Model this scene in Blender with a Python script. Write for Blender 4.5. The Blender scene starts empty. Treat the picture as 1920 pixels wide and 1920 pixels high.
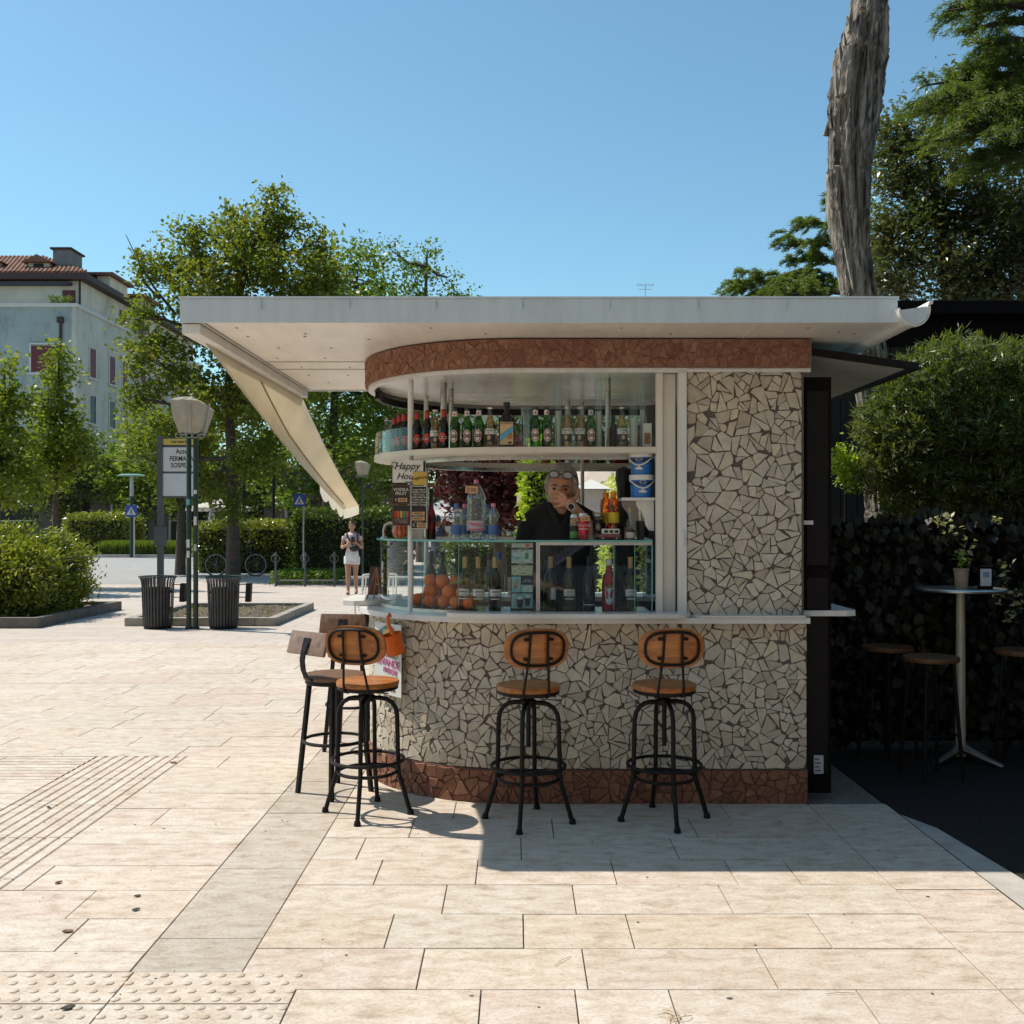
import bpy, bmesh, math, random
import numpy as np
from mathutils import Vector, Matrix
random.seed(7); np.random.seed(7)
sc = bpy.context.scene
C = sc.collection
# ---------------- camera, sky, sun, exposure ----------------
EYE = 1.6
cam = bpy.data.objects.new('camera', bpy.data.cameras.new('camera')); C.objects.link(cam)
cam.location = (0, 0, EYE); cam.rotation_euler = (math.radians(90), 0, 0)
cam.data.sensor_width = 36; cam.data.lens = 36; cam.data.clip_start = 0.05; cam.data.clip_end = 2000
cam.data.shift_x = -8/1920; cam.data.shift_y = 19/1920
sc.camera = cam
LX, LY = 0.61, -0.237                       # horizontal travel of sunlight per metre of fall
ELEV = math.atan2(1, math.hypot(LX, LY))
world = bpy.data.worlds.new('World'); sc.world = world; world.use_nodes = True
wn = world.node_tree; wn.nodes.clear()
sky = wn.nodes.new('ShaderNodeTexSky'); sky.sky_type = 'NISHITA'; sky.sun_disc = False
sky.sun_elevation = ELEV; sky.sun_rotation = math.atan2(-LX, -LY) % (2*math.pi)
sky.air_density = 1.0; sky.dust_density = 0.5; sky.ozone_density = 0.4; sky.altitude = 0
bg = wn.nodes.new('ShaderNodeBackground'); bg.inputs[1].default_value = 0.122
wo = wn.nodes.new('ShaderNodeOutputWorld')
tint = wn.nodes.new('ShaderNodeMix'); tint.data_type = 'RGBA'; tint.blend_type = 'MULTIPLY'; tint.inputs[0].default_value = 1.0
tint.inputs[7].default_value = (0.82, 1.12, 1.10, 1)      # the clear cyan cast of this sky, the same all over
wn.links.new(sky.outputs[0], tint.inputs[6]); wn.links.new(tint.outputs[2], bg.inputs[0]); wn.links.new(bg.outputs[0], wo.inputs[0])
sl = bpy.data.lights.new('sun', 'SUN'); sl.energy = 5.0; sl.angle = math.radians(0.5); sl.color = (1.0, 0.925, 0.81)
so = bpy.data.objects.new('sun', sl); C.objects.link(so)
so.rotation_euler = Vector((LX, LY, -1)).to_track_quat('-Z', 'Y').to_euler()
so.location = (-10, 4, 20)
vs = sc.view_settings; vs.view_transform = 'Standard'; vs.look = 'None'; vs.exposure = 0.24; vs.gamma = 1.0
sc.cycles.max_bounces = 10; sc.cycles.transparent_max_bounces = 24
sc.cycles.caustics_reflective = False; sc.cycles.caustics_refractive = False
sc.cycles.sample_clamp_indirect = 6.0

# ---------------- helpers ----------------
def W(px, py, Y):                            # photograph pixel + real distance -> real place
    return Vector(((px-968)/1920*Y, Y, EYE-(py-979)/1920*Y))
def GX(px, Y): return (px-968)/1920*Y
def R(a): return math.radians(a)

class MB:
    def __init__(s): s.v = []; s.f = []
    def add(s, vs_, fs_):
        o = len(s.v); s.v += [tuple(p) for p in vs_]; s.f += [tuple(o+i for i in f) for f in fs_]; return s
    def box(s, x0, x1, y0, y1, z0, z1, M=None):
        p = [Vector(q) for q in ((x0,y0,z0),(x1,y0,z0),(x1,y1,z0),(x0,y1,z0),(x0,y0,z1),(x1,y0,z1),(x1,y1,z1),(x0,y1,z1))]
        if M: p = [M @ q for q in p]
        return s.add(p, [(0,3,2,1),(4,5,6,7),(0,1,5,4),(1,2,6,5),(2,3,7,6),(3,0,4,7)])
    def bbox(s, x0, x1, y0, y1, z0, z1, b=0.004, M=None):       # box with chamfered edges
        bm = bmesh.new(); bmesh.ops.create_cube(bm, size=1)
        for v in bm.verts: v.co = Vector(((x0+x1)/2+v.co.x*(x1-x0), (y0+y1)/2+v.co.y*(y1-y0), (z0+z1)/2+v.co.z*(z1-z0)))
        bmesh.ops.bevel(bm, geom=bm.edges[:], offset=b, segments=2, affect='EDGES', profile=0.6)
        return s.bm(bm, M)
    def bm(s, bm, M=None):
        bm.verts.index_update()
        s.add([(M @ v.co) if M else v.co for v in bm.verts], [[v.index for v in f.verts] for f in bm.faces]); bm.free(); return s
    def tube(s, pts, r, n=8, cap=True, closed=False):
        pts = [Vector(p) for p in pts]; m = len(pts)
        rs = r if isinstance(r, (list, tuple)) else [r]*m
        up = None; rings = []
        for i, p in enumerate(pts):
            if closed: t = pts[(i+1) % m]-pts[i-1]
            elif i == 0: t = pts[1]-pts[0]
            elif i == m-1: t = pts[-1]-pts[-2]
            else: t = (pts[i+1]-p).normalized()+(p-pts[i-1]).normalized()
            if t.length < 1e-9: t = Vector((0,0,1))
            t.normalize()
            if up is None:
                up = t.orthogonal().normalized()
            up = (up-t*up.dot(t));
            if up.length < 1e-6: up = t.orthogonal()
            up.normalize(); sd = t.cross(up)
            rings.append([p+(up*math.cos(2*math.pi*k/n)+sd*math.sin(2*math.pi*k/n))*rs[i] for k in range(n)])
        vs_ = [q for rg in rings for q in rg]; fs_ = []
        for i in range(m if closed else m-1):
            a, b = i*n, ((i+1) % m)*n
            for k in range(n): fs_.append((a+k, a+(k+1) % n, b+(k+1) % n, b+k))
        if cap and not closed: fs_ += [tuple(range(n-1,-1,-1)), tuple((m-1)*n+k for k in range(n))]
        return s.add(vs_, fs_)
    def lathe(s, prof, n=20, M=None, cap=True, arc=None, off=0.0):
        vs_ = []; fs_ = []
        full = arc is None; a1 = 2*math.pi if full else arc; cn = n if full else n+1
        for r, z in prof:
            for k in range(cn):
                a = off+a1*k/n; q = Vector((r*math.cos(a), r*math.sin(a), z)); vs_.append(M @ q if M else q)
        for i in range(len(prof)-1):
            for k in range(n):
                k2 = (k+1) % cn
                fs_.append((i*cn+k, i*cn+k2, (i+1)*cn+k2, (i+1)*cn+k))
        if cap and full:
            if prof[0][0] > 1e-5: fs_.append(tuple(range(n-1,-1,-1)))
            if prof[-1][0] > 1e-5: fs_.append(tuple((len(prof)-1)*n+k for k in range(n)))
        return s.add(vs_, fs_)
    def ball(s, c, r, n=12, m=8, sc_=(1,1,1)):
        prof = [(max(1e-4, math.sin(math.pi*i/m)), -math.cos(math.pi*i/m)) for i in range(m+1)]
        M = Matrix.Translation(c) @ Matrix.Diagonal((r*sc_[0], r*sc_[1], r*sc_[2], 1))
        return s.lathe(prof, n, M, cap=False)
    def prism(s, poly, d, fn=None):                # 2D polygon (x,z) extruded along y by d
        n = len(poly); a = [Vector((p[0], 0, p[1])) for p in poly]; b = [Vector((p[0], d, p[1])) for p in poly]
        vs_ = a+b
        if fn: vs_ = [fn(q) for q in vs_]
        return s.add(vs_, [tuple(range(n)), tuple(range(2*n-1, n-1, -1))]+[(i, n+i, n+(i+1) % n, (i+1) % n) for i in range(n)])
    def slab(s, poly, z0, z1, ch=0.0):             # 2D polygon (x,y) extruded along z
        n = len(poly)
        vs_ = [(p[0], p[1], z0) for p in poly]+[(p[0], p[1], z1) for p in poly]
        return s.add(vs_, [tuple(range(n-1,-1,-1)), tuple(range(n, 2*n))]+[(i, (i+1) % n, n+(i+1) % n, n+i) for i in range(n)])
    def build(s, name, mat, parent=None, smooth=False, recalc=True):
        me = bpy.data.meshes.new(name); me.from_pydata(s.v, [], s.f); me.update()
        if recalc:
            bm = bmesh.new(); bm.from_mesh(me); bmesh.ops.recalc_face_normals(bm, faces=bm.faces[:]); bm.to_mesh(me); bm.free()
        return link(name, me, mat, parent, smooth)
def link(name, me, mat, parent=None, smooth=False):
    o = bpy.data.objects.new(name, me); C.objects.link(o)
    if mat is not None: me.materials.append(mat)
    if smooth:
        me.shade_smooth()
        if smooth != 'full': me.set_sharp_from_angle(angle=R(38))
    if parent is not None: o.parent = parent
    return o
def tag(o, label=None, cat=None, group=None, kind=None):
    if label: o['label'] = label
    if cat: o['category'] = cat
    if group: o['group'] = group
    if kind: o['kind'] = kind
    return o
def thing(name, label, cat, loc=(0,0,0), rz=0.0, group=None):
    o = bpy.data.objects.new(name, None); C.objects.link(o); o.empty_display_size = 0.1
    o.location = loc; o.rotation_euler = (0, 0, rz)
    return tag(o, label, cat, group)
def dup(o, loc=None, rz=None, label=None, group=None, parent=None, scale=None):
    c = o.copy(); C.objects.link(c)
    if parent is not None: c.parent = parent
    for ch in list(o.children):
        dup(ch, parent=c)
    if loc is not None: c.location = loc
    if rz is not None: c.rotation_euler = (0, 0, rz)
    if label: c['label'] = label
    if group: c['group'] = group
    if scale: c.scale = (scale,)*3
    return c
def mesh_np(name, V, F, mat, parent=None, smooth=False):   # numpy vertices, equal-size faces
    me = bpy.data.meshes.new(name); n = F.shape[1]
    me.vertices.add(len(V)); me.vertices.foreach_set('co', np.ascontiguousarray(V, np.float32).ravel())
    me.loops.add(F.size); me.loops.foreach_set('vertex_index', np.ascontiguousarray(F, np.int32).ravel())
    me.polygons.add(len(F)); me.polygons.foreach_set('loop_start', np.arange(0, F.size, n, dtype=np.int32))
    me.update(calc_edges=True); me.validate()
    return link(name, me, mat, parent, smooth)
def text(s, size, mat, parent, loc, rot=(math.pi/2,0,0), name='lettering', align='CENTER', shear=0.0, depth=0.0008, sx=1.0, bold=0.0):
    cu = bpy.data.curves.new(name, 'FONT'); cu.body = s; cu.size = size; cu.align_x = align; cu.align_y = 'CENTER'
    cu.shear = shear; cu.extrude = depth; cu.resolution_u = 3; cu.offset = bold; cu.space_line = 0.9
    t = bpy.data.objects.new(name, cu); C.objects.link(t)
    bpy.context.view_layer.update()
    me = bpy.data.meshes.new_from_object(t.evaluated_get(bpy.context.evaluated_depsgraph_get()))
    bpy.data.objects.remove(t); bpy.data.curves.remove(cu)
    o = link(name, me, mat, parent); me.name = name
    o.location = loc; o.rotation_euler = rot; o.scale = (sx, 1, 1)
    return o

# ---------------- materials ----------------
def nodes(name):
    m = bpy.data.materials.new(name); m.use_nodes = True; nt = m.node_tree; nt.nodes.clear()
    out = nt.nodes.new('ShaderNodeOutputMaterial'); return m, nt, out
def noise(nt, scale, detail=4, rough=0.55, vec=None, dist=0.0):
    n = nt.nodes.new('ShaderNodeTexNoise'); n.inputs['Scale'].default_value = scale; n.inputs['Detail'].default_value = detail
    n.inputs['Roughness'].default_value = rough; n.inputs['Distortion'].default_value = dist
    if vec: nt.links.new(vec, n.inputs['Vector'])
    return n.outputs['Fac']
def pos(nt, scale=(1,1,1), obj=False):
    if obj:
        g = nt.nodes.new('ShaderNodeTexCoord'); o = g.outputs['Object']
    else:
        g = nt.nodes.new('ShaderNodeNewGeometry'); o = g.outputs['Position']
    mp = nt.nodes.new('ShaderNodeMapping'); mp.inputs['Scale'].default_value = scale
    nt.links.new(o, mp.inputs['Vector']); return mp.outputs['Vector']
def math_(nt, op, a, b=None, clamp=False):
    n = nt.nodes.new('ShaderNodeMath'); n.operation = op; n.use_clamp = clamp
    for i, x in enumerate((a, b)):
        if x is None: continue
        if isinstance(x, (int, float)): n.inputs[i].default_value = x
        else: nt.links.new(x, n.inputs[i])
    return n.outputs[0]
def rnd(nt):                                      # one random number for each separate piece
    g = nt.nodes.new('ShaderNodeNewGeometry'); oi = nt.nodes.new('ShaderNodeObjectInfo')
    return math_(nt, 'FRACT', math_(nt, 'ADD', g.outputs['Random Per Island'], oi.outputs['Random']))
def ramp(nt, fac, cols, pos_=None):
    r = nt.nodes.new('ShaderNodeValToRGB'); e = r.color_ramp.elements
    n = len(cols); pos_ = pos_ or [i/(n-1) for i in range(n)]
    while len(e) < n: e.new(0.5)
    for i, c in enumerate(cols): e[i].position = pos_[i]; e[i].color = (c[0], c[1], c[2], 1)
    nt.links.new(fac, r.inputs[0]); return r.outputs[0]
def mixc(nt, fac, a, b, mode='MIX'):
    n = nt.nodes.new('ShaderNodeMix'); n.data_type = 'RGBA'; n.blend_type = mode
    for k, x in ((0, fac), (6, a), (7, b)):
        if isinstance(x, (int, float)): n.inputs[k].default_value = x
        elif isinstance(x, (tuple, list)): n.inputs[k].default_value = (x[0], x[1], x[2], 1)
        else: nt.links.new(x, n.inputs[k])
    return n.outputs[2]
def bsdf(nt, out, col, rough=0.5, metal=0.0, spec=0.5, bump=None, bstr=0.3, bdist=0.01, **kw):
    b = nt.nodes.new('ShaderNodeBsdfPrincipled')
    for k, x in (('Base Color', col), ('Roughness', rough), ('Metallic', metal), ('Specular IOR Level', spec)):
        if isinstance(x, (int, float)): b.inputs[k].default_value = x
        elif isinstance(x, (tuple, list)): b.inputs[k].default_value = (x[0], x[1], x[2], 1)
        else: nt.links.new(x, b.inputs[k])
    for k, x in kw.items(): b.inputs[k.replace('_', ' ')].default_value = x
    if bump is not None:
        bp = nt.nodes.new('ShaderNodeBump'); bp.inputs['Strength'].default_value = bstr; bp.inputs['Distance'].default_value = bdist
        nt.links.new(bump, bp.inputs['Height']); nt.links.new(bp.outputs[0], b.inputs['Normal'])
    nt.links.new(b.outputs[0], out.inputs[0]); return b
MATS = {}
def plain(name, col, rough=0.5, metal=0.0, var=0.12, scale=8.0, bump=0.0, bscale=60.0, spec=0.5, obj=False, grime=0.0, **kw):
    if name in MATS: return MATS[name]
    m, nt, out = nodes(name)
    p = pos(nt, obj=obj); n1 = noise(nt, scale, 5, 0.6, p)
    c = ramp(nt, n1, [[x*(1-var) for x in col], [min(1, x*(1+var)) for x in col]], [0.3, 0.7])
    if grime:                                     # rain streaks and smudges
        c = mixc(nt, 1.0, c, ramp(nt, noise(nt, 1.0, 5, 0.7, pos(nt, (16, 3, 1.2))), [(1-grime,)*3, (1,)*3], [0.36, 0.56]), 'MULTIPLY'); c = mixc(nt, 1.0, c, ramp(nt, noise(nt, 2.6, 6, 0.7, p), [(1-grime*.8,)*3, (1,)*3], [0.34, 0.5]), 'MULTIPLY')
    rr = math_(nt, 'ADD', math_(nt, 'MULTIPLY', noise(nt, scale*2.3, 3, 0.5, p), 0.2), rough-0.1)
    bsdf(nt, out, c, rr, metal, spec, noise(nt, bscale, 3, 0.5, p) if bump else None, bump, 0.004, **kw)
    MATS[name] = m; return m
def pieces(name, cols, rough=0.7, var=0.2, scale=30.0, bump=0.3, stretch=(1,1,1), poscols=None, bscale=None, spec=0.4):
    m, nt, out = nodes(name)                      # each piece draws its own colour from the ramp
    r = rnd(nt); p = pos(nt, stretch); n1 = noise(nt, scale, 6, 0.65, p)
    base = ramp(nt, r, cols, poscols)
    k = math_(nt, 'ADD', math_(nt, 'MULTIPLY', n1, 2*var), 1-var)
    c = mixc(nt, 1.0, base, ramp(nt, n1, [[1-var*1.3]*3, [1+0*var]*3], [0.25, 0.7]), 'MULTIPLY')
    bsdf(nt, out, c, rough, 0, spec, noise(nt, bscale or scale*2.5, 5, 0.6, p), bump, 0.004)
    return m
def leafmat(name, cols, gloss=0.4, trans=0.45, spec=0.28):
    m, nt, out = nodes(name)
    g = nt.nodes.new('ShaderNodeNewGeometry'); r = g.outputs['Random Per Island']
    cols = [[x*1.35 for x in c_] for c_ in cols]; big = noise(nt, 0.9, 2, 0.5, pos(nt))
    c = mixc(nt, 0.35, ramp(nt, r, cols), ramp(nt, big, [cols[0], cols[-1]], [0.35, 0.65]))
    b = nt.nodes.new('ShaderNodeBsdfPrincipled'); nt.links.new(c, b.inputs['Base Color'])
    b.inputs['Roughness'].default_value = gloss; b.inputs['Specular IOR Level'].default_value = spec
    t = nt.nodes.new('ShaderNodeBsdfTranslucent'); nt.links.new(mixc(nt, 1.0, c, (1.5, 1.6, 0.55), 'MULTIPLY'), t.inputs['Color'])
    mx = nt.nodes.new('ShaderNodeMixShader'); mx.inputs[0].default_value = trans
    nt.links.new(b.outputs[0], mx.inputs[1]); nt.links.new(t.outputs[0], mx.inputs[2]); nt.links.new(mx.outputs[0], out.inputs[0])
    return m
def seeglass(name, tint=(0.9, 0.96, 0.95), rough=0.0, mn=0.016):   # thin pane: see-through plus mirror by angle
    m, nt, out = nodes(name)
    t = nt.nodes.new('ShaderNodeBsdfTransparent'); t.inputs[0].default_value = (*tint, 1)
    g = nt.nodes.new('ShaderNodeBsdfGlossy'); g.inputs['Roughness'].default_value = rough; g.inputs[0].default_value = (0.95, 0.97, 1, 1)
    ge = nt.nodes.new('ShaderNodeNewGeometry'); dt = nt.nodes.new('ShaderNodeVectorMath'); dt.operation = 'DOT_PRODUCT'
    nt.links.new(ge.outputs['Normal'], dt.inputs[0]); nt.links.new(ge.outputs['Incoming'], dt.inputs[1])
    fr = math_(nt, 'POWER', math_(nt, 'SUBTRACT', 1.0, math_(nt, 'ABSOLUTE', dt.outputs['Value'])), 5.0)   # Schlick's law
    mx = nt.nodes.new('ShaderNodeMixShader'); nt.links.new(math_(nt, 'ADD', math_(nt, 'MULTIPLY', fr, 0.9), mn, True), mx.inputs[0])
    nt.links.new(t.outputs[0], mx.inputs[1]); nt.links.new(g.outputs[0], mx.inputs[2]); nt.links.new(mx.outputs[0], out.inputs[0])
    return m
def cloth(name, col, trans=0.4, scale=3.0, var=0.06):
    m, nt, out = nodes(name); p = pos(nt)
    c = ramp(nt, noise(nt, scale, 4, 0.6, p), [[x*(1-var) for x in col], [min(1, x*(1+var)) for x in col]], [0.3, 0.7])
    d = nt.nodes.new('ShaderNodeBsdfDiffuse'); nt.links.new(c, d.inputs[0])
    t = nt.nodes.new('ShaderNodeBsdfTranslucent'); nt.links.new(c, t.inputs[0])
    bp = nt.nodes.new('ShaderNodeBump'); bp.inputs['Strength'].default_value = 0.15; bp.inputs['Distance'].default_value = 0.01
    nt.links.new(noise(nt, 25, 4, 0.6, p), bp.inputs['Height']); nt.links.new(bp.outputs[0], d.inputs['Normal'])
    mx = nt.nodes.new('ShaderNodeMixShader'); mx.inputs[0].default_value = trans
    nt.links.new(d.outputs[0], mx.inputs[1]); nt.links.new(t.outputs[0], mx.inputs[2]); nt.links.new(mx.outputs[0], out.inputs[0])
    return m
def wood(name, cols, scale=(3, 40, 40), rough=0.45):
    m, nt, out = nodes(name); p = pos(nt, scale, obj=True)
    n1 = noise(nt, 1.0, 6, 0.65, p, 0.6)
    c = ramp(nt, n1, cols, [0.3+0.4*i/(len(cols)-1) for i in range(len(cols))])
    bsdf(nt, out, c, rough, 0, 0.5, n1, 0.2, 0.003)
    return m
white_metal = plain('white_painted_metal', (0.76, 0.75, 0.72), 0.38, var=0.05, scale=3, grime=0.12)
soffit_mat = plain('soffit_board', (0.86, 0.82, 0.75), 0.35, var=0.05, scale=2.2, grime=0.08)
fascia_mat = plain('fascia_aluminium', (0.60, 0.68, 0.72), 0.4, var=0.03, scale=4, grime=0.09)
offwhite = plain('off_white_paint', (0.72, 0.69, 0.62), 0.45, var=0.05, scale=4)
black_metal = plain('black_metal', (0.010, 0.008, 0.008), 0.55, 0.0, var=0.25, scale=20, bump=0.1, bscale=90, spec=0.22)
black_paint = plain('black_panel', (0.007, 0.005, 0.005), 0.85, var=0.3, scale=5, spec=0.15)
steel = plain('brushed_steel', (0.55, 0.53, 0.50), 0.28, 1.0, var=0.08, scale=10)
aluminium = plain('aluminium', (0.62, 0.62, 0.60), 0.35, 1.0, var=0.06, scale=10)
mortar = plain('mortar', (0.115, 0.095, 0.082), 0.9, var=0.3, scale=40, bump=0.5, bscale=200)
stone_mat = pieces('cream_stone', [(0.47,0.41,0.33), (0.61,0.54,0.43), (0.68,0.61,0.50), (0.55,0.50,0.42), (0.70,0.62,0.48), (0.48,0.40,0.31), (0.65,0.60,0.52)], 0.65, 0.24, 22, 0.35)
band_mat = pieces('rose_stone', [(0.29,0.125,0.075), (0.37,0.175,0.11), (0.32,0.15,0.10), (0.42,0.215,0.14), (0.30,0.115,0.07)], 0.7, 0.45, 40, 0.6)
bandmortar = plain('rose_mortar', (0.23, 0.115, 0.08), 0.9, var=0.3, scale=40, bump=0.5, bscale=200)
redstone_mat = pieces('red_stone', [(0.22,0.088,0.050), (0.32,0.135,0.075), (0.26,0.11,0.068), (0.37,0.175,0.105), (0.24,0.085,0.052)], 0.6, 0.35, 26, 0.45)
redmortar = plain('red_mortar', (0.13, 0.065, 0.048), 0.9, var=0.3, scale=40, bump=0.5, bscale=200)
pane_mat = seeglass('window_glass', (0.93, 0.965, 0.96))
glassedge = plain('glass_edge', (0.16, 0.42, 0.38), 0.15, var=0.1, scale=6)
paper = plain('paper', (0.72, 0.70, 0.66), 0.7, var=0.04, scale=10)
ink = plain('ink', (0.015, 0.014, 0.016), 0.6, var=0.1)
chalk = plain('chalk_white', (0.62, 0.58, 0.5), 0.8, var=0.1, scale=60)
# ---------------- ground, road, paving ----------------
def travertine(name='travertine', gain=0.95):
    m, nt, out = nodes(name)
    r = rnd(nt); p = pos(nt, (2.4, 5.2, 1)); pw = pos(nt)
    n1 = noise(nt, 3.2, 8, 0.68, p, 0.5); n2 = noise(nt, 70, 4, 0.7, pos(nt, (1, 2.2, 1)))
    n3 = noise(nt, 0.55, 3, 0.5, pw)
    base = ramp(nt, r, [[q*gain for q in c_] for c_ in ((0.61,0.53,0.46), (0.65,0.585,0.52), (0.62,0.535,0.45), (0.67,0.605,0.54), (0.61,0.515,0.455), (0.64,0.578,0.51), (0.605,0.55,0.485))])
    c = mixc(nt, 1.0, base, ramp(nt, n1, [(0.64,0.57,0.51), (0.88,0.835,0.78), (1.0,1.0,0.99)], [0.30, 0.46, 0.60]), 'MULTIPLY')
    c = mixc(nt, 1.0, c, ramp(nt, n2, [(0.72,0.69,0.66), (1,1,1)], [0.34, 0.52]), 'MULTIPLY')
    c = mixc(nt, 1.0, c, ramp(nt, n3, [(0.90,0.89,0.87), (1,1,1)], [0.35, 0.6]), 'MULTIPLY')
    st = noise(nt, 5.5, 6, 0.75, pw, 1.0)                      # scattered darker traffic stains
    c = mixc(nt, 1.0, c, ramp(nt, st, [(1,1,1), (1,1,1), (0.80,0.77,0.73)], [0.0, 0.60, 0.76]), 'MULTIPLY')
    bsdf(nt, out, c, 0.72, 0, 0.35, n2, 0.25, 0.003)
    return m
trav = travertine(); trav_grey = travertine('grey_limestone', 0.78)
joint_mat = plain('paving_joint', (0.17, 0.145, 0.125), 0.95, var=0.3, scale=30, bump=0.4, bscale=200)
asphalt = plain('asphalt', (0.034, 0.030, 0.028), 0.95, var=0.35, scale=60, bump=0.8, bscale=220, spec=0.1)
road_mat = plain('road_asphalt', (0.30, 0.295, 0.29), 0.85, var=0.12, scale=1.4, bump=0.3, bscale=60)
concrete = plain('concrete_kerb', (0.40, 0.37, 0.33), 0.85, var=0.2, scale=6, bump=0.4, bscale=60)
soil = plain('soil', (0.095, 0.068, 0.045), 0.95, var=0.5, scale=9, bump=1.0, bscale=25)
earth = plain('ground_earth', (0.20, 0.19, 0.16), 0.95, var=0.2, scale=0.5)

g = MB().add([(-900,-300,-0.06),(900,-300,-0.06),(900,1500,-0.06),(-900,1500,-0.06)], [(0,1,2,3)]).build('ground', earth); tag(g, 'bare ground reaching the horizon', 'ground', kind='structure')
pv = MB().add([(-60,-12,-0.008),(2.094,-12,-0.008),(2.094,7.9,-0.008),(2.094,14,-0.008),(14,14,-0.008),(14,60,-0.008),(-60,60,-0.008)], [(0,1,2,3,4,5,6)]).build('pavement', joint_mat)
tag(pv, 'pale travertine slab pavement of the square', 'pavement', kind='structure')
asp = MB().add([(2.1,-12,-0.004),(60,-12,-0.004),(60,14,-0.004),(2.1,14,-0.004)], [(0,1,2,3)]).build('asphalt_yard', asphalt)
tag(asp, 'dark asphalt strip beside the kiosk', 'asphalt', kind='structure')
conc = MB().add([(2.1,-12,0.001),(2.33,-12,0.001),(2.33,3.9,0.001),(2.20,5.35,0.001),(2.1,5.6,0.001)], [(0,1,2,3,4)]).build('concrete_edge', concrete, asp)

slab_cache = {}
def slabmesh(w, d, grey=False, t=0.012):
    k = (round(w, 3), round(d, 3), grey)
    if k not in slab_cache:
        e = 0.0024; b = 0.0015
        mb = MB(); x = w/2-e; y = d/2-e
        vs_ = [(-x,-y,-t),(x,-y,-t),(x,y,-t),(-x,y,-t)]+[(-x,-y,-b),(x,-y,-b),(x,y,-b),(-x,y,-b)]+[(-x+b,-y+b,0),(x-b,-y+b,0),(x-b,y-b,0),(-x+b,y-b,0)]
        fs_ = [(8,9,10,11)]+[(i,(i+1)%4,4+(i+1)%4,4+i) for i in range(4)]+[(4+i,4+(i+1)%4,8+(i+1)%4,8+i) for i in range(4)]
        mb.add(vs_, fs_)
        me = bpy.data.meshes.new('paving_slab'); me.from_pydata(mb.v, [], mb.f); me.materials.append(trav_grey if grey else trav); slab_cache[k] = (me, mb)
    return slab_cache[k]
slabs = []
def slab(x0, x1, y0, y1): slabs.append((x0, x1, y0, y1))
XA, XB, XC, XD = -1.373, -0.973, 1.650, 2.094
rowY = [3.163+0.3365*i for i in range(8)]          # rows in front of the kiosk with the joints as they lie
cuts = [[-.12,.20,.52,1.16],[-.342,.246,.899],[-.496,.028,.445,1.187],[-.304,.246,.888],[-.63,-.18,.445,.98,1.26],[-.76,.024,.775],[-.545,.19,.925]]
for i, cu in enumerate(cuts):
    y0, y1 = rowY[i], rowY[i+1]
    e = [(-0.752 if y1 < 3.6 else XB)]+cu+[XC]
    for a, b in zip(e, e[1:]): slab(a, b, y0, y1)
rg = random.Random(3)
def row(xa, xb, y0, y1, lo=0.55, hi=1.05):
    x = xa-rg.uniform(0, 0.5)
    while x < xb-1e-6:
        n = x+rg.uniform(lo, hi)
        if xb-n < 0.25: n = xb
        if n > xa: slab(max(x, xa), min(n, xb), y0, y1)
        x = n
for y in (2.826, 2.49, 2.153): row(-0.752, XC, y, y+0.3365)
# behind that, under and beside the kiosk
y = rowY[-1]
while y < 9.8: row(XB, XC if y > 7.9 or y < 5.7 else (0.2 if y < 6.2 else -0.55), y, y+0.336); y += 0.336
# right border strip and left guide strip
for a, b in ((2.0,2.75),(2.75,3.50),(3.50,3.99),(3.99,4.45),(4.45,4.99),(4.99,5.80)): slab(XC, XD, a, b)
for a, b in ((3.635,3.93),(3.93,4.72),(4.72,5.31),(5.31,5.62),(5.62,6.3),(6.3,7.0),(7.0,7.6),(7.6,8.4),(8.4,9.1),(9.1,9.8)): slab(XA, XB, a, b)
# left field: rows of long slabs, interrupted by the grooved guide band
ly = 3.635; first = [3.635, 3.806]; y = 3.806
lrows = [(3.635, 3.806)]
while y < 13.4: lrows.append((y, y+0.3175)); y += 0.3175
GX0, GX1, GY0, GY1 = -2.86, -2.24, 6.346, 6.981
def leftrow(y0, y1):
    xl = -0.55*y1-0.6
    if y1 <= GY0+0.02: row(max(xl, -12) if xl < GX0 else GX0, GX0, y0, y1) if xl < GX0-0.05 else None; row(GX1, XA, y0, y1)
    elif y0 < GY1-0.02: row(GX1, XA, y0, y1)
    else: row(xl, XA, y0, y1)
for y0, y1 in lrows: leftrow(y0, y1)
y = 9.8
while y < 13.4: row(XA, 0.0, y, y+0.3175); y += 0.3175
def areas(s): return (s[1]-s[0])*(s[3]-s[2])/((s[2]+s[3])/2)**3
slabs.sort(key=areas, reverse=True)
rest = MB()
for i, (a, b, y0, y1) in enumerate(slabs):
    me, mb = slabmesh(b-a, y1-y0, abs(a-XA) < 1e-6 and abs(b-XB) < 1e-6); c = Vector(((a+b)/2, (y0+y1)/2, rg.uniform(0.002, 0.0045)))
    if i < 300:
        o = bpy.data.objects.new('paving_slab', me); C.objects.link(o); o.parent = pv; o.location = c
        o.rotation_euler = (rg.gauss(0, 0.0012), rg.gauss(0, 0.0012), rg.gauss(0, 0.001))
    else: rest.add([Vector(q)+c for q in mb.v], mb.f)
if rest.v: tag(rest.build('distant_slabs', trav, pv, recalc=False), kind='stuff')
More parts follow.
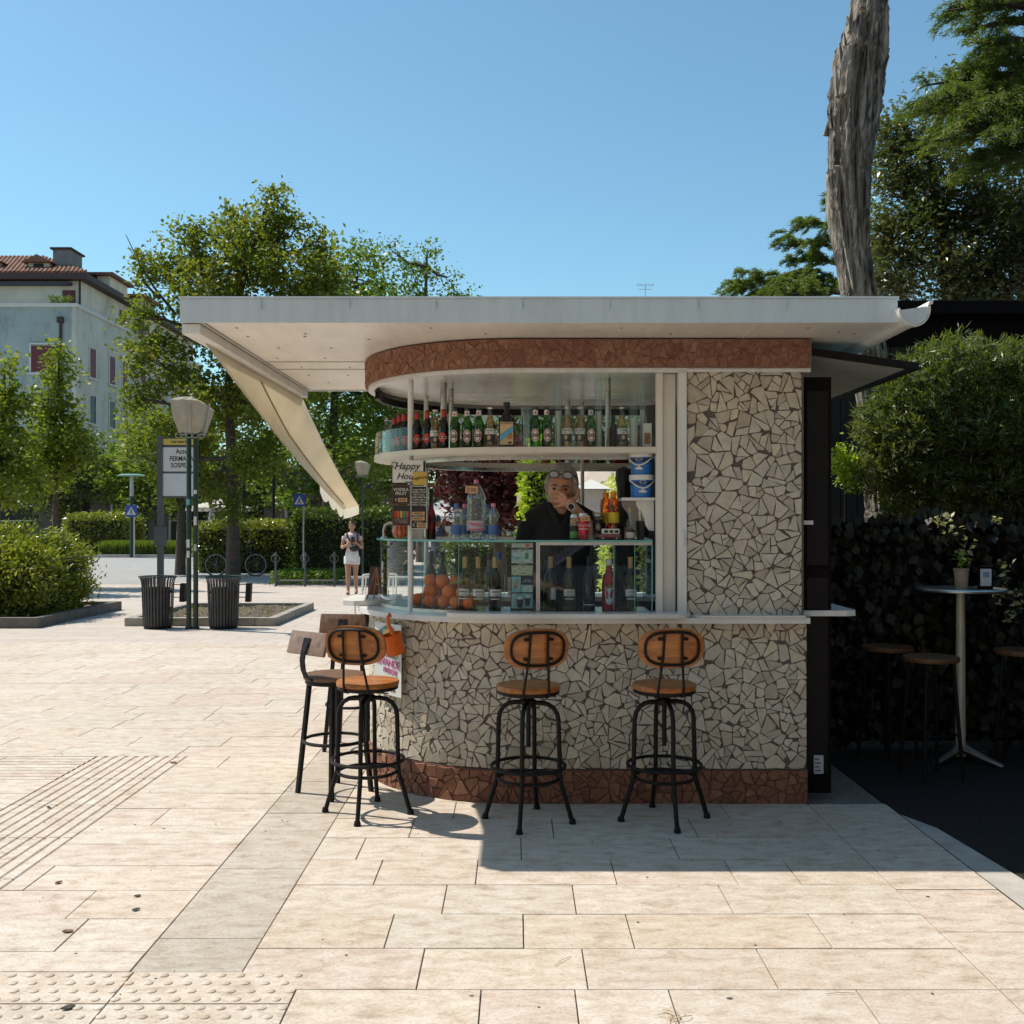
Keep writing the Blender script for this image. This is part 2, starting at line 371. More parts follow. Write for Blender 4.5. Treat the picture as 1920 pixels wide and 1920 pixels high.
# paving beyond, where single slabs can no longer be told apart
def farpave():
    m, nt, out = nodes('distant_paving')
    br = nt.nodes.new('ShaderNodeTexBrick'); nt.links.new(pos(nt), br.inputs['Vector'])
    br.inputs['Scale'].default_value = 1.0; br.inputs['Brick Width'].default_value = 0.85; br.inputs['Row Height'].default_value = 0.3175
    br.inputs['Mortar Size'].default_value = 0.006; br.inputs['Mortar Smooth'].default_value = 0.1
    br.inputs['Color1'].default_value = (0.535,0.48,0.43,1); br.inputs['Color2'].default_value = (0.48,0.42,0.37,1); br.inputs['Mortar'].default_value = (0.28,0.25,0.22,1)
    c = mixc(nt, 1.0, br.outputs[0], ramp(nt, noise(nt, 2.0, 7, 0.7, pos(nt, (1,4,1))), [(0.78,0.75,0.71), (1,1,1)], [0.3, 0.65]), 'MULTIPLY')
    bsdf(nt, out, c, 0.75, 0, 0.3); return m
fp = farpave()
MB().add([(-60,13.45,0.002),(14,13.45,0.002),(14,60,0.002),(-60,60,0.002)], [(0,1,2,3)]).build('far_paving', fp, pv)
MB().add([(0.0,9.85,0.002),(2.09,9.85,0.002),(2.09,13.45,0.002),(0.0,13.45,0.002)], [(0,1,2,3)]).build('far_paving', fp, pv)
MB().add([(-60,-12,0.002),(2.09,-12,0.002),(2.09,2.14,0.002),(-60,2.14,0.002)], [(0,1,2,3)]).build('near_paving', fp, pv)
# tactile blister slabs
def blister(x0, x1, y0, y1, seed):
    o = MB(); t = 0.004
    w, d = x1-x0, y1-y0; e = 0.0035
    o.box(x0+e, x1-e, y0+e, y1-e, -0.01, t)
    nx, ny = max(2, int(w/0.062)), max(2, int(d/0.05)); 
    for j in range(ny):
        for i in range(nx):
            cx = x0+(i+0.5+(0.25 if j % 2 else -0.25))*w/nx; cy = y0+(j+0.5)*d/ny
            o.lathe([(0.0165, t-0.001), (0.0155, t+0.0025), (0.012, t+0.0045), (0.0005, t+0.005)], 12, Matrix.Translation((cx, cy, 0)), cap=False)
    b = o.build('tactile_slab', trav, pv, smooth=True); return b
for a, b in ((-0.752,-1.357),(-1.357,-1.96),(-1.96,-2.57)):
    for k in range(4): blister(b, a, 3.635-0.242*(k+1), 3.635-0.242*k, k)
# grooved guide slabs (ridges run along the band)
def grooved(x0, x1, y0, y1, along, n=9):
    o = MB(); e = 0.003; t = 0.003
    o.box(x0+e, x1-e, y0+e, y1-e, -0.01, t-0.006)
    if along == 'y':
        w = (x1-x0)/n
        for i in range(n): o.add([(x0+w*i+a_, yy, z_) for yy in (y0+e, y1-e) for a_, z_ in ((0.006, t-0.007), (0.014, t+0.001), (w-0.014, t+0.001), (w-0.006, t-0.007))], [(0,4,5,1),(1,5,6,2),(2,6,7,3)])
    else:
        w = (y1-y0)/n
        for i in range(n): o.add([(xx, y0+w*i+a_, z_) for xx in (x0+e, x1-e) for a_, z_ in ((0.006, t-0.007), (0.014, t+0.001), (w-0.014, t+0.001), (w-0.006, t-0.007))], [(0,4,5,1),(1,5,6,2),(2,6,7,3)])
    o.build('grooved_slab', trav, pv)
y = GY1
while y > 3.7:
    grooved(GX0, GX1, max(y-0.6, 3.635), y, 'y'); y -= 0.6
x = GX0
while x > -6.2: grooved(x-0.6, x, GY0, GY1, 'x', 8); x -= 0.6
# road across the back
rd = MB().add([(-90,27.5,0.006),(-9.2,26.4,0.006),(-7.6,31,0.006),(-7.2,46,0.006),(-90,46,0.006)], [(0,1,2,3,4)]).build('road', road_mat)
tag(rd, 'grey asphalt road behind the planters', 'road', kind='structure')
kb = MB().box(-90,-7.2,46,46.2,0.0,0.14).build('kerb', concrete, rd)
# litter
leafd = plain('dry_leaf', (0.25, 0.13, 0.06), 0.7, var=0.4, scale=30)
gum = plain('dark_spot', (0.13, 0.115, 0.10), 0.9, var=0.2)
straw = plain('straw', (0.42, 0.33, 0.16), 0.7, var=0.2, scale=20)
def dryleaf(px, py, s, a, label, mat=leafd):
    Y = 3072/(py-979); p = W(px, py, Y)
    o = MB(); n = 7; rows_ = []
    for i in range(n):
        t = i/(n-1); w = s*0.28*math.sin(math.pi*min(0.98, t*0.95+0.03)); x = s*(t-0.5); h = 0.004+0.14*s*abs(t-0.5)
        rows_ += [(x,-w,h+0.2*w), (x,0,h-0.004), (x,w,h+0.35*w)]
    o.add(rows_, [(3*i+k,3*i+3+k,3*i+4+k,3*i+1+k) for i in range(n-1) for k in range(2)])
    b = o.build('fallen_leaf', mat, None, True); b.location = (p.x, p.y, 0.004); b.rotation_euler = (0,0,a)
    tag(b, label, 'leaf')
dryleaf(127,1750,0.042,0.2,'curled brown leaf lying on a pale slab left of the grey strip')
dryleaf(110,1658,0.035,1.0,'small reddish leaf on the slab above the curled brown leaf')
dryleaf(258,1683,0.03,0.4,'dark twisted scrap of leaf beside the grey slab strip', gum)
dryleaf(255,1709,0.035,0.7,'larger dark leaf scrap just in front of the twisted one', gum)
dryleaf(91,1516,0.04,2.0,'dry dark leaf lying on the grooved guide band', gum)
dryleaf(325,1432,0.045,0.3,'orange leaf at the far corner of the grooved guide band')
dryleaf(128,1894,0.045,0.6,'grey crushed leaf on the blister slabs', gum)
rs = random.Random(5)
sp = MB()
for k in range(150):
    Y = rs.uniform(3.3, 8.5); x = rs.uniform(-0.5*Y, min(2.0, 0.48*Y)); r_ = rs.uniform(0.002, 0.012)*rs.random()+.0015
    sp.lathe([(r_*rs.uniform(0.6,1), 0.0055), (r_*0.3, 0.0068)], 7, Matrix.Translation((x, Y, 0)) @ Matrix.Diagonal((1, rs.uniform(0.5,1), 1, 1)))
tag(sp.build('gum_specks', gum), 'scattered dark gum spots and specks on the paving', 'specks', kind='stuff')
st_ = thing('straw_tuft', 'tuft of dry straw lying on the foreground slabs', 'straw', (GX(1262,3.28), 3.28, 0.005))
for k in range(9):
    a = rs.uniform(0, 6.28); L = rs.uniform(0.03, 0.08)
    MB().tube([(rs.uniform(-.02,.02), rs.uniform(-.02,.02), 0.004), (L*math.cos(a)*.6, L*math.sin(a)*.6, 0.012), (L*math.cos(a+.3), L*math.sin(a+.3), 0.004)], 0.0012, 4).build('stalk', straw, st_)
for px, py, a, lab in ((1575,1867,0.1,'single dry stalk on the slab right of the straw tuft'), (1055,1805,0.9,'short dry twig on the middle foreground slab')):
    Y = 3072/(py-979); p = W(px, py, Y)
    o = MB().tube([(-0.05,0,0.003),(0,0.004,0.005),(0.05,-0.002,0.003)], 0.0012, 4).build('stalk', straw); o.name = 'dry_stalk'
    o.location = (p.x, p.y, 0.005); o.rotation_euler = (0,0,a); tag(o, lab, 'stalk')
# ---------------- kiosk ----------------
FY, KR, KX, KCY, XR = 5.82, 0.98, 0.02, 6.80, 1.65
L1 = XR-KX; LA = math.pi*KR; LT = 2*L1+LA
def PT(s, off=0.0, z=0.0):
    if s <= L1: return Vector((XR-s, FY-off, z))
    if s <= L1+LA:
        t = (s-L1)/KR; return Vector((KX-(KR+off)*math.sin(t), KCY-(KR+off)*math.cos(t), z))
    return Vector((KX+(s-L1-LA), KCY+KR+off, z))
def SX(x): return XR-x
def samples(s0, s1, step=0.07):
    n = max(2, int(abs(s1-s0)/step)+1); k = sorted(set([s0+(s1-s0)*i/n for i in range(n+1)]+[q for q in (L1, L1+LA) if s0 < q < s1])); return k
def ribbon(mb, s0, s1, oi, oo, z0, z1, step=0.07, ends=True):
    ss = samples(s0, s1, step); n = len(ss); vs_ = []
    for s in ss: vs_ += [PT(s, oi, z0), PT(s, oo, z0), PT(s, oo, z1), PT(s, oi, z1)]
    fs_ = [(4*i+k, 4*i+4+k, 4*i+4+(k+1) % 4, 4*i+(k+1) % 4) for i in range(n-1) for k in range(4)]
    if ends: fs_ += [(0,1,2,3), (4*n-1,4*n-2,4*n-3,4*n-4)]
    return mb.add(vs_, fs_)
def onpath(px, off):                             # place along the facade seen at that column
    a, b = 0.0, L1+KR*1.45
    for _ in range(50):
        m = (a+b)/2; p = PT(m, off); x = 968+p.x/p.y*1920
        if x > px: a = m
        else: b = m
    return a
kiosk = thing('kiosk', 'round-ended drinks kiosk clad in cream crazy paving with flat white roof', 'kiosk')
# --- crazy paving ---
def clip(poly, nx, ny, c):                       # keep nx*x+ny*y <= c
    out = []; n = len(poly)
    for i in range(n):
        p, q = poly[i], poly[(i+1) % n]; a = nx*p[0]+ny*p[1]-c; b = nx*q[0]+ny*q[1]-c
        if a <= 0: out.append(p)
        if (a < 0 < b) or (b < 0 < a):
            t = a/(a-b); out.append((p[0]+(q[0]-p[0])*t, p[1]+(q[1]-p[1])*t))
    return out
def parea(p): return 0.5*sum(p[i][0]*p[(i+1) % len(p)][1]-p[(i+1) % len(p)][0]*p[i][1] for i in range(len(p)))
def crazy(w, h, size, seed, gap=(0.0007, 0.0024), split=0.45):
    rr = random.Random(seed); big = size*1.7; pts = []; nx_, ny_ = max(1, round(w/big)), max(1, round(h/big))
    for j in range(-1, ny_+1):
        for i in range(-1, nx_+1): pts.append(((i+rr.uniform(0.05, 0.95))*w/nx_, (j+rr.uniform(0.05, 0.95))*h/ny_))
    cells = []
    for p in pts:
        poly = [(0,0),(w,0),(w,h),(0,h)]
        for q in sorted((q for q in pts if q != p and abs(q[0]-p[0]) < 4*big), key=lambda q: (q[0]-p[0])**2+(q[1]-p[1])**2)[:24]:
            nx, ny = q[0]-p[0], q[1]-p[1]; l = math.hypot(nx, ny); nx /= l; ny /= l
            poly = clip(poly, nx, ny, nx*(p[0]+q[0])/2+ny*(p[1]+q[1])/2)
            if len(poly) < 3: break
        if len(poly) >= 3: cells.append(poly)
    out = []
    while cells:                                  # break big shards into smaller ones, each along its own crack
        c = cells.pop(); A = parea(c)
        if A < 1e-5: continue
        if A < size*size*math.exp(rr.gauss(-0.02, 0.42)): out.append(c); continue
        mx = sum(q[0] for q in c)/len(c); my = sum(q[1] for q in c)/len(c)
        i = max(range(len(c)), key=lambda i: (c[i][0]-mx)**2+(c[i][1]-my)**2); a = math.atan2(c[i][1]-my, c[i][0]-mx)+rr.gauss(0, 0.30)
        nx, ny = math.cos(a), math.sin(a); cc = nx*mx+ny*my+rr.uniform(-.16,.16)*math.sqrt(A)
        cells += [q for q in (clip(c, nx, ny, cc), clip(c, -nx, -ny, -cc)) if len(q) >= 3]
    res = []
    for c in out:
        if len(c) < 3: continue
        p = c; ok = True; n = len(c)
        for i in range(n):
            q0, q1 = c[i], c[(i+1) % n]; dx, dy = q1[0]-q0[0], q1[1]-q0[1]; l = math.hypot(dx, dy)
            if l < 1e-6: continue
            nx, ny = dy/l, -dx/l; d = rr.uniform(*gap)
            p = clip(p, nx, ny, nx*q0[0]+ny*q0[1]-d)
            if len(p) < 3: ok = False; break
        for _ in range(rr.choice((0,1,1,2,2)) if ok else 0):             # knocked-off corners
            if len(p) < 3: break
            mx = sum(q[0] for q in p)/len(p); my = sum(q[1] for q in p)/len(p); i = rr.randrange(len(p))
            nx, ny = p[i][0]-mx, p[i][1]-my; l = math.hypot(nx, ny)
            if l > 1e-4: p = clip(p, nx/l, ny/l, (nx*p[i][0]+ny*p[i][1])/l-l*rr.uniform(0.12, 0.34))
        a_ = rr.gauss(0, 0.05); ca_, sa_ = math.cos(a_), math.sin(a_); f_ = rr.uniform(0.955, 1.0)
        mx = sum(v[0] for v in p)/max(1, len(p)); my = sum(v[1] for v in p)/max(1, len(p))
        p = [(mx+f_*(ca_*(v[0]-mx)-sa_*(v[1]-my)), my+f_*(sa_*(v[0]-mx)+ca_*(v[1]-my))) for v in p]
        p = clip(clip(clip(clip(p, 1, 0, w-0.001), -1, 0, -0.001), 0, 1, h-0.001), 0, -1, -0.001)
        q = []
        for v in p:
            if not q or math.hypot(v[0]-q[-1][0], v[1]-q[-1][1]) > 0.0016: q.append(v)
        if len(q) >= 3 and ok and parea(q) > 0.00022: res.append(q)
    return res
def stonemesh(poly, s0, z0, off, rr, hmin, hmax, bev=0.0022):
    h = rr.uniform(hmin, hmax); mx = sum(p[0] for p in poly)/len(poly); my = sum(p[1] for p in poly)/len(poly)
    pp = []
    for i, p in enumerate(poly):                 # uneven edges
        q = poly[(i+1) % len(poly)]; L = math.hypot(q[0]-p[0], q[1]-p[1]); pp.append(p)
        if L > 0.035:
            t = rr.uniform(0.35, 0.65); k = rr.uniform(-0.035, 0.015)*L
            pp.append((p[0]+(q[0]-p[0])*t+(q[1]-p[1])/L*k, p[1]+(q[1]-p[1])*t-(q[0]-p[0])/L*k))
    poly = pp; n = len(poly); tx, ty = rr.gauss(0, 0.035), rr.gauss(0, 0.035)
    def q(x, y, d): return PT(s0+x, off+d+(tx*(x-mx)+ty*(y-my) if d > 0 else 0), z0+y)
    ins = []
    for p in poly:
        dx, dy = mx-p[0], my-p[1]; l = math.hypot(dx, dy) or 1; ins.append((p[0]+dx/l*bev, p[1]+dy/l*bev))
    vs_ = [q(p[0], p[1], -0.004) for p in poly]+[q(p[0], p[1], h-bev*0.8) for p in poly]+[q(p[0], p[1], h) for p in ins]
    fs_ = [tuple(range(2*n, 3*n))]+[(i, n+i, n+(i+1) % n, (i+1) % n) for i in range(n)]+[(n+i, 2*n+i, 2*n+(i+1) % n, n+(i+1) % n) for i in range(n)]
    return vs_, fs_
def clad(defs, limit, name, mat, hm=(0.004, 0.008)):
    rr = random.Random(11); al = []
    for part, polys, s0, z0, off in defs:
        for p in polys:
            s = s0+sum(q[0] for q in p)/len(p); vis = 1.0 if s < L1 else max(0.02, math.cos((s-L1)/KR-0.15))
            al.append((parea(p)*vis, part, p, s0, z0, off))
    al.sort(key=lambda a: -a[0]); rest = {}
    for i, (A, part, p, s0, z0, off) in enumerate(al):
        vs_, fs_ = stonemesh(p, s0, z0, off, rr, *hm)
        if i < limit: MB().add(vs_, fs_).build(name, mat, part)
        else: rest.setdefault(part.name, (part, MB()))[1].add(vs_, fs_)
    for part, mb in rest.values(): tag(mb.build('small_'+name+'s', mat, part), kind='stuff')
wall = ribbon(MB(), 0, L1+LA, -0.10, 0, 0.0, 1.03).build('lower_wall', mortar, kiosk)
ribbon(MB(), L1+LA, LT, -0.10, 0, 0.0, 1.03).build('rear_wall', mortar, kiosk)
plinth = ribbon(MB(), -0.004, L1+LA, -0.02, 0.012, -0.005, 0.195).build('plinth', redmortar, kiosk)
pier = MB().box(0.967, 1.635, FY+0.006, FY+0.1, 1.03, 2.47).build('pier', mortar, kiosk)
band = ribbon(MB(), -0.02, LT+0.02, -0.06, 0.03, 2.475, 2.636).build('stone_band', bandmortar, kiosk)
SV = L1+KR*2.3
clad([(wall, crazy(SV, 0.832, 0.068, 1), 0.0, 0.197, 0.0), (pier, crazy(0.654, 1.40, 0.071, 2), XR-1.624, 1.063, -0.006)], 300, 'stone', stone_mat)
clad([(plinth, crazy(SV, 0.192, 0.066, 3, gap=(0.0008, 0.0022)), 0.0, 0.0, 0.012)], 200, 'red_stone', redstone_mat, (0.003, 0.012))
clad([(band, crazy(SV+0.3, 0.158, 0.058, 4, gap=(0.0004, 0.0014)), 0.0, 2.477, 0.03)], 200, 'red_stone', band_mat, (0.002, 0.006))
# --- interior shell ---
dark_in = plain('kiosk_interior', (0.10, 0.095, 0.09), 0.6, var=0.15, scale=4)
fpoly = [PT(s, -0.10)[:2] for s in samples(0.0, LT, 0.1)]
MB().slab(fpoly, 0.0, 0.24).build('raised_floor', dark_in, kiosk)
cpoly = [PT(s, -0.06)[:2] for s in samples(0.0, LT, 0.1)]
ceil_mat = plain('ceiling_panel', (0.84, 0.83, 0.80), 0.25, var=0.05, scale=3)
MB().slab(cpoly, 2.475, 2.50).build('ceiling', ceil_mat, kiosk)
ribbon(MB(), -0.02, LT+0.02, -0.028, 0.012, 2.452, 2.4752).build('band_trim', white_metal, kiosk)
ribbon(MB(), L1+1.40, LT, -0.060, -0.032, 2.405, 2.4515).build('shutter_track', black_metal, kiosk)
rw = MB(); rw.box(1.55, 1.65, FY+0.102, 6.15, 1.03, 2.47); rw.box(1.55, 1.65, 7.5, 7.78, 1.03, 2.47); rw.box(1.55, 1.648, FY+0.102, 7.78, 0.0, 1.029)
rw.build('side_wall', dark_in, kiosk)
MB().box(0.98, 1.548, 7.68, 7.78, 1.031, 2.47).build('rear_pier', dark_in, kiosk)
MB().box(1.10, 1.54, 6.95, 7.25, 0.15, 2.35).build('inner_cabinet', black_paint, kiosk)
# --- roof ---
RX0, RX1, RY0, RY1, RZ0, RZ1 = -1.755, 1.99, 5.34, 8.15, 2.640, 2.765
roof = MB().box(RX0+0.01, RX1-0.01, RY0+0.012, RY1-0.01, RZ0+0.004, RZ1-0.01).build('roof', soffit_mat, kiosk)
f = MB(); f.bbox(RX0, RX1, RY0, RY0+0.0125, RZ0, RZ1, 0.003); f.build('front_fascia', fascia_mat, kiosk)
MB().bbox(RX0, RX0+0.0105, RY0+0.013, RY1, RZ0, RZ1, 0.003).build('side_fascia', fascia_mat, kiosk)
MB().bbox(RX1-0.0105, RX1, RY0+0.013, RY1, RZ0, RZ1, 0.003).build('side_fascia', fascia_mat, kiosk)
MB().bbox(RX0+0.012, RX1-0.012, RY1-0.0095, RY1, RZ0, RZ1, 0.003).build('rear_fascia', fascia_mat, kiosk)
MB().bbox(RX0-0.006, RX1+0.006, RY0-0.006, RY1+0.006, RZ1+0.0005, RZ1+0.012, 0.003).build('roof_sheet', fascia_mat, kiosk)
for px in (488,653,815,977,1140,1305,1472):
    x = GX(px, RY0); o = MB(); o.bbox(x-0.009, x+0.009, RY0-0.007, RY0, 2.715, 2.764, 0.003); o.bbox(x-0.004, x+0.008, RY0-0.013, RY0-0.007, 2.708, 2.74, 0.003); o.build('fascia_clip', fascia_mat, kiosk)
seam = plain('soffit_seam', (0.25, 0.23, 0.20), 0.8)
for y in (6.66, 6.98): MB().box(-1.62, -0.97, y, y+0.006, RZ0+0.0005, RZ0+0.0035).build('soffit_seam', seam, kiosk)
for x in (-1.635,): MB().box(x, x+0.007, RY0+0.02, RY1-0.06, RZ0+0.0005, RZ0+0.0035).build('soffit_seam', seam, kiosk)
MB().box(-1.62, -0.75, RY1-0.07, RY1-0.062, RZ0+0.0005, RZ0+0.0035).build('soffit_seam', seam, kiosk)
MB().box(1.28, 1.292, RY0+0.02, FY-0.03, RZ0+0.0005, RZ0+0.0032).build('soffit_strip', white_metal, kiosk)
rr_ = random.Random(9); sm = MB()
for x, y in [(-1.5+0.34*i, 5.5+0.17*((i*7) % 3)) for i in range(11)]+[(-1.5+0.30*i+0.08*(j % 2), 5.75+0.38*j) for j in range(6) for i in range(2)]+[(1.75, 5.6), (1.7, 6.3), (1.85, 6.9)]:
    sm.lathe([(0.0085, 0.0), (0.0075, -0.003)], 10, Matrix.Translation((x+rr_.uniform(-.03,.03), y, RZ0+0.0036)))
tag(sm.build('soffit_screws', seam, kiosk), kind='stuff')
# gutter on the right side
gt = MB(); n = 14; prof = []
for k in range(n+1):
    a = math.pi*k/n; prof.append((0.075*math.cos(a), -0.085*math.sin(a)))
prof = [(0.083, 0.012)]+prof+[(-0.080, 0.012)]; inner = [(p[0]*0.93, p[1]*0.93+0.002) for p in reversed(prof)]
GM = Matrix.Translation((2.045, 5.26, 2.70)) @ Matrix.Rotation(R(-8), 4, 'Y')
gt.prism(prof+inner, 2.86, lambda q: GM @ q); gt.build('gutter', white_metal, kiosk, True)
e = MB(); e.prism(prof[1:-1], 0.006, lambda q: GM @ (q*0.96+Vector((0, 0.004, 0.0)))); e.build('gutter_cap', fascia_mat, kiosk)
e = MB(); e.tube([GM @ Vector((0.088, -0.004, 0.016)), GM @ Vector((0.088, 2.86, 0.016))], 0.011, 8); e.build('gutter_bead', white_metal, kiosk, True)
e = MB(); pr2 = [(p[0]*1.10, p[1]*1.12) for p in prof[1:-1]]; e.prism(pr2+[(p[0]*1.03, p[1]*1.03) for p in reversed(prof[1:-1])], 0.03, lambda q: GM @ (q-Vector((0, 0.004, 0)))); e.build('gutter_rim', white_metal, kiosk, True)
e = MB().tube([(2.05, 8.0, 2.63), (2.05, 8.0, 2.50), (1.86, 7.95, 2.40), (1.70, 7.9, 2.36), (1.70, 7.9, 0.05)], 0.042, 10); e.build('downpipe', white_metal, kiosk, True)
# --- awning on the left roof edge ---
canvas = cloth('awning_canvas', (0.80, 0.73, 0.60), 0.42, 2.0, 0.07)
seamc = plain('awning_seam', (0.36, 0.22, 0.10), 0.8)
MB().bbox(-1.752, -1.655, RY0+0.02, RY1-0.01, 2.585, 2.6395, 0.008).build('awning_rail', white_metal, kiosk)
A0, A1, B0, B1 = Vector((-1.71, 5.62, 2.586)), Vector((-1.70, 8.12, 2.586)), Vector((-1.815, 10.75, 1.73)), Vector((-1.70, 11.05, 1.78))
def aw(u, v):
    p = A0.lerp(A1, u).lerp(B0.lerp(B1, u), v); fold = 1-abs(u-0.42)/(0.42 if u < 0.42 else 0.58)
    p += Vector((-0.10*fold*min(1, v*3)*(1-0.6*v), 0, 0.05*fold*(1-v)*min(1, v*3)-0.05*math.sin(math.pi*v)))
    return p
NU, NV = 16, 24; vs_ = [aw(i/NU, j/NV) for j in range(NV+1) for i in range(NU+1)]; n0 = len(vs_)
aw_m = MB().add(vs_, [(j*(NU+1)+i, j*(NU+1)+i+1, (j+1)*(NU+1)+i+1, (j+1)*(NU+1)+i) for j in range(NV) for i in range(NU)]).build('awning_cloth', canvas, kiosk, 'full', recalc=False)
mo = aw_m.modifiers.new('thickness', 'SOLIDIFY'); mo.thickness = 0.003
MB().tube([aw(0.42, j/20)+Vector((0.012, -0.004, -0.004)) for j in range(1, 20)], 0.006, 5).build('awning_seam', seamc, kiosk)
va = MB(); vv = []                              # scalloped valance along the lower edge
for j in range(25):
    t = j/24; p = aw(0.0, 0.72+0.28*t); vv += [p, p+Vector((0.0, 0.0, -0.055-0.05*abs(math.sin(t*math.pi*3))))]
va.add(vv, [(2*j, 2*j+2, 2*j+3, 2*j+1) for j in range(24)]); va.build('awning_valance', canvas, kiosk, recalc=False)
va = MB(); vv = []
for j in range(9):
    t = j/8; p = aw(t, 1.0); vv += [p, p+Vector((0.0, 0.02, -0.09-0.02*math.sin(t*math.pi)))]
va.add(vv, [(2*j, 2*j+2, 2*j+3, 2*j+1) for j in range(8)]); va.build('awning_valance', canvas, kiosk, recalc=False)
# --- counters, shelves, posts ---
ctr = plain('counter_white', (0.70, 0.69, 0.67), 0.3, var=0.05, scale=5)
SB = L1+LA
ribbon(MB(), 0.0, LT-0.1, -0.40, 0.075, 1.030, 1.062).build('counter_ledge', ctr, kiosk)
def board(s0, s1, oi, oo, z0, z1, rnd_=0.09):
    ss = samples(s0, s1, 0.04); outer = []
    for s in ss:
        d = min(s-s0, s1-s); k = 1.0 if d > rnd_ else math.sqrt(max(0, 1-(1-d/rnd_)**2)); outer.append(PT(s, oi+(oo-oi)*(0.35+0.65*k))[:2])
    return outer+[PT(s, oi)[:2] for s in reversed(ss)]
MB().slab(board(SX(0.985), SX(-0.40), -0.02, 0.125, 1, 1), 1.064, 1.088).build('serving_board', ctr, kiosk)
MB().slab(board(SX(1.66), SX(0.99), -0.02, 0.085, 1, 1, 0.03), 1.064, 1.074).build('serving_board', ctr, kiosk)
MB().slab([(-0.80,6.62),(-1.04,6.55),(-1.115,6.60),(-1.135,6.72),(-1.12,7.05),(-1.06,7.13),(-0.80,7.16)], 1.064, 1.096).build('drop_shelf', ctr, kiosk)
MB().tube([(-0.97,6.8,0.86),(-1.0,6.8,1.06)], 0.02, 8).build('shelf_bracket', black_metal, kiosk)
MB().slab([(1.652,5.90),(1.90,5.90),(1.962,5.925),(1.975,5.99),(1.975,7.0),(1.652,7.0)], 1.058, 1.09).build('side_shelf', white_metal, kiosk)
shelfm = plain('shelf_cream', (0.66, 0.60, 0.50), 0.4, var=0.05, scale=5)
shelf = ribbon(MB(), SX(0.80), LT-0.83, -0.30, -0.025, 1.996, 2.030, 0.05).build('upper_shelf', shelfm, kiosk)
ribbon(MB(), SX(0.80), LT-0.83, -0.29, -0.25, 1.972, 1.9955, 0.05).build('shelf_rim', steel, kiosk)
MB().bbox(0.921, 0.9665, FY-0.02, FY+0.05, 1.0645, 2.452, 0.004).build('window_frame', white_metal, kiosk)
MB().box(0.845, 0.915, FY+0.07, FY+0.09, 1.0625, 2.452).build('window_panel', offwhite, kiosk)
MB().bbox(0.800, 0.838, FY+0.03, FY+0.08, 1.0625, 2.452, 0.004).build('window_frame', offwhite, kiosk)
MB().box(0.9675, 1.645, FY-0.016, FY+0.004, 2.4535, 2.470).build('pier_trim', white_metal, kiosk)
MB().bbox(0.935, 0.951, FY-0.032, FY-0.02, 1.46, 1.55, 0.003).build('latch', white_metal, kiosk)
def post(px, off, r, z0, z1, mat, s=None):
    p = PT(onpath(px, off), off); return MB().tube([(p.x,p.y,z0),(p.x,p.y,z1)], r, 12).build('post', mat, kiosk, True)
post(770, -0.05, 0.0175, 1.062, 2.453, white_metal)
for px, Y, r, m in ((799, 7.1, 0.016, white_metal), (832, 6.45, 0.021, steel), (846, 6.75, 0.018, steel), (1140, 6.25, 0.018, steel), (1065, 7.4, 0.018, white_metal), (1092, 7.45, 0.014, white_metal)):
    x = GX(px, Y); MB().tube([(x,Y,1.06 if Y > 7 else 2.02),(x,Y,2.474)], r, 12).build('post', m, kiosk, True)
# --- glass ---
ribbon(MB(), SX(0.79), SX(0.18), -0.045, -0.041, 2.031, 2.452, 0.3).build('glass_pane', pane_mat, kiosk)
ribbon(MB(), L1+0.75, L1+1.75, -0.035, -0.031, 2.031, 2.17, 0.06).build('glass_pane', pane_mat, kiosk)
case = thing('display_case', None, None); case.parent = kiosk
S1 = SX(0.135)
ribbon(MB(), SX(0.78), S1, -0.064, -0.060, 1.088, 1.487, 0.2).build('glass_pane', pane_mat, case)
ribbon(MB(), S1+0.02, L1+1.55, -0.064, -0.060, 1.088, 1.487, 0.05).build('glass_pane', pane_mat, case)
ribbon(MB(), SX(0.78), S1, -0.40, -0.396, 1.088, 1.487, 0.2).build('glass_pane', pane_mat, case)
ribbon(MB(), SX(0.78), L1+1.62, -0.39, -0.045, 1.488, 1.496, 0.05).build('glass_top', pane_mat, case)
ribbon(MB(), SX(0.78), L1+1.62, -0.0445, -0.040, 1.486, 1.497, 0.05).build('glass_edge', glassedge, case)
ribbon(MB(), SX(0.78), S1, -0.075, -0.047, 1.468, 1.4855, 0.2).build('case_frame', steel, case)
ribbon(MB(), SX(0.78), L1+1.58, -0.085, -0.045, 1.063, 1.087, 0.05).build('case_sill', steel, case)
for s in (S1+0.004, S1+0.016): 
    p = PT(s); MB().box(p.x-0.005, p.x+0.005, FY+0.05, FY+0.075, 1.088, 1.487).build('case_upright', steel, case)
for s, w in ((SX(0.78), 0.004), (SX(0.56), 0.0025), (SX(0.68), 0.002)):
    p = PT(s); MB().box(p.x-w, p.x+w, FY+0.0605, FY+0.066, 1.09, 1.467).build('glass_edge', glassedge, case)
for px in (792, 860):
    p = PT(onpath(px, -0.067), -0.067); MB().box(p.x-0.002, p.x+0.002, p.y-0.002, p.y+0.002, 1.09, 1.486).build('glass_edge', glassedge, case)
MB().box(-0.6, 0.1, 6.30, 6.32, 1.49, 1.51).build('rear_rail', white_metal, kiosk)
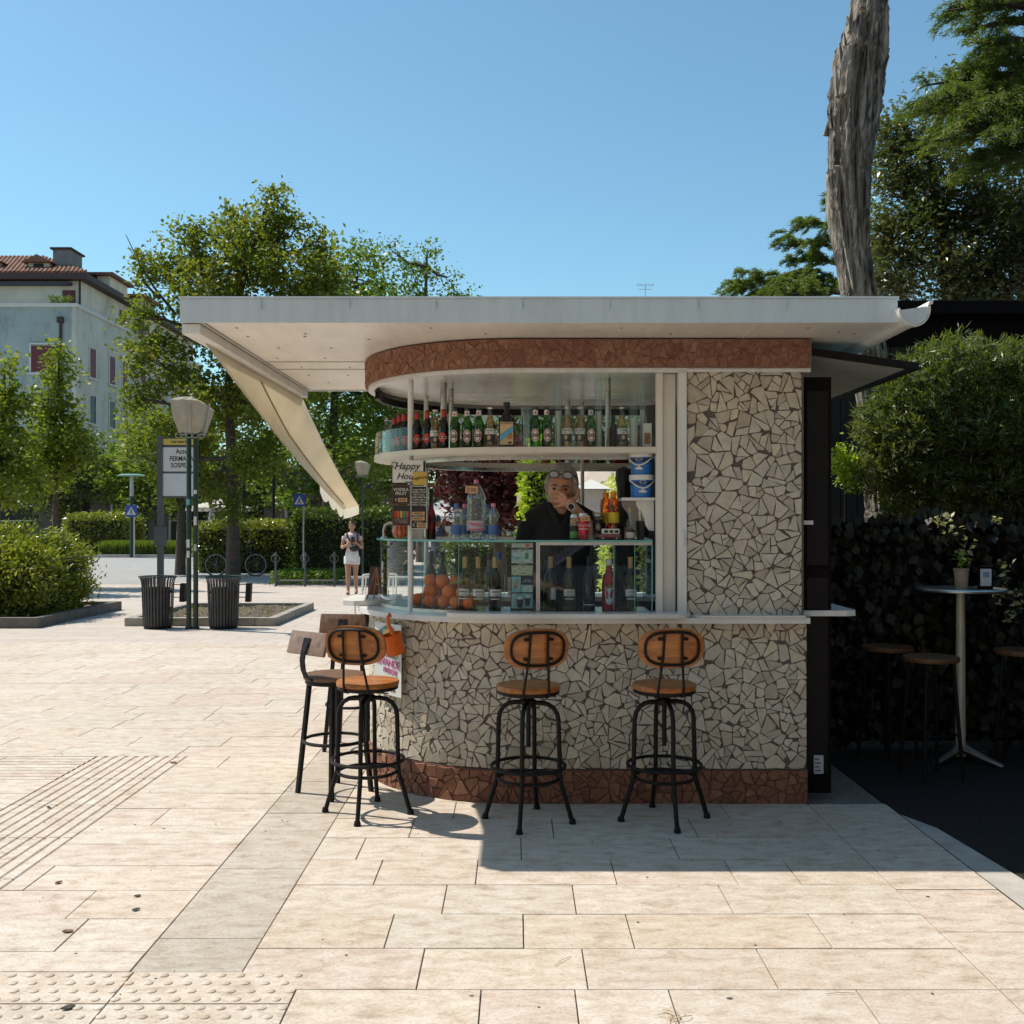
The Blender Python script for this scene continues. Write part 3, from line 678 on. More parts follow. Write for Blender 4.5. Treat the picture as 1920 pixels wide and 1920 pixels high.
# --- right side: raised shutter, open door leaf ---
flap = MB(); Fq = [Vector((1.66,5.90,2.575)), Vector((2.30,5.90,2.485)), Vector((2.30,7.62,2.485)), Vector((1.66,7.62,2.575))]
flapm = plain('shutter_underside', (0.36, 0.38, 0.35), 0.5, var=0.15, scale=4)
t = Vector((0,0,0.02)); ce = sum(Fq, Vector())/4
ins = [p.lerp(ce, 0.0)+Vector(((0.03 if p.x < 2 else -0.05), (0.04 if p.y < 6.5 else -0.05), 0)) for p in Fq]
flap.add(ins+[p+t for p in ins], [(0,1,2,3),(4,5,6,7),(0,1,5,4),(1,2,6,5),(2,3,7,6),(3,0,4,7)]); sh = flap.build('raised_shutter', flapm, kiosk)
for a, b in ((0,1),(1,2),(2,3)):
    MB().tube([Fq[a]+Vector((0,0,0.012)), Fq[b]+Vector((0,0,0.012))], 0.028, 4).build('shutter_frame', black_metal, sh)
lf = MB(); lf.bbox(1.662, 1.825, 5.93, 5.965, 0.03, 2.44, 0.004); leaf = lf.build('door_leaf', black_paint, kiosk)
MB().bbox(1.68, 1.805, 5.922, 5.930, 1.35, 2.36, 0.003).build('door_panel', black_metal, leaf)
MB().bbox(1.68, 1.805, 5.922, 5.930, 0.15, 1.28, 0.003).build('door_panel', black_metal, leaf)
MB().bbox(1.652, 1.712, 5.90, 5.918, 1.585, 1.61, 0.003).build('wall_bracket', white_metal, kiosk)
tg = MB().box(1.715, 1.77, 5.900, 5.9185, 0.15, 0.255).build('notice', plain('grey_paper', (0.45,0.46,0.50), 0.7, var=0.1, scale=30), kiosk)
for k in range(4): MB().box(1.72, 1.755-0.01*(k % 2), 5.8985, 5.8998, 0.165+0.022*k, 0.171+0.022*k).build('print', ink, tg)
# ---------------- bar stools ----------------
wood_warm = wood('warm_oak', [(0.15,0.040,0.007), (0.36,0.12,0.020), (0.50,0.19,0.035)], (3, 26, 26), 0.32)
wood_dark = wood('dark_oak', [(0.055,0.026,0.014), (0.13,0.065,0.032), (0.20,0.105,0.05)], (3, 30, 30), 0.5)
wood_grey = wood('weathered_oak', [(0.14,0.085,0.06), (0.23,0.15,0.11), (0.28,0.19,0.14)], (3, 30, 30), 0.45)
def swivel_stool(label, loc, rz, leg_a):
    t = thing('bar_stool', label, 'bar stool', loc, rz, 'swivel stools at the front counter')
    H = 0.735
    MB().lathe([(0.0005,H-0.03),(0.165,H-0.03),(0.170,H-0.026),(0.172,H-0.008),(0.168,H-0.001),(0.155,H+0.001),(0.0005,H)], 40, cap=False).build('seat', wood_warm, t, True)
    MB().lathe([(0.0005,H-0.052),(0.150,H-0.052),(0.166,H-0.046),(0.167,H-0.0305),(0.0005,H-0.0305)], 40, cap=False).build('seat_pan', black_metal, t, True)
    MB().tube([(0,0,H-0.05),(0,0,0.40)], 0.0125, 12).build('screw', black_metal, t, True)
    o = MB(); o.lathe([(0.035,H-0.115),(0.040,H-0.105),(0.040,H-0.085),(0.025,H-0.078),(0.022,H-0.052)], 20); o.build('hub', black_metal, t, True)
    MB().tube([(-0.02,-0.03,H-0.062),(0.14,-0.05,H-0.062)], 0.004, 6).build('lock_handle', black_metal, t, True)
    for k in range(4):
        a = leg_a+k*math.pi/2; c, s = math.cos(a), math.sin(a); pts = []
        for r, z in ((0.03,H-0.098),(0.07,H-0.098),(0.105,H-0.104),(0.135,H-0.122),(0.155,H-0.152),(0.163,H-0.19),(0.166,0.42),(0.170,0.25),(0.174,0.22),(0.184,0.185),(0.196,0.15),(0.238,0.01)): pts.append((r*c, r*s, z))
        lg = MB().tube(pts, 0.0125, 10).build('leg', black_metal, t, True)
        MB().lathe([(0.014,0.0),(0.019,0.0),(0.019,0.012),(0.0145,0.03)], 12, Matrix.Translation((0.238*c,0.238*s,0.0))).build('foot', black_metal, lg, True)
    for r, z in ((0.197, 0.300), (0.160, 0.235)):
        MB().tube([(r*math.cos(2*math.pi*k/36), r*math.sin(2*math.pi*k/36), z) for k in range(36)], 0.0095, 8, closed=True).build('foot_ring', black_metal, t, True)
    # backrest stands on the camera side (local -y), wood towards the seat
    def bk(x, z, d=0.0): return Vector((x, -0.165-0.05*(z-H)/0.3+d-0.25*x*x*0.0, z))
    n = 40; w_, h_ = 0.172, 0.106; zc = 0.945
    def sup(k, f=1.0):
        a = 2*math.pi*k/n; ca, sa = math.cos(a), math.sin(a); return (w_*f*math.copysign(abs(ca)**0.72, ca), zc+h_*f*math.copysign(abs(sa)**0.72, sa))
    br = MB(); A = [sup(k) for k in range(n)]; bend = lambda x: 0.9*x*x
    vs_ = [bk(x, z, 0.0+bend(x)) for x, z in A]+[bk(x, z, 0.022+bend(x)) for x, z in A]
    A2 = [sup(k, 0.5) for k in range(n)]
    vs_ += [bk(x, z, bend(x)-0.001) for x, z in A2]+[bk(x, z, 0.023+bend(x)) for x, z in A2]+[bk(0, zc, -0.001), bk(0, zc, 0.023)]
    fs_ = []
    for k in range(n):
        j = (k+1) % n; fs_ += [(k, j, n+j, n+k), (k, 2*n+k, 2*n+j, j), (n+k, n+j, 3*n+j, 3*n+k), (2*n+k, 4*n, 2*n+j), (3*n+k, 3*n+j, 4*n+1)]
    b = br.add(vs_, fs_).build('backrest', wood_warm, t, True)
    MB().tube([bk(sup(k, 0.82)[0], sup(k, 0.82)[1], -0.010+bend(sup(k, 0.82)[0])) for k in range(n)], 0.0075, 8, closed=True).build('back_ring', black_metal, b, True)
    for s in (-1, 1):
        MB().tube([bk(s*0.046, zc+h_*0.80, -0.012), bk(s*0.050, zc-0.05, -0.014), bk(s*0.066, H+0.01, -0.004), (s*0.070, -0.155, H-0.045), (s*0.070, -0.10, H-0.058)], 0.0068, 8).build('back_rod', black_metal, t, True)
        for q in (0.05, -0.052): MB().tube([bk(s*(0.052 if q > 0 else 0.057), zc+q, -0.012), bk(s*0.078, zc+q, -0.006)], 0.0075, 6).build('bracket', black_metal, b, True)
    return t
swivel_stool('swivel bar stool with oval oak back under the orange jug, its seat in sun', (-0.815, 5.62, 0), R(-15), R(-80))
swivel_stool('swivel bar stool with oval oak back in the shade before the picture menu card', (0.065, 5.47, 0), R(14), R(-116))
swivel_stool('swivel bar stool with oval oak back in the shade before the white window frame', (0.795, 5.50, 0), R(4), R(-86))
def square_stool(label, loc, rz, wood_seat, wood_back):
    t = thing('bar_stool', label, 'bar stool', loc, rz, 'straight-legged stools beside the kiosk'); H = 0.705
    MB().lathe([(0.0005,H-0.028),(0.178,H-0.028),(0.182,H-0.022),(0.182,H-0.006),(0.176,H),(0.0005,H+0.001)], 40, cap=False).build('seat', wood_seat, t, True)
    MB().lathe([(0.0005,H-0.055),(0.165,H-0.055),(0.172,H-0.05),(0.172,H-0.0285),(0.0005,H-0.0285)], 36, cap=False).build('seat_pan', black_metal, t, True)
    for k in range(4):
        a = math.pi/4+k*math.pi/2; c, s = math.cos(a), math.sin(a)
        MB().tube([(0.145*c,0.145*s,H-0.04),(0.215*c,0.215*s,0.0)], 0.0165, 4).build('leg', black_metal, t)
    MB().tube([(0.182*math.cos(2*math.pi*k/32), 0.182*math.sin(2*math.pi*k/32), 0.315) for k in range(32)], 0.010, 8, closed=True).build('foot_ring', black_metal, t, True)
    # flat curved bar up to the board; the back stands at local -x
    bar = MB(); cl = [(-0.10,H-0.04),(-0.165,H-0.035),(-0.205,H-0.005),(-0.228,H+0.045),(-0.235,H+0.10),(-0.226,H+0.15),(-0.205,H+0.20)]
    vs_ = []; 
    for x, z in cl: vs_ += [(x,-0.02,z),(x,0.02,z),(x-0.008,0.02,z+0.002),(x-0.008,-0.02,z+0.002)]
    m = len(cl); bar.add(vs_, [(4*i+k,4*i+4+k,4*i+4+(k+1)%4,4*i+(k+1)%4) for i in range(m-1) for k in range(4)]+[(0,1,2,3),(4*m-1,4*m-2,4*m-3,4*m-4)])
    bar.build('back_bar', black_metal, t)
    M = Matrix.Translation((-0.197, 0, H+0.195)) @ Matrix.Rotation(R(17), 4, 'Y')
    b = MB().bbox(-0.010, 0.012, -0.165, 0.165, -0.068, 0.068, 0.007, M).build('backrest', wood_back, t, True)
    MB().bbox(-0.014, -0.0095, -0.032, 0.032, -0.03, 0.03, 0.002, M).build('back_plate', black_metal, b)
    return t
square_stool('straight-legged bar stool with dark round seat and tilted grey oak back board', (-1.075, 6.06, 0), R(50), wood_dark, wood_grey)
square_stool('straight-legged bar stool with dark board back under the drop shelf', (-1.16, 7.25, 0), R(80), wood_dark, wood_dark)
def plain_stool(label, loc, rz):
    t = thing('bar_stool', label, 'bar stool', loc, rz, 'backless stools by the high table'); H = 0.76
    MB().lathe([(0.0005,H-0.03),(0.165,H-0.03),(0.17,H-0.02),(0.168,H),(0.0005,H+0.002)], 32, cap=False).build('seat', wood_dark, t, True)
    for k in range(4):
        a = math.pi/4+k*math.pi/2; c, s = math.cos(a), math.sin(a); MB().tube([(0.13*c,0.13*s,H-0.03),(0.19*c,0.19*s,0.0)], 0.012, 8).build('leg', black_metal, t, True)
    for z, f in ((0.28, 0.168), (0.58, 0.145)):
        for k in range(4):
            a = math.pi/4+k*math.pi/2; b = a+math.pi/2; MB().tube([(f*math.cos(a),f*math.sin(a),z),(f*math.cos(b),f*math.sin(b),z)], 0.006, 6).build('rung', black_metal, t, True)
    return t
plain_stool('backless wooden-seat stool standing in front of the high table pole', (2.60, 6.42, 0), 0.2)
plain_stool('backless wooden-seat stool close to the leafy screen, left of the high table', (2.52, 6.95, 0), 0.5)
plain_stool('backless wooden-seat stool right of the high table pole', (3.33, 6.75, 0), 0.9)
# ---------------- high table in the shade ----------------
tb = thing('high_table', 'tall round bar table with pale metal pole and cross foot', 'table', (2.985, 6.88, 0))
MB().lathe([(0.0005,1.135),(0.275,1.135),(0.285,1.140),(0.287,1.150),(0.28,1.158),(0.0005,1.158)], 40, cap=False).build('table_top', aluminium, tb, True)
MB().tube([(0,0,0.03),(0,0,1.136)], [0.034,0.028], 14).build('pole', plain('pale_alloy', (0.62,0.58,0.50), 0.4, 0.2, var=0.05), tb, True)
for k in range(4):
    a = R(35)+k*math.pi/2; c, s = math.cos(a), math.sin(a); MB().tube([(0,0,0.09),(0.12*c,0.12*s,0.055),(0.30*c,0.30*s,0.012)], [0.035,0.026,0.016], 8).build('foot', aluminium, tb, True)
pt = thing('plant_pot', 'small beige pot with a sprig of leaves on the high table', 'pot', (2.955, 6.80, 1.158))
MB().lathe([(0.0005,0.0),(0.040,0.0),(0.047,0.12),(0.051,0.122),(0.051,0.135),(0.044,0.135),(0.042,0.10),(0.0005,0.10)], 24, cap=False).build('pot', plain('beige_pot',(0.36,0.31,0.24),0.6), pt, True)
leafg = leafmat('pot_leaf', [(0.16,0.24,0.04),(0.28,0.36,0.07)])
rq = random.Random(2); lv = MB()
for k in range(26):
    a = rq.uniform(0,6.28); r_ = rq.uniform(0.0,0.05); z = rq.uniform(0.14,0.25); s = rq.uniform(0.018,0.032); c = Vector((r_*math.cos(a), r_*math.sin(a), z)); d = Vector((math.cos(a),math.sin(a),rq.uniform(-.3,.6))).normalized(); e = d.cross(Vector((0,0,1))).normalized()
    lv.add([c-d*s, c+e*s*.5, c+d*s, c-e*s*.5+Vector((0,0,.004))], [(0,1,2,3)])
for k in range(4): lv.tube([(0,0,0.1),(0.02*math.cos(k*1.7),0.02*math.sin(k*1.7),0.24)], 0.002, 4)
lv.build('leaves', leafg, pt, recalc=False)
mh = thing('menu_holder', 'black stand with a pale printed card on the high table', 'menu holder', (3.085, 6.74, 1.158))
MB().bbox(-0.05,0.05,-0.012,0.012,0.0,0.155,0.006).build('frame', black_paint, mh)
MB().box(-0.036,0.036,-0.0145,-0.0125,0.022,0.135).build('card', plain('pale_blue_card',(0.55,0.62,0.70),0.6,var=0.1,scale=40), mh)
MB().box(-0.02,0.022,-0.016,-0.0147,0.08,0.115).build('picture', plain('card_blue',(0.2,0.3,0.5),0.6,var=0.3,scale=90), mh)

# ---------------- bottles and goods ----------------
def liquid(name, col, mn=0.045): return seeglass(name, col, 0.05, mn)
g_green = liquid('green_bottle_glass', (0.22,0.48,0.07)); g_brown = liquid('brown_bottle_glass', (0.13,0.05,0.025)); g_gold = liquid('lager_in_clear_glass', (0.92,0.68,0.20))
g_clear = seeglass('clear_glass', (0.90,0.93,0.93), 0.02, 0.06); g_wine = liquid('white_wine', (0.80,0.74,0.46)); g_olive = liquid('olive_bottle_glass', (0.14,0.17,0.04)); g_dark = plain('black_glass',(0.008,0.008,0.010),0.08,var=0.1)
g_aperol = plain('red_aperitif',(0.30,0.018,0.025),0.1,var=0.1,scale=20); g_water = seeglass('water_bottle', (0.86,0.90,0.92), 0.04, 0.10)
c_red = plain('red_cap',(0.42,0.03,0.025),0.4); c_white = plain('white_label',(0.62,0.60,0.56),0.55,var=0.05,scale=60); c_blk = plain('black_label',(0.015,0.015,0.018),0.5); c_grn = plain('green_cap',(0.02,0.05,0.025),0.4); c_navy = plain('navy_label',(0.035,0.028,0.05),0.5); c_gold = plain('gold_label',(0.5,0.33,0.12),0.5); c_blue = plain('blue_cap',(0.04,0.16,0.42),0.4); c_pink = plain('pink_cap',(0.65,0.20,0.32),0.4); c_cork = plain('cork_capsule',(0.42,0.27,0.11),0.5); c_kraft = plain('kraft_tag',(0.60,0.36,0.18),0.7,var=0.08,scale=40); c_lab2 = plain('water_label_blue',(0.05,0.12,0.30),0.45)
def patch(mb, r, shape, z0, n=20, lift=0.0008, ex=1.0):   # polygon (u across, v up) wrapped on the -y side of a cylinder
    mb.add([((r+lift)*math.sin(u/r), -(r+lift)*math.cos(u/r), z0+v) for u, v in shape]+[(0, -(r+lift), z0+sum(v for u, v in shape)/len(shape))], [(i, (i+1) % len(shape), len(shape)) for i in range(len(shape))])
    return mb
def ell(a, b, n=20): return [(a*math.cos(2*math.pi*k/n), b*math.sin(2*math.pi*k/n)) for k in range(n)]
def belt(mb, r, z0, z1, arc=None, lift=0.0006):
    a = arc or 2*math.pi; return mb.lathe([(r+lift, z0), (r+lift, z1)], 20, None, False, a if arc else None, -math.pi/2-a/2)
beer = [(0.0005,0.004),(0.026,0.0),(0.0300,0.005),(0.0305,0.125),(0.028,0.145),(0.0175,0.172),(0.0140,0.19),(0.0128,0.222),(0.0142,0.224),(0.0142,0.230)]
def beer_green(name='beer_bottle'):
    t = thing(name, 'green beer bottle with white neck foil and oval label on the upper shelf', 'bottle', group='green oval-label beers on the shelf')
    b = MB().lathe(beer, 18, cap=False).build('glass', g_green, t, True)
    belt(MB(), 0.0142, 0.182, 0.214).build('neck_foil', c_white, t, True)
    l = MB().lathe([(0.0148,0.219),(0.0152,0.223),(0.0152,0.231),(0.0005,0.233)], 14, cap=False).build('cap', c_grn, t, True)
    w = patch(MB(), 0.0305, ell(0.0235, 0.036), 0.068).build('label', c_white, t, recalc=False)
    rg_ = MB(); n = 24; o1, o2 = ell(0.0205, 0.032, n), ell(0.0155, 0.026, n); r_ = 0.0316
    rg_.add([(r_*math.sin(u/r_), -r_*math.cos(u/r_), 0.068+v) for u, v in o1+o2], [(i,(i+1)%n,n+(i+1)%n,n+i) for i in range(n)]); rg_.build('label_ring', c_red, w, recalc=False)
    patch(MB(), 0.0305, [(-0.0235,-0.007),(-0.012,-0.0075),(0,-0.008),(0.012,-0.0075),(0.0235,-0.007),(0.0235,0.007),(0.012,0.0075),(0,0.008),(-0.012,0.0075),(-0.0235,0.007)], 0.067, lift=0.0018).build('label_band', c_blk, w, recalc=False)
    text("BECK'S", 0.0125, c_white, w, (0,-0.0336,0.067)); patch(MB(), 0.0142, ell(0.005,0.008,10), 0.198, lift=0.0012).build('foil_mark', c_red, t, recalc=False)
    return t
def beer_gold():
    t = thing('beer_bottle', 'clear bottle of golden lager with white and navy label on the upper shelf', 'bottle', group='golden lagers on the shelf')
    MB().lathe(beer, 18, cap=False).build('glass', g_clear, t, True)
    MB().lathe([(0.0005,0.005),(0.028,0.006),(0.0290,0.125),(0.0265,0.145),(0.0162,0.171),(0.012,0.188),(0.0005,0.189)], 16, cap=False).build('lager', g_gold, t, True)
    MB().lathe([(0.0148,0.222),(0.0155,0.224),(0.0155,0.232),(0.0005,0.234)], 14, cap=False).build('cap', c_white, t, True)
    w = belt(MB(), 0.0305, 0.075, 0.108, 2.6).build('label', c_white, t, recalc=False)
    belt(MB(), 0.0305, 0.032, 0.0745, 2.6).build('lower_label', c_navy, t, recalc=False); patch(MB(), 0.0305, ell(0.010,0.013), 0.056, lift=0.0014).build('label_crest', c_gold, t, recalc=False)
    text('Corona', 0.0145, c_navy, w, (0,-0.0325,0.097), shear=0.2); text('Extra', 0.0075, c_navy, w, (0,-0.0325,0.083))
    return t
def beer_brown():
    t = thing('beer_bottle', 'brown bottle with red round label and red foil neck on the upper shelf', 'bottle', group='brown red-label bottles on the shelf curve')
    MB().lathe(beer, 18, cap=False).build('glass', g_brown, t, True)
    belt(MB(), 0.0145, 0.176, 0.220).build('neck_foil', c_red, t, True); MB().lathe([(0.0148,0.219),(0.0152,0.223),(0.0152,0.231),(0.0005,0.233)], 14, cap=False).build('cap', plain('dark_red_cap',(0.14,0.01,0.012),0.4), t, True)
    w = patch(MB(), 0.0305, ell(0.023, 0.028), 0.066).build('label', plain('bright_red_label',(0.50,0.05,0.035),0.5), t, recalc=False)
    patch(MB(), 0.0305, [(-0.026,-0.0065),(-0.013,-0.0065),(0,-0.0065),(0.013,-0.0065),(0.026,-0.0065),(0.026,0.0065),(0.013,0.0065),(0,0.0065),(-0.013,0.0065),(-0.026,0.0065)], 0.064, lift=0.0014).build('label_band', c_white, w, recalc=False)
    text('SPORTING', 0.0105, c_red, w, (0,-0.0332,0.064)); return t
SZ = 2.0305
protos = {'g': beer_green(), 'c': beer_gold(), 'b': beer_brown()}; used = set()
def onshelf(px, off, kind, lab):
    p = PT(onpath(px, off), off, SZ); a = math.atan2(p.x, p.y); rz = -a+random.uniform(-0.3,0.3)
    if kind not in used: used.add(kind); o = protos[kind]; o.location = p; o.rotation_euler = (0,0,rz); o['label'] = lab
    else: o = dup(protos[kind], p, rz, lab)
BL_ = 'brown bottle with red round label crowded left of the white pole'; GL_ = 'green oval-label beer bottle '; YL_ = 'clear bottle of golden lager '
for px, off, k, lab in ((740,-0.12,'b',BL_),(749,-0.09,'b',BL_),(758,-0.075,'b',BL_),(768,-0.10,'b',BL_),(782,-0.075,'b','brown red-label bottle just right of the white pole'),(801,-0.075,'b','brown red-label bottle between another and a golden lager'),(832,-0.075,'b','brown red-label bottle between a golden lager and a green beer'),(816,-0.08,'c',YL_+'standing between two brown red-label bottles'),(853,-0.07,'g',GL_+'next to the last brown bottle'),(876,-0.075,'g',GL_+'in the middle of three left of the rum'),(898,-0.07,'g',GL_+'next to a golden lager, left of the rum'),(919,-0.08,'c',YL_+'between a green beer and the rum bottle'),(1004,-0.07,'g',GL_+'touching the stack of plastic cups'),(1025,-0.07,'g',GL_+'between another and a clear cup tube'),(1063,-0.075,'c',YL_+'next to the cup tube right of the paired beers'),(1088,-0.085,'c',YL_+'touching the single green beer'),(1108,-0.07,'g',GL_+'standing alone right of two golden lagers'),(1166,-0.08,'c',YL_+'right of the steel post')): onshelf(px, off, k, lab)
p = PT(onpath(728,-0.10), -0.10, SZ)
cf = thing('carafe', 'glass carafe with wire clip at the left end of the shelf', 'carafe', p)
MB().lathe([(0.0005,0.004),(0.036,0.0),(0.038,0.01),(0.038,0.13),(0.026,0.165),(0.020,0.20),(0.024,0.225)], 20, cap=False).build('glass', g_clear, cf, True); MB().tube([(0.024*math.cos(k*.5),0.024*math.sin(k*.5),0.215) for k in range(13)], 0.0025, 5).build('clip', steel, cf)
p = PT(onpath(950,-0.09), -0.09, SZ); rb = thing('rum_bottle', 'flat-sided black rum bottle with beach picture label', 'bottle', p, -math.atan2(p.x,p.y))
o = MB().bbox(-0.047,0.047,-0.03,0.03,0,0.175,0.012); o.lathe([(0.042,0.168),(0.026,0.188),(0.0165,0.20),(0.0165,0.215),(0.0155,0.25)], 18, Matrix.Diagonal((1,0.7,1,1))); o.build('glass', g_dark, rb, True)
MB().lathe([(0.019,0.232),(0.019,0.262),(0.0005,0.263)], 16, cap=False).build('cap', c_blk, rb, True)
w = MB().box(-0.038,0.038,-0.0325,-0.0305,0.015,0.145).build('label', plain('sand_label',(0.58,0.40,0.20),0.6,var=0.08,scale=60), rb)
MB().prism([(-0.036,0.03),(0.036,0.09),(0.036,0.125),(-0.036,0.075)], 0.001, lambda q: q+Vector((0,-0.034,0))).build('label_sea', plain('sea_blue',(0.10,0.34,0.50),0.6,var=0.25,scale=90), w)
MB().prism([(0.0,0.045),(0.03,0.05),(0.033,0.085),(0.012,0.075)], 0.001, lambda q: q+Vector((0,-0.0352,0))).build('label_rocks', plain('label_brown',(0.35,0.16,0.06),0.6,var=0.3,scale=120), w)
MB().prism(ell(0.010,0.006,12), 0.001, lambda q: q+Vector((0.018,-0.0352,0.026))).build('label_seal', ink, w); text('SANTO DOMINGO', 0.0085, c_navy, w, (0,-0.0345,0.137))
p = PT(onpath(988,-0.085), -0.085, SZ); cs = thing('cup_stack', 'tall stack of clear plastic cups beside the rum bottle', 'cups', p)
for k in range(16): MB().lathe([(0.030,0.012*k),(0.0335,0.012*k+0.050),(0.0355,0.012*k+0.052),(0.0355,0.012*k+0.055)], 18, None, False).build('cup', g_clear, cs, True)
tubes = ((1047,-0.10,0.020,0.39,'clear plastic cup tube beside the paired green beers'),(1122,-0.11,0.022,0.40,'clear plastic cup tube right of the single green beer'),(1188,-0.09,0.026,0.33,'clear plastic cup tube right of the last golden lager'),(1205,-0.15,0.018,0.41,'clear plastic tube of straws near the window frame'))
for px, off, r_, h, lab in tubes:
    p = PT(onpath(px, off), off, SZ); t_ = thing('cup_tube', lab, 'cup tube', p)
    MB().lathe([(r_,0.0),(r_,h)], 18, None, False).build('tube', g_clear, t_, True)
    c_ = MB()
    for k in range(int(h*0.55/0.014)): c_.lathe([(r_*0.80,0.014*k),(r_*0.93,0.014*k+0.012),(r_*0.93,0.014*k+0.0135)], 14, None, False)
    tag(c_.build('nested_cups', plain('frosted_cup',(0.55,0.55,0.52),0.3,var=0.05), t_, True), kind='stuff')
for px, off, m, h, lab in ((1150,-0.2,g_dark,0.20,'small dark bottle behind the last golden lager'),(1213,-0.1,c_white,0.14,'short white carton at the right end of the shelf'),(1125,-0.2,g_dark,0.17,'slim dark bottle behind the steel post')):
    p = PT(onpath(px, off), off, SZ); t_ = thing('bottle' if m is g_dark else 'carton', lab, 'bottle' if m is g_dark else 'carton', p)
    if m is g_dark: MB().lathe([(0.0005,0),(0.025,0),(0.026,h*.55),(0.012,h*.75),(0.011,h*.95)], 14, cap=False).build('glass', m, t_, True); MB().lathe([(0.013,h*.9),(0.013,h),(0.0005,h)], 12, cap=False).build('cap', c_blk, t_, True)
    else: MB().bbox(-0.025,0.025,-0.02,0.02,0,h,0.003).build('box', m, t_); MB().box(-0.018,0.018,-0.0215,-0.0202,0.02,h*.6).build('print', plain('brown_print',(0.25,0.10,0.05),0.6,var=0.3,scale=60), t_)
# spirits on the rear shelf, seen from below past the front shelf
rs = random.Random(21)
spir = [('amber spirit bottle on the rear shelf', liquid('amber_spirit',(0.65,0.28,0.04))), ('clear spirit bottle on the rear shelf', g_clear), ('red spirit bottle on the rear shelf', liquid('red_spirit',(0.45,0.05,0.03))), ('dark spirit bottle on the rear shelf', g_dark)]
sproto = []
for lab, m in spir:
    t_ = thing('spirit_bottle', lab, 'bottle', (0,0,0), 0, lab.split(' ')[0]+' spirits on the rear shelf')
    MB().lathe([(0.0005,0.0),(0.034,0.0),(0.036,0.006),(0.036,0.17),(0.018,0.205),(0.0135,0.22),(0.0135,0.265)], 16, cap=False).build('glass', m, t_, True); MB().lathe([(0.015,0.255),(0.015,0.285),(0.0005,0.286)], 12, cap=False).build('cap', c_blk, t_, True)
    belt(MB(), 0.036, 0.05, 0.12, 2.4).build('label', c_white if m is not g_clear else c_kraft, t_, recalc=False); sproto.append([t_, False])
for k, px in enumerate(range(835, 1225, 24)):
    q = rs.choice((0,0,1,1,2,3)); loc = (GX(px+rs.uniform(-5,5), 7.56), 7.56+rs.uniform(-.05,.05), SZ)
    if not sproto[q][1]: sproto[q][1] = True; sproto[q][0].location = loc
    else: dup(sproto[q][0], loc, rs.uniform(-.4,.4))
for q in sproto:
    if not q[1]: q[0].location = (0.6, 7.6, SZ)
# --- inside the glass case ---
CZ = 1.088
MB().slab([PT(s,-0.068)[:2] for s in samples(SX(0.77), L1+1.5, 0.05)]+[PT(s,-0.38)[:2] for s in reversed(samples(SX(0.77), L1+1.5, 0.05))], 1.0625, 1.0875).build('case_floor', steel, case)
omat = plain('orange_peel', (0.74,0.15,0.004), 0.42, var=0.12, scale=9, bump=0.25, bscale=220)
oproto = None; Bz = []
rows_o = [(783,-0.14,0),(805,-0.115,0),(832,-0.11,0),(855,-0.105,0),(879,-0.10,0),(793,-0.19,0),(822,-0.2,0),(848,-0.2,0),(872,-0.19,0),(806,-0.15,1),(842,-0.14,1),(866,-0.14,1),(820,-0.22,1),(885,-0.21,0),(807,-0.19,2),(830,-0.19,2),(855,-0.22,2)]
for px, off, lev in rows_o:
    p = PT(onpath(px, off), off, CZ+0.040+lev*0.058)
    if oproto is None:
        oproto = MB().ball((0,0,0), 0.041, 20, 14, (1,1,0.96)).build('orange', omat, None, True); oproto.location = p
        tag(oproto, 'ripe orange piled in the glass case', 'orange', 'oranges piled in the glass case')
    else: o = dup(oproto, p); o.rotation_euler = (rs.uniform(0,6),rs.uniform(0,6),0); o.scale = (rs.uniform(.9,1.08),)*3
wine = [(0.0005,0.006),(0.034,0.0),(0.0370,0.006),(0.0372,0.175),(0.034,0.198),(0.019,0.232),(0.0145,0.25),(0.0138,0.295),(0.0150,0.297),(0.0150,0.31)]
def winebottle(gl, capm, group, label, lab_h=(0.085,0.125), txt=None, small=True):
    t_ = thing('wine_bottle', label, 'bottle', group=group)
    MB().lathe(wine, 20, cap=False).build('glass', gl, t_, True); MB().lathe([(0.0152,0.245),(0.0148,0.27),(0.0155,0.31),(0.0005,0.312)], 14, cap=False).build('capsule', capm, t_, True)
    w_ = belt(MB(), 0.0372, *lab_h, 2.1).build('label', c_white, t_, recalc=False)
    if small: belt(MB(), 0.0372, 0.066, 0.072, 1.5).build('label_strip', c_white, t_, recalc=False)
    if txt: text(txt, 0.017, ink, w_, (0,-0.0392,(lab_h[0]+lab_h[1])/2+0.006), shear=0.25); MB().box(-0.016,0.016,-0.0392,-0.0386,lab_h[0]+0.006,lab_h[0]+0.009).build('label_line', ink, w_)
    return t_
wp = winebottle(g_wine, c_cork, 'pale wines beside the oranges', 'pale wine bottle with half-turned white label against the oranges', txt='Sabaro'); first = True
for px, off in ((872,-0.095),(897,-0.09)):
    p = PT(onpath(px,off),off,CZ)
    if first: wp.location = p; wp.rotation_euler=(0,0,-math.atan2(p.x,p.y)-0.35); first = False
    else: dup(wp, p, -math.atan2(p.x,p.y), 'pale wine bottle with white label touching the olive green one')
p = PT(onpath(928,-0.095),-0.095,CZ); wq = winebottle(g_olive, c_cork, None, 'olive green wine bottle with white label left of the picture card', txt='Sabaro'); wq.location = p; wq.rotation_euler=(0,0,0.1)
wr = winebottle(g_wine, c_cork, 'pale wines in the right case', 'pale wine bottle with rounded white label left of the black bottle', txt='Colli'); p = PT(onpath(1067,-0.12),-0.12,CZ); wr.location = p
p = PT(onpath(1182,-0.12),-0.12,CZ); dup(wr, p, 0.05, 'pale wine bottle with rounded white label right of the red aperitif')
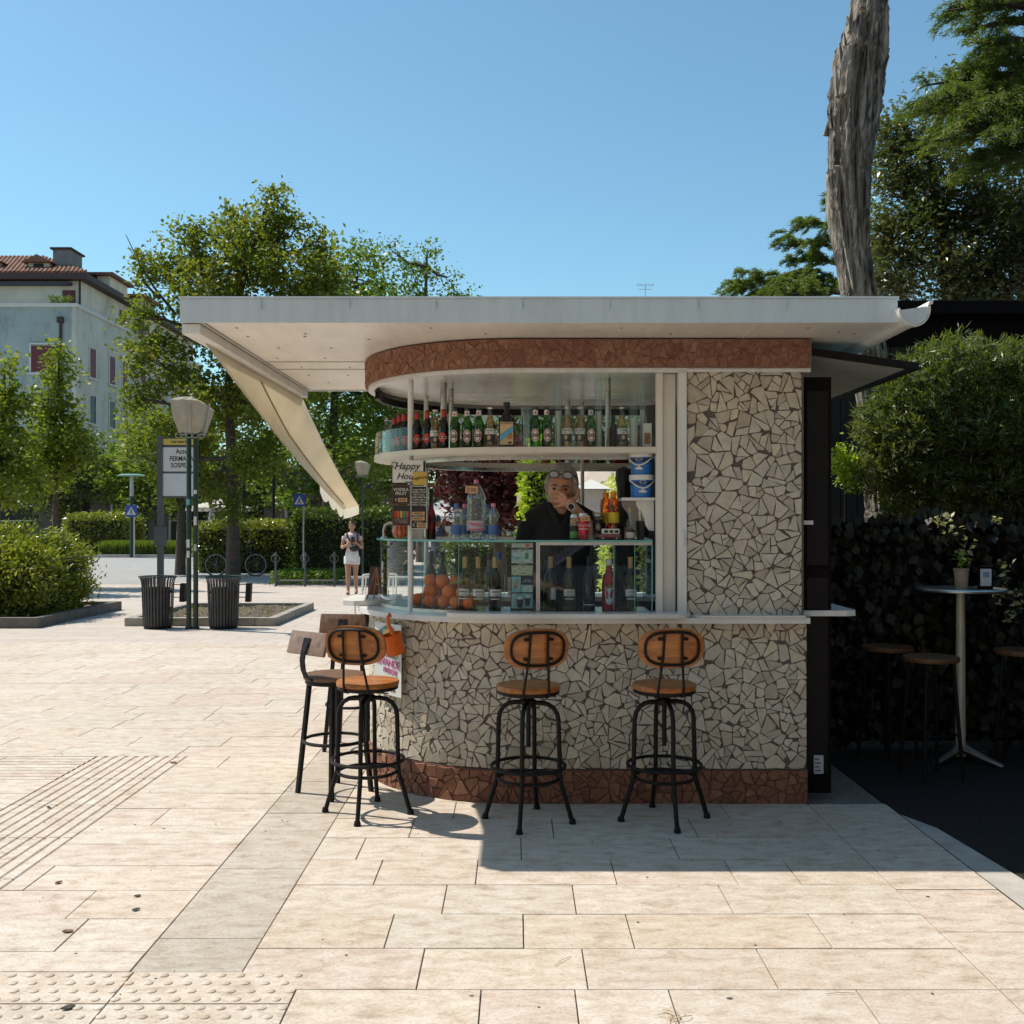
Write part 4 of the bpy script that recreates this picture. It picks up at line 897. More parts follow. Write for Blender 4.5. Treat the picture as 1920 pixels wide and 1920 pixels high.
p = PT(onpath(1030,-0.16),-0.16,CZ); wv = winebottle(g_wine, c_cork, None, 'pale wine bottle leaning behind the steel case upright', (0.06,0.13)); wv.location = p; wv.rotation_euler=(0,R(4),1.2)
p = PT(onpath(1104,-0.15),-0.15,CZ); wd = winebottle(g_dark, c_blk, None, 'black sparkling wine bottle with thin white stripe', (0.030,0.036), small=False); wd.location = p
ap = thing('aperitif_bottle', 'red aperitif bottle with tall pale blue label', 'bottle', PT(onpath(1142,-0.12),-0.12,CZ), -0.05)
MB().lathe([(0.0005,0.0),(0.039,0.0),(0.042,0.01),(0.042,0.15),(0.038,0.185),(0.020,0.225),(0.0165,0.25),(0.0165,0.275)], 22, cap=False).build('glass', g_aperol, ap, True); MB().lathe([(0.018,0.262),(0.018,0.295),(0.0005,0.297)], 14, cap=False).build('cap', c_white, ap, True)
w = patch(MB(), 0.042, [(-0.028,0.05),(-0.014,0.05),(0,0.05),(0.014,0.05),(0.028,0.05),(0.02,-0.03),(0.012,-0.045),(0,-0.048),(-0.012,-0.045),(-0.02,-0.03)], 0.085).build('label', plain('pale_blue_label',(0.42,0.52,0.58),0.5,var=0.06), ap, recalc=False)
patch(MB(), 0.042, [(-0.034,0.0),(-0.017,0.004),(0,0.008),(0.017,0.012),(0.034,0.016),(0.034,0.036),(0.017,0.032),(0,0.028),(-0.017,0.024),(-0.034,0.02)], 0.125, lift=0.0016).build('label_band', c_navy, w, recalc=False); text('APEROL', 0.0165, c_gold, w, (0,-0.0446,0.143), rot=(math.pi/2,-0.22,0))
# dark bottles behind the oranges, pineapple, banana
for px, off, m, lab in ((808,-0.30,liquid('deep_green_glass',(0.05,0.16,0.03)),'dark green liqueur bottle standing behind the oranges'),(829,-0.30,g_olive,'slim olive bottle standing behind the oranges'),(918,-0.28,g_clear,'clear bottle with brown cork behind the wines'),(935,-0.30,g_clear,'clear bottle with blue cap behind the wines')):
    p = PT(onpath(px,off),off,CZ); t_ = thing('liqueur_bottle', lab, 'bottle', p); h = 0.33
    MB().lathe([(0.0005,0),(0.036,0),(0.038,0.18),(0.030,0.21),(0.014,0.245),(0.013,0.30)], 16, cap=False).build('glass', m, t_, True); MB().lathe([(0.015,0.285),(0.015,h),(0.0005,h)], 12, cap=False).build('cap', c_blue if 'blue' in lab else c_blk, t_, True)
p = PT(onpath(862,-0.26),-0.26,CZ); pa = thing('pineapple', 'whole pineapple with spiky crown behind the oranges', 'pineapple', p)
o = MB(); NS = 15
for j in range(9):
    z = 0.02+0.018*j; rr0 = 0.056*math.sqrt(max(0.05, 1-((z-0.085)/0.10)**2))
    for k in range(NS):
        a = 2*math.pi*(k+0.5*(j % 2))/NS; c = Vector((rr0*math.cos(a), rr0*math.sin(a), z)); nrm = Vector((math.cos(a), math.sin(a), 0.2)); e1 = Vector((-math.sin(a), math.cos(a), 0))*0.0115; e2 = Vector((0,0,0.011))
        o.add([c-e1, c-e2, c+e1, c+e2, c+nrm*0.008], [(0,1,4),(1,2,4),(2,3,4),(3,0,4)])
o.lathe([(0.0005,0),(0.035,0.002),(0.053,0.05),(0.056,0.085),(0.052,0.13),(0.03,0.17),(0.0005,0.178)], 20, cap=False); o.build('fruit', plain('pineapple_skin',(0.16,0.10,0.03),0.6,var=0.4,scale=60), pa)
cr = MB()
for k in range(44):
    a = k*2.4; el = 0.35+1.1*(k/44); L = 0.12+0.05*math.sin(k*1.3); d = Vector((math.cos(a)*math.cos(el), math.sin(a)*math.cos(el), math.sin(el))); e = d.cross(Vector((0,0,1))).normalized(); b = Vector((0,0,0.165+0.03*k/44))
    cr.add([b-e*0.008, b+e*0.008, b+d*L*.5+e*0.008+Vector((0,0,.012)), b+d*L*.5-e*0.008+Vector((0,0,.012)), b+d*L+Vector((0,0,-.004))], [(0,1,2,3),(3,2,4)])
cr.build('crown', leafmat('pineapple_leaf', [(0.05,0.09,0.03),(0.10,0.14,0.05)], trans=0.2), pa, recalc=False)
p = PT(onpath(868,-0.17),-0.17,CZ+0.145); bn = MB(); bn.tube([(-0.08,0,0),(-0.05,0,0.012),(0,0,0.02),(0.05,0,0.012),(0.085,0,-0.006)], [0.006,0.015,0.017,0.015,0.005], 8); bo = bn.build('banana', plain('banana_skin',(0.30,0.22,0.04),0.5,var=0.25,scale=30), None, True); bo.location = p; bo.rotation_euler=(0,0,0.2); tag(bo, 'green-yellow banana lying on top of the oranges', 'banana')
# picture menu card standing in the case
mc = thing('picture_menu', 'tall card of drink pictures standing inside the glass case', 'menu card', PT(SX(GX(979,5.895)),-0.070,1.089))
MB().box(-0.066,0.066,0.0,0.004,0,0.392).build('card', c_blk, mc)
tl = plain('menu_teal',(0.20,0.40,0.46),0.5,var=0.45,scale=45); tl2 = plain('menu_pale',(0.42,0.50,0.48),0.5,var=0.35,scale=60); tl3 = plain('menu_cream',(0.40,0.42,0.30),0.5,var=0.5,scale=80); dk = plain('menu_coffee',(0.06,0.045,0.045),0.5,var=0.3,scale=40)
def mp(x0,x1,z0,z1,m,nm='menu_picture'): return MB().box(x0,x1,-0.0015,-0.0002,z0,z1).build(nm, m, mc)
mp(-.061,.061,.365,.39,tl2); mp(-.061,.061,.275,.353,tl2); mp(-.061,.061,.205,.262,tl3); mp(-.061,-.008,.108,.198,tl); mp(-.004,.061,.108,.150,tl2); mp(-.061,.061,.015,.1,tl)
def mshape(poly, m, par=mc, y=-0.0028): return MB().prism(poly, 0.001, lambda q: q+Vector((0,y,0))).build('menu_shape', m, par)
mshape([(-.028,.02),(-.034,.075),(.008,.075),(.002,.02)], dk); mshape([(.02,.028),(.014,.082),(.05,.082),(.044,.028)], dk); mshape([(x-.013,z+.075) for x,z in ell(.02,.009,14)], c_white, y=-0.004); mshape([(x+.032,z+.082) for x,z in ell(.017,.009,14)], c_white, y=-0.004)
mshape([(x-.035,z+.152) for x,z in ell(.015,.03,14)], plain('menu_tan',(0.35,0.24,0.14),0.5,var=0.5,scale=90)); mshape([(.014,.298),(.018,.335),(.038,.335),(.036,.298)], plain('menu_green',(0.06,0.22,0.16),0.5)); mshape([(-.06,.32),(-.03,.312),(0,.302),(.01,.30),(-.02,.296),(-.055,.305)], tl); mshape([(x+.03,z+.378) for x,z in ell(.014,.010,12)], plain('menu_orange',(0.55,0.14,0.05),0.5))
text('CLASSICO', 0.011, c_white, mc, (0,-0.002,0.269)); text('Granita\nCrema Caffe', 0.0115, chalk, mc, (0.028,-0.002,0.174)); text('PREPARAZIONE GELATO', 0.007, c_blk, mc, (-0.012,-0.0022,0.345)); text('FRUTTA  FRESCA', 0.008, c_white, mc, (0.01,-0.002,0.359))
# small cream leaflets behind
MB().box(GX(955,6.0)-0.008,GX(955,6.0)+0.008,5.96,5.962,1.17,1.28).build('leaflet', c_white); tag(bpy.data.objects['leaflet'],'narrow pale leaflet leaning left of the picture card','leaflet')
# --- on top of the case ---
TZ = 1.4965
def water(prof, capm, labm, lz, h, name, lab, grp=None):
    t_ = thing(name, lab, 'water bottle', group=grp)
    MB().lathe(prof, 22, cap=False).build('body', g_water, t_, True); MB().lathe([(r*.93,z) for r,z in prof[:-2]], 20, cap=False).build('water', seeglass('water_inside',(0.93,0.95,0.96),0.02,0.07) if 'water_inside' not in bpy.data.materials else bpy.data.materials['water_inside'], t_, True)
    zc = prof[-1][1]; MB().lathe([(0.0145,zc-0.012),(0.0145,zc+0.008),(0.0005,zc+0.009)], 14, cap=False).build('cap', capm, t_, True)
    if labm: belt(MB(), max(r for r,z in prof), *lz).build('label', labm, t_, True)
    return t_
def ribbed(R0, H, n, amp, neck=0.013):
    pr = [(0.0005,0.004),(R0*.8,0.0)]+[(R0*(1-amp*(k % 2)), 0.006+(H*.68)*k/n) for k in range(n+1)]
    return pr+[(R0*.93,H*.74),(R0*.72,H*.84),(R0*.40,H*.92),(neck,H*.95),(neck,H)]
bw = water(ribbed(0.058,0.345,12,0.10), c_pink, plain('pink_label',(0.55,0.48,0.50),0.5,var=0.05), (0.055,0.112), 0.35, 'water_bottle', 'large ribbed water bottle with pink cap and pink-lettered label')
bw.location = W(893,1013,6.06); bw.location.z = TZ; text('FRESH', 0.027, plain('pink_ink',(0.6,0.03,0.15),0.5), bw, (-0.005,-0.0612,0.088), rot=(math.pi/2,0.15,0)); MB().box(-0.045,0.045,-0.0615,-0.0605,0.058,0.064).build('label_line', bpy.data.materials['pink_ink'], bw)
sw1 = water(ribbed(0.031,0.205,8,0.07), c_blue, c_lab2, (0.03,0.085), 0.2, 'water_bottle', 'small blue-cap water bottle left of the large one, clear of the others', 'small blue-cap waters'); sw1.location = (GX(856,6.03),6.03,TZ)
dup(sw1, (GX(913,6.16),6.16,TZ), 0.8, 'small blue-cap water bottle tucked behind the right pink-cap one')
sw2 = water(ribbed(0.031,0.205,8,0.07), c_pink, c_lab2, (0.03,0.085), 0.2, 'water_bottle', 'small pink-cap water bottle standing right of the large one', 'small pink-cap waters'); sw2.location = (GX(925,6.0),6.0,TZ)
dup(sw2, (GX(872,6.16),6.16,TZ), 0.5, 'small pink-cap water bottle half hidden behind the large one')
def pricetag(px, py, Y, w_, h_, txt, rot, lab):
    t_ = thing('price_tag', lab, 'price tag', W(px,py,Y)); t_.rotation_euler = rot
    MB().box(-w_/2,w_/2,0,0.001,-h_/2,h_/2).build('card', c_kraft, t_); text(txt, h_*0.75, ink, t_, (0,-0.0012,-h_*.05)); return t_
pricetag(884,918,5.98,0.072,0.042,'2.50',(0,R(4),0),'kraft price tag stuck on the large water bottle')
can = [(0.0005,0.0),(0.024,0.0),(0.033,0.010),(0.033,0.105),(0.0275,0.117),(0.0275,0.121),(0.0005,0.119)]
def tin(lab, m, px, Y, h=1.0, r=1.0):
    t_ = thing('drink_can', lab, 'can', (GX(px,Y),Y,TZ)); MB().lathe([(a*r,b*h) for a,b in can[:4]], 22, cap=False).build('body', m, t_, True); MB().lathe([(a*r,b*h) for a,b in can[3:]], 22, cap=False).build('lid', aluminium, t_, True); return t_
ck = tin('red cola can with white script lettering', plain('cola_red',(0.50,0.012,0.03),0.25,var=0.05), 1094, 5.93, 1.28, 0.92); text('CocaCola', 0.0185, c_white, ck, (0.0,-0.0318,0.085), shear=0.35, name='script')
belt(MB(), 0.0304, 0.062, 0.066, 2.6).build('stripe', c_white, ck, recalc=False)
gc = tin('black and green soft drink can left of the red cola can', c_blk, 1078, 5.97, 1.22, 0.90); belt(MB(), 0.0298, 0.012, 0.05, 2.9).build('green_band', plain('can_green',(0.06,0.28,0.06),0.35,var=0.1), gc, recalc=False); text('ZERO', 0.022, c_white, gc, (-0.004,-0.0312,0.09))
bc = tin('black can with gold lid right of the red cola can', c_blk, 1121, 6.05, 1.32, 0.95); text('CAN', 0.022, c_gold, bc, (0.004,-0.0322,0.125)); patch(MB(), 0.0314, ell(0.014,0.02), 0.075, lift=0.001).build('emblem', plain('can_floral',(0.3,0.28,0.18),0.5,var=0.6,scale=90), bc, recalc=False)
MB().lathe([(0.034,0.152),(0.034,0.160),(0.0005,0.161)], 20, cap=False).build('gold_rim', c_cork, bc, True)
pricetag(1097,972,5.885,0.052,0.030,'2.50',(0,R(-3),0),'kraft price tag across the red cola can'); pricetag(1077,976,5.90,0.045,0.024,'2.50',(0,R(-22),R(12)),'tilted kraft price tag before the black and green can')
jug = liquid('orange_juice',(0.85,0.36,0.03),0.06)
for px, Y, lab in ((1136,6.12,'left bottle of amber cordial with orange cap'),(1150,6.02,'right bottle of amber cordial with orange cap')):
    t_ = thing('cordial_bottle', lab, 'bottle', (GX(px,Y),Y,TZ)); MB().lathe([(0.0005,0.03),(0.030,0.03),(0.032,0.09),(0.026,0.12),(0.032,0.14),(0.034,0.20),(0.030,0.235),(0.014,0.25),(0.014,0.262)], 20, cap=False).build('body', jug, t_, True); MB().lathe([(0.018,0.25),(0.018,0.28),(0.0005,0.281)], 16, cap=False).build('cap', plain('orange_cap',(0.75,0.22,0.01),0.4), t_, True)
    belt(MB(), 0.0335, 0.10, 0.16, 3.0).build('label', plain('yellow_label',(0.55,0.42,0.02),0.4,var=0.1), t_, recalc=False); MB().lathe([(0.036,0.0),(0.036,0.03),(0.0005,0.03)], 18, cap=False).build('stand', c_blk, t_)
bus = thing('toy_bus', 'small red and white toy camper bus on the glass case', 'toy', (GX(1142,5.93),5.93,TZ), 0.02)
MB().bbox(-0.062,0.062,-0.022,0.022,0.008,0.034,0.006).build('body', plain('toy_red',(0.30,0.03,0.03),0.3), bus); MB().bbox(-0.045,0.06,-0.0215,0.0215,0.0342,0.066,0.008).build('cabin', c_white, bus)
for k in range(3): MB().box(-0.030+0.03*k,-0.008+0.03*k,-0.0228,-0.0217,0.042,0.057).build('window', g_dark, bus)
for x in (-0.038,0.04):
    wl = MB().lathe([(0.0005,0),(0.011,0),(0.011,0.006),(0.0005,0.006)], 14, Matrix.Translation((x,-0.0215,0.011)) @ Matrix.Rotation(R(90),4,'X'), cap=False).build('wheel', c_blk, bus); MB().lathe([(0.006,0.0),(0.006,0.0015),(0.0005,0.0015)], 12, Matrix.Translation((x,-0.0277,0.011)) @ Matrix.Rotation(R(90),4,'X'), cap=False).build('hubcap', c_white, wl)
MB().bbox(GX(1065,5.9),GX(1165,5.9),5.89,5.90,1.497,1.53,0.002).build('acrylic_guard', pane_mat, kiosk)
sb = thing('syrup_bottle', 'slim clear bottle with cork and white label near the window frame', 'bottle', (GX(1181,5.95),5.95,TZ)); MB().lathe([(0.0005,0),(0.026,0),(0.027,0.095),(0.012,0.13),(0.010,0.165)], 18, cap=False).build('glass', g_clear, sb, True); MB().lathe([(0.009,0.16),(0.011,0.185),(0.0005,0.186)], 12, cap=False).build('cork', c_cork, sb); belt(MB(), 0.027, 0.012, 0.045, 2.5).build('label', c_white, sb, recalc=False)
km = thing('coffee_grinder', 'tall black coffee grinder beside the blue tubs', 'grinder', (GX(1170,6.35),6.35,TZ-0.43)); MB().bbox(-0.06,0.06,-0.06,0.06,0,0.5,0.02).build('body', c_blk, km); MB().lathe([(0.05,0.5),(0.04,0.60),(0.045,0.75),(0.055,0.80),(0.05,0.86),(0.0005,0.88)], 20, cap=False).build('hopper', c_blk, km, True); MB().tube([(0.0,-0.06,0.4),(0.0,-0.12,0.42),(0.0,-0.14,0.5)], 0.012, 8).build('handle', wood_warm, km)
nk = thing('utensil_pot', 'dark pot of metal utensils by the window frame', 'pot', (GX(1205,6.05),6.05,TZ)); MB().lathe([(0.0005,0),(0.035,0),(0.04,0.11),(0.036,0.11),(0.0005,0.02)], 18, cap=False).build('pot', c_blk, nk, True)
for k in range(5): MB().tube([(0.012*math.cos(k*1.3),0.012*math.sin(k*1.3),0.03),(0.03*math.cos(k*1.3),0.03*math.sin(k*1.3),0.19)], 0.004, 6).build('utensil', steel, nk)
# blue tubs on the corner bracket
br = thing('wall_shelf', 'small white corner shelf with curved bracket under the blue tubs', 'shelf', (0,0,0))
MB().bbox(GX(1165,5.95),0.80,5.90,6.15,1.724,1.742,0.004).build('board', white_metal, br)
prf = [(0.0,0.0),(-0.105,0.0),(-0.10,-0.03),(-0.075,-0.06),(-0.055,-0.10),(-0.05,-0.14),(-0.03,-0.17),(0.0,-0.175)]
MB().prism(prf, 0.014, lambda q: q+Vector((0.80,5.95,1.723))).build('bracket', white_metal, br); MB().prism([(a-0.035,b) for a,b in prf], 0.014, lambda q: q+Vector((0.765,6.08,1.723))).build('bracket', plain('grey_paint',(0.42,0.42,0.42),0.5), br)
def tub(lab, zz, rot):
    t_ = thing('plastic_tub', lab, 'tub', (GX(1203,5.98),5.98,zz), rot); bl = plain('tub_blue',(0.02,0.17,0.50),0.35,var=0.15,scale=18); nv = plain('tub_navy',(0.01,0.03,0.14),0.35)
    MB().lathe([(0.0005,0),(0.060,0),(0.068,0.105),(0.0005,0.105)], 28, cap=False).build('body', bl, t_, True); MB().lathe([(0.0005,0.105),(0.072,0.102),(0.073,0.110),(0.074,0.126),(0.072,0.132),(0.0005,0.131)], 28, cap=False).build('lid', white_metal, t_, True)
    belt(MB(), 0.0665, 0.072, 0.1015, 3.0).build('dark_band', nv, t_, recalc=False)
    MB().tube([(0.071*math.sin(u), -0.071*math.cos(u), 0.100-0.045*math.cos(u*1.05)**2) for u in [-1.45+2.9*k/16 for k in range(17)]], 0.0045, 6).build('handle', white_metal, t_, True)
    patch(MB(), 0.0675, ell(0.020,0.009), 0.090, lift=0.002).build('emblem', c_white, t_, recalc=False); patch(MB(), 0.0685, ell(0.0165,0.0062), 0.090, lift=0.002).build('emblem_field', nv, t_, recalc=False)
    patch(MB(), 0.065, [(-0.022,-0.006),(0.016,-0.008),(0.024,0.0),(0.012,0.006),(0.002,0.014),(-0.012,0.008),(-0.024,0.002)], 0.036, lift=0.0022).build('cream_picture', c_white, t_, recalc=False); return t_
tub('blue tub with white lid on the corner shelf, lower of the two', 1.7425, 0.0); tub('blue tub with white lid stacked on top of the other', 1.875, -0.35)
bg_ = MB()
for k in range(9): bg_.tube([(0.75+0.01*math.sin(k),5.99+0.004*k,1.50-0.04*k),(0.775+0.012*math.cos(k*2),5.97,1.48-0.04*k)], 0.018, 5)
bp_ = bg_.build('plastic_bag', seeglass('cling_film',(0.8,0.82,0.82),0.15,0.18), None, True); tag(bp_, 'crumpled clear plastic bag hanging beside the window frame', 'bag')
# ---- signs at the left pole ----
SY = 6.06
sg = thing('happy_hour_sign', 'white sign with black script reading Happy Hour on the pole', 'sign', W(767,884,SY))
w_, h_ = (797-735)/1920*SY/2, (905-863)/1920*SY/2
MB().box(-w_,w_,0,0.004,-h_,h_).build('panel', paper, sg); MB().box(w_-0.014,w_-0.001,-0.0012,-0.0002,-h_*.1,h_*.95).build('black_stripe', ink, sg)
text('Happy', 0.058, ink, sg, (-0.014,-0.002,0.030), shear=0.35, name='script', bold=0.0004); text('Hour', 0.054, ink, sg, (-0.016,-0.002,-0.030), shear=0.35, name='script', bold=0.0004)
MB().tube([(-0.088+0.014*math.cos(a),-0.002,0.040+0.016*math.sin(a)) for a in [0.3+0.33*k for k in range(15)]], 0.0022, 5).build('flourish', ink, sg); MB().tube([(-0.03,-0.002,-0.06),(0.0,-0.002,-0.066),(0.03,-0.002,-0.054),(0.045,-0.002,-0.045)], [0.001,0.0028,0.002,0.0008], 5).build('flourish', ink, sg)
yl = thing('yellow_note', 'yellow square note with dark handwriting over the white sign', 'note', W(787,897,SY-0.008)); MB().box(-0.041,0.041,0,0.002,-0.039,0.039).build('paper', plain('yellow_paper',(0.62,0.42,0.08),0.7,var=0.04), yl); text('Lugbriola', 0.026, ink, yl, (0,-0.0015,0.004), rot=(math.pi/2,-0.12,0), shear=0.3)
def chalkboard(nm, lab, x0, x1, y0, y1, framem, Y):
    a, b = W(x0,y1,Y), W(x1,y0,Y); t_ = thing(nm, lab, 'sign', ((a.x+b.x)/2,Y,a.z)); w2 = (b.x-a.x)/2; h2 = b.z-a.z
    MB().box(-w2,w2,0,0.004,0,h2).build('board', c_blk, t_)
    for q in ((-w2,-w2+.005,0,h2),(w2-.005,w2,0,h2),(-w2+.0052,w2-.0052,0,.005),(-w2+.0052,w2-.0052,h2-.005,h2)): MB().box(q[0],q[1],-0.003,-0.0002,q[2],q[3]).build('frame', framem, t_)
    return t_, w2, h2
redfr = plain('red_brown_frame',(0.14,0.03,0.03),0.5)
c1, w2, h2 = chalkboard('menu_board', 'small chalk sign reading vodka fruit with price', 736,768,909,945, redfr, SY)
text('VODKA\nFRUIT', 0.026, chalk, c1, (0,-0.002,h2*.64), bold=0.0004); MB().box(-0.018,0.036,-0.002,-0.0004,0.012,0.036).build('price_strip', c_kraft, c1); text('4.50', 0.022, ink, c1, (0.009,-0.003,0.024)); text('€', 0.024, chalk, c1, (-0.030,-0.002,0.024))
c2, w2, h2 = chalkboard('menu_board', 'dark picture board of coloured cocktails below the vodka sign', 736,769,947,985, redfr, SY)
for k, cc in enumerate(((0.5,0.03,0.03),(0.55,0.12,0.02),(0.55,0.36,0.06),(0.05,0.25,0.2),(0.5,0.1,0.04))):
    x = -0.036+0.018*k; MB().prism([(x-.006,.045),(x-.008,.085),(x+.008,.085),(x+.006,.045)], 0.001, lambda q: q+Vector((0,-0.0018,0))).build('glass_picture', plain('cocktail_%d' % k, cc, 0.5), c2)
MB().box(-0.042,0.042,-0.0016,-0.0004,0.012,0.042).build('bar_picture', plain('bar_photo',(0.14,0.09,0.08),0.5,var=0.6,scale=60), c2)
c3, w2, h2 = chalkboard('menu_board', 'tall chalk board listing cocktails with kraft price strips', 770,801,911,992, steel, SY-0.012)
text('Long Island\nVodka Tonic\nGin Tonic\nVodka Red Bull\nCuba Libre\nCampari Orange\nVodka Orange', 0.0165, chalk, c3, (0,-0.002,h2*.74), bold=0.0002)
for z, s_ in ((0.36,'APEROL'),(0.24,'MOJITO')): MB().box(-0.040,0.034,-0.002,-0.0004,h2*z-0.010,h2*z+0.010).build('price_strip', c_kraft, c3); text(s_, 0.015, ink, c3, (-0.004,-0.003,h2*z))
text('Negroni Sour', 0.013, chalk, c3, (0,-0.002,h2*.30)); text('Prosecco', 0.013, chalk, c3, (0,-0.002,h2*.165)); MB().box(-0.012,0.042,-0.002,-0.0004,0.010,0.036).build('price_strip', c_kraft, c3); text('4.50', 0.024, ink, c3, (0.015,-0.003,0.023)); text('€', 0.024, chalk, c3, (-0.030,-0.002,0.023))
tx = thing('notice_sleeve', 'clear sleeve edge hanging behind the menu boards', 'sleeve', W(767,927,SY+0.02)); MB().box(-0.112,0.112,0.0,0.002,-0.21,0.21).build('sleeve', pane_mat, tx)
jr = thing('orange_jar', 'round glass bowl of orange fruit slices left of the pole', 'jar', (GX(751,6.33),6.33,TZ)); MB().lathe([(0.02,0),(0.048,0.02),(0.055,0.05),(0.05,0.08),(0.042,0.092)], 20, cap=False).build('bowl', g_clear, jr, True)
for k in range(8): a = k*.785; MB().tube([(0.024*math.cos(a),0.024*math.sin(a),0.012),(0.042*math.cos(a),0.042*math.sin(a),0.045),(0.034*math.cos(a),0.034*math.sin(a),0.082)], [0.008,0.013,0.008], 8).build('slice', omat, jr, True)
bx_ = thing('napkin_box', 'small white box with dark code mark beside the pole', 'box', (GX(785,6.2),6.2,TZ)); MB().bbox(-0.03,0.03,-0.025,0.025,0,0.075,0.003).build('box', c_white, bx_)
rw_ = thing('syrup_bottle', 'dark red syrup bottle standing behind the menu boards', 'bottle', (GX(808,6.25),6.25,TZ)); MB().lathe([(0.0005,0),(0.03,0),(0.031,0.14),(0.015,0.20),(0.012,0.29)], 16, cap=False).build('glass', liquid('red_syrup',(0.25,0.02,0.03)), rw_, True); MB().lathe([(0.014,0.27),(0.014,0.31),(0.0005,0.311)], 12, cap=False).build('cap', c_blk, rw_, True)
ar = thing('beer_tap', 'curved steel tap pipe at the left end of the glass case', 'tap', (GX(728,6.45),6.45,TZ)); MB().tube([(-0.025,0,0),(-0.028,0,0.05),(-0.018,0,0.085),(0.01,0,0.10),(0.03,0,0.095)], 0.010, 8).build('pipe', steel, ar, True); MB().lathe([(0.025,0),(0.02,0.012),(0.012,0.014)], 14, Matrix.Translation((-0.025,0,0))).build('base', steel, ar)
# ---- easel board and bits on the drop shelf ----
ez = thing('easel_board', 'small dark chalkboard on a wooden tripod easel on the drop shelf', 'easel', (GX(706,6.75),6.75,1.097), R(-18))
M_ = Matrix.Translation((-0.01,0.03,0.02)) @ Matrix.Rotation(R(-12),4,'X'); MB().bbox(-0.07,0.07,-0.004,0.004,0.0,0.19,0.002,M_).build('board', plain('easel_back',(0.055,0.022,0.016),0.6,var=0.2,scale=20), ez)
for a, b in (((-0.045,-0.055,0),(0,0.0,0.20)),((0.055,-0.055,0),(0.004,0.0,0.20)),((-0.01,-0.02,0),(0.0,0.01,0.19))): MB().tube([a,b], 0.005, 6).build('leg', wood_warm, ez)
pl2 = thing('table_plant', 'small pale flowering plant beside the easel on the drop shelf', 'plant', (GX(716,6.70),6.70,1.097)); lv = MB(); rq = random.Random(8)
MB().lathe([(0.0005,0),(0.02,0),(0.026,0.035),(0.0005,0.034)], 14, cap=False).build('pot', c_white, pl2)
for k in range(50):
    a = rq.uniform(0,6.28); r_ = rq.uniform(0.0,0.04); z = rq.uniform(0.035,0.12); s = rq.uniform(0.008,0.016); c = Vector((r_*math.cos(a), r_*math.sin(a), z)); d = Vector((math.cos(a),math.sin(a),rq.uniform(-.3,.9))).normalized(); e = d.cross(Vector((0,0,1))).normalized(); lv.add([c-d*s, c+e*s*.5, c+d*s, c-e*s*.5], [(0,1,2,3)])
lv.build('leaves', leafmat('pale_leaf', [(0.2,0.22,0.12),(0.5,0.48,0.35)]), pl2, recalc=False)
# ---- orange jug and poster on the wall ----
jg = thing('orange_jug', 'orange metal jug hanging by its hook from the counter edge', 'jug', PT(onpath(743, 0.13), 0.13, 0.835)); jg.rotation_euler = (R(8), R(-14), R(0))
om = plain('orange_enamel', (0.66,0.13,0.008), 0.3, var=0.06); MB().lathe([(0.0005,0.0),(0.055,0.0),(0.058,0.004),(0.060,0.115),(0.063,0.12),(0.058,0.12),(0.055,0.006),(0.0005,0.006)], 28, cap=False).build('cup', om, jg, True)
MB().tube([(0.02,-0.04,0.115),(0.012,-0.042,0.15),(0.004,-0.03,0.19),(0.012,-0.02,0.225),(0.02,0.02,0.235),(0.02,0.045,0.21)], [0.012,0.014,0.011,0.010,0.008,0.006], 8).build('hook', om, jg, True)
po = thing('poster', 'hanging poster of an orange drink with pink lettering on the wall curve', 'poster', PT(L1+0.88, 0.035, 0.57)); tpo = 0.88/KR; po.rotation_euler = (0,0,-tpo)
MB().box(-0.15,0.15,0,0.004,-0.01,0.42).build('sheet', plain('poster_white',(0.66,0.67,0.66),0.4,var=0.03), po)
def pshape(poly, m, y=-0.0015): return MB().prism(poly, 0.001, lambda q: q+Vector((0,y,0))).build('picture', m, po)
pshape([(-.15,.22),(-.10,.28),(-.12,.36),(-.02,.41),(.06,.40),(.08,.30),(.10,.21),(-.02,.22)], plain('poster_leafblue',(0.10,0.20,0.24),0.5,var=0.8,scale=40)); pshape([(-.02,.235),(-.05,.36),(.05,.36),(.03,.235)], plain('poster_orange',(0.60,0.24,0.06),0.5,var=0.15,scale=20), -0.003); pshape([(-.045,.345),(-.05,.385),(.05,.385),(.047,.345)], plain('poster_yellow',(0.66,0.48,0.16),0.5), -0.0045)
pshape([(.09,.22),(.12,.22),(.07,.40),(.05,.40)], c_gold, -0.0025); pk = plain('poster_pink',(0.48,0.10,0.28),0.5); text('BEVANDE', 0.062, pk, po, (0.0,-0.003,0.185), rot=(math.pi/2,0.08,0), bold=0.001); text('FRESCHE', 0.04, pk, po, (0.03,-0.003,0.135), rot=(math.pi/2,0.08,0), bold=0.001)
rdm = plain('poster_red',(0.5,0.08,0.04),0.5)
for x in (-0.08, 0.06): pshape([(x-.025,.04),(x+.025,.04),(x+.025,.09),(x-.025,.09)], c_white); pshape([(x-.015,.045),(x+.012,.045),(x+.014,.085),(x+.003,.08),(x-.002,.06)], rdm, -0.003)
text('35 KB', 0.022, ink, po, (0.06,-0.002,0.022))
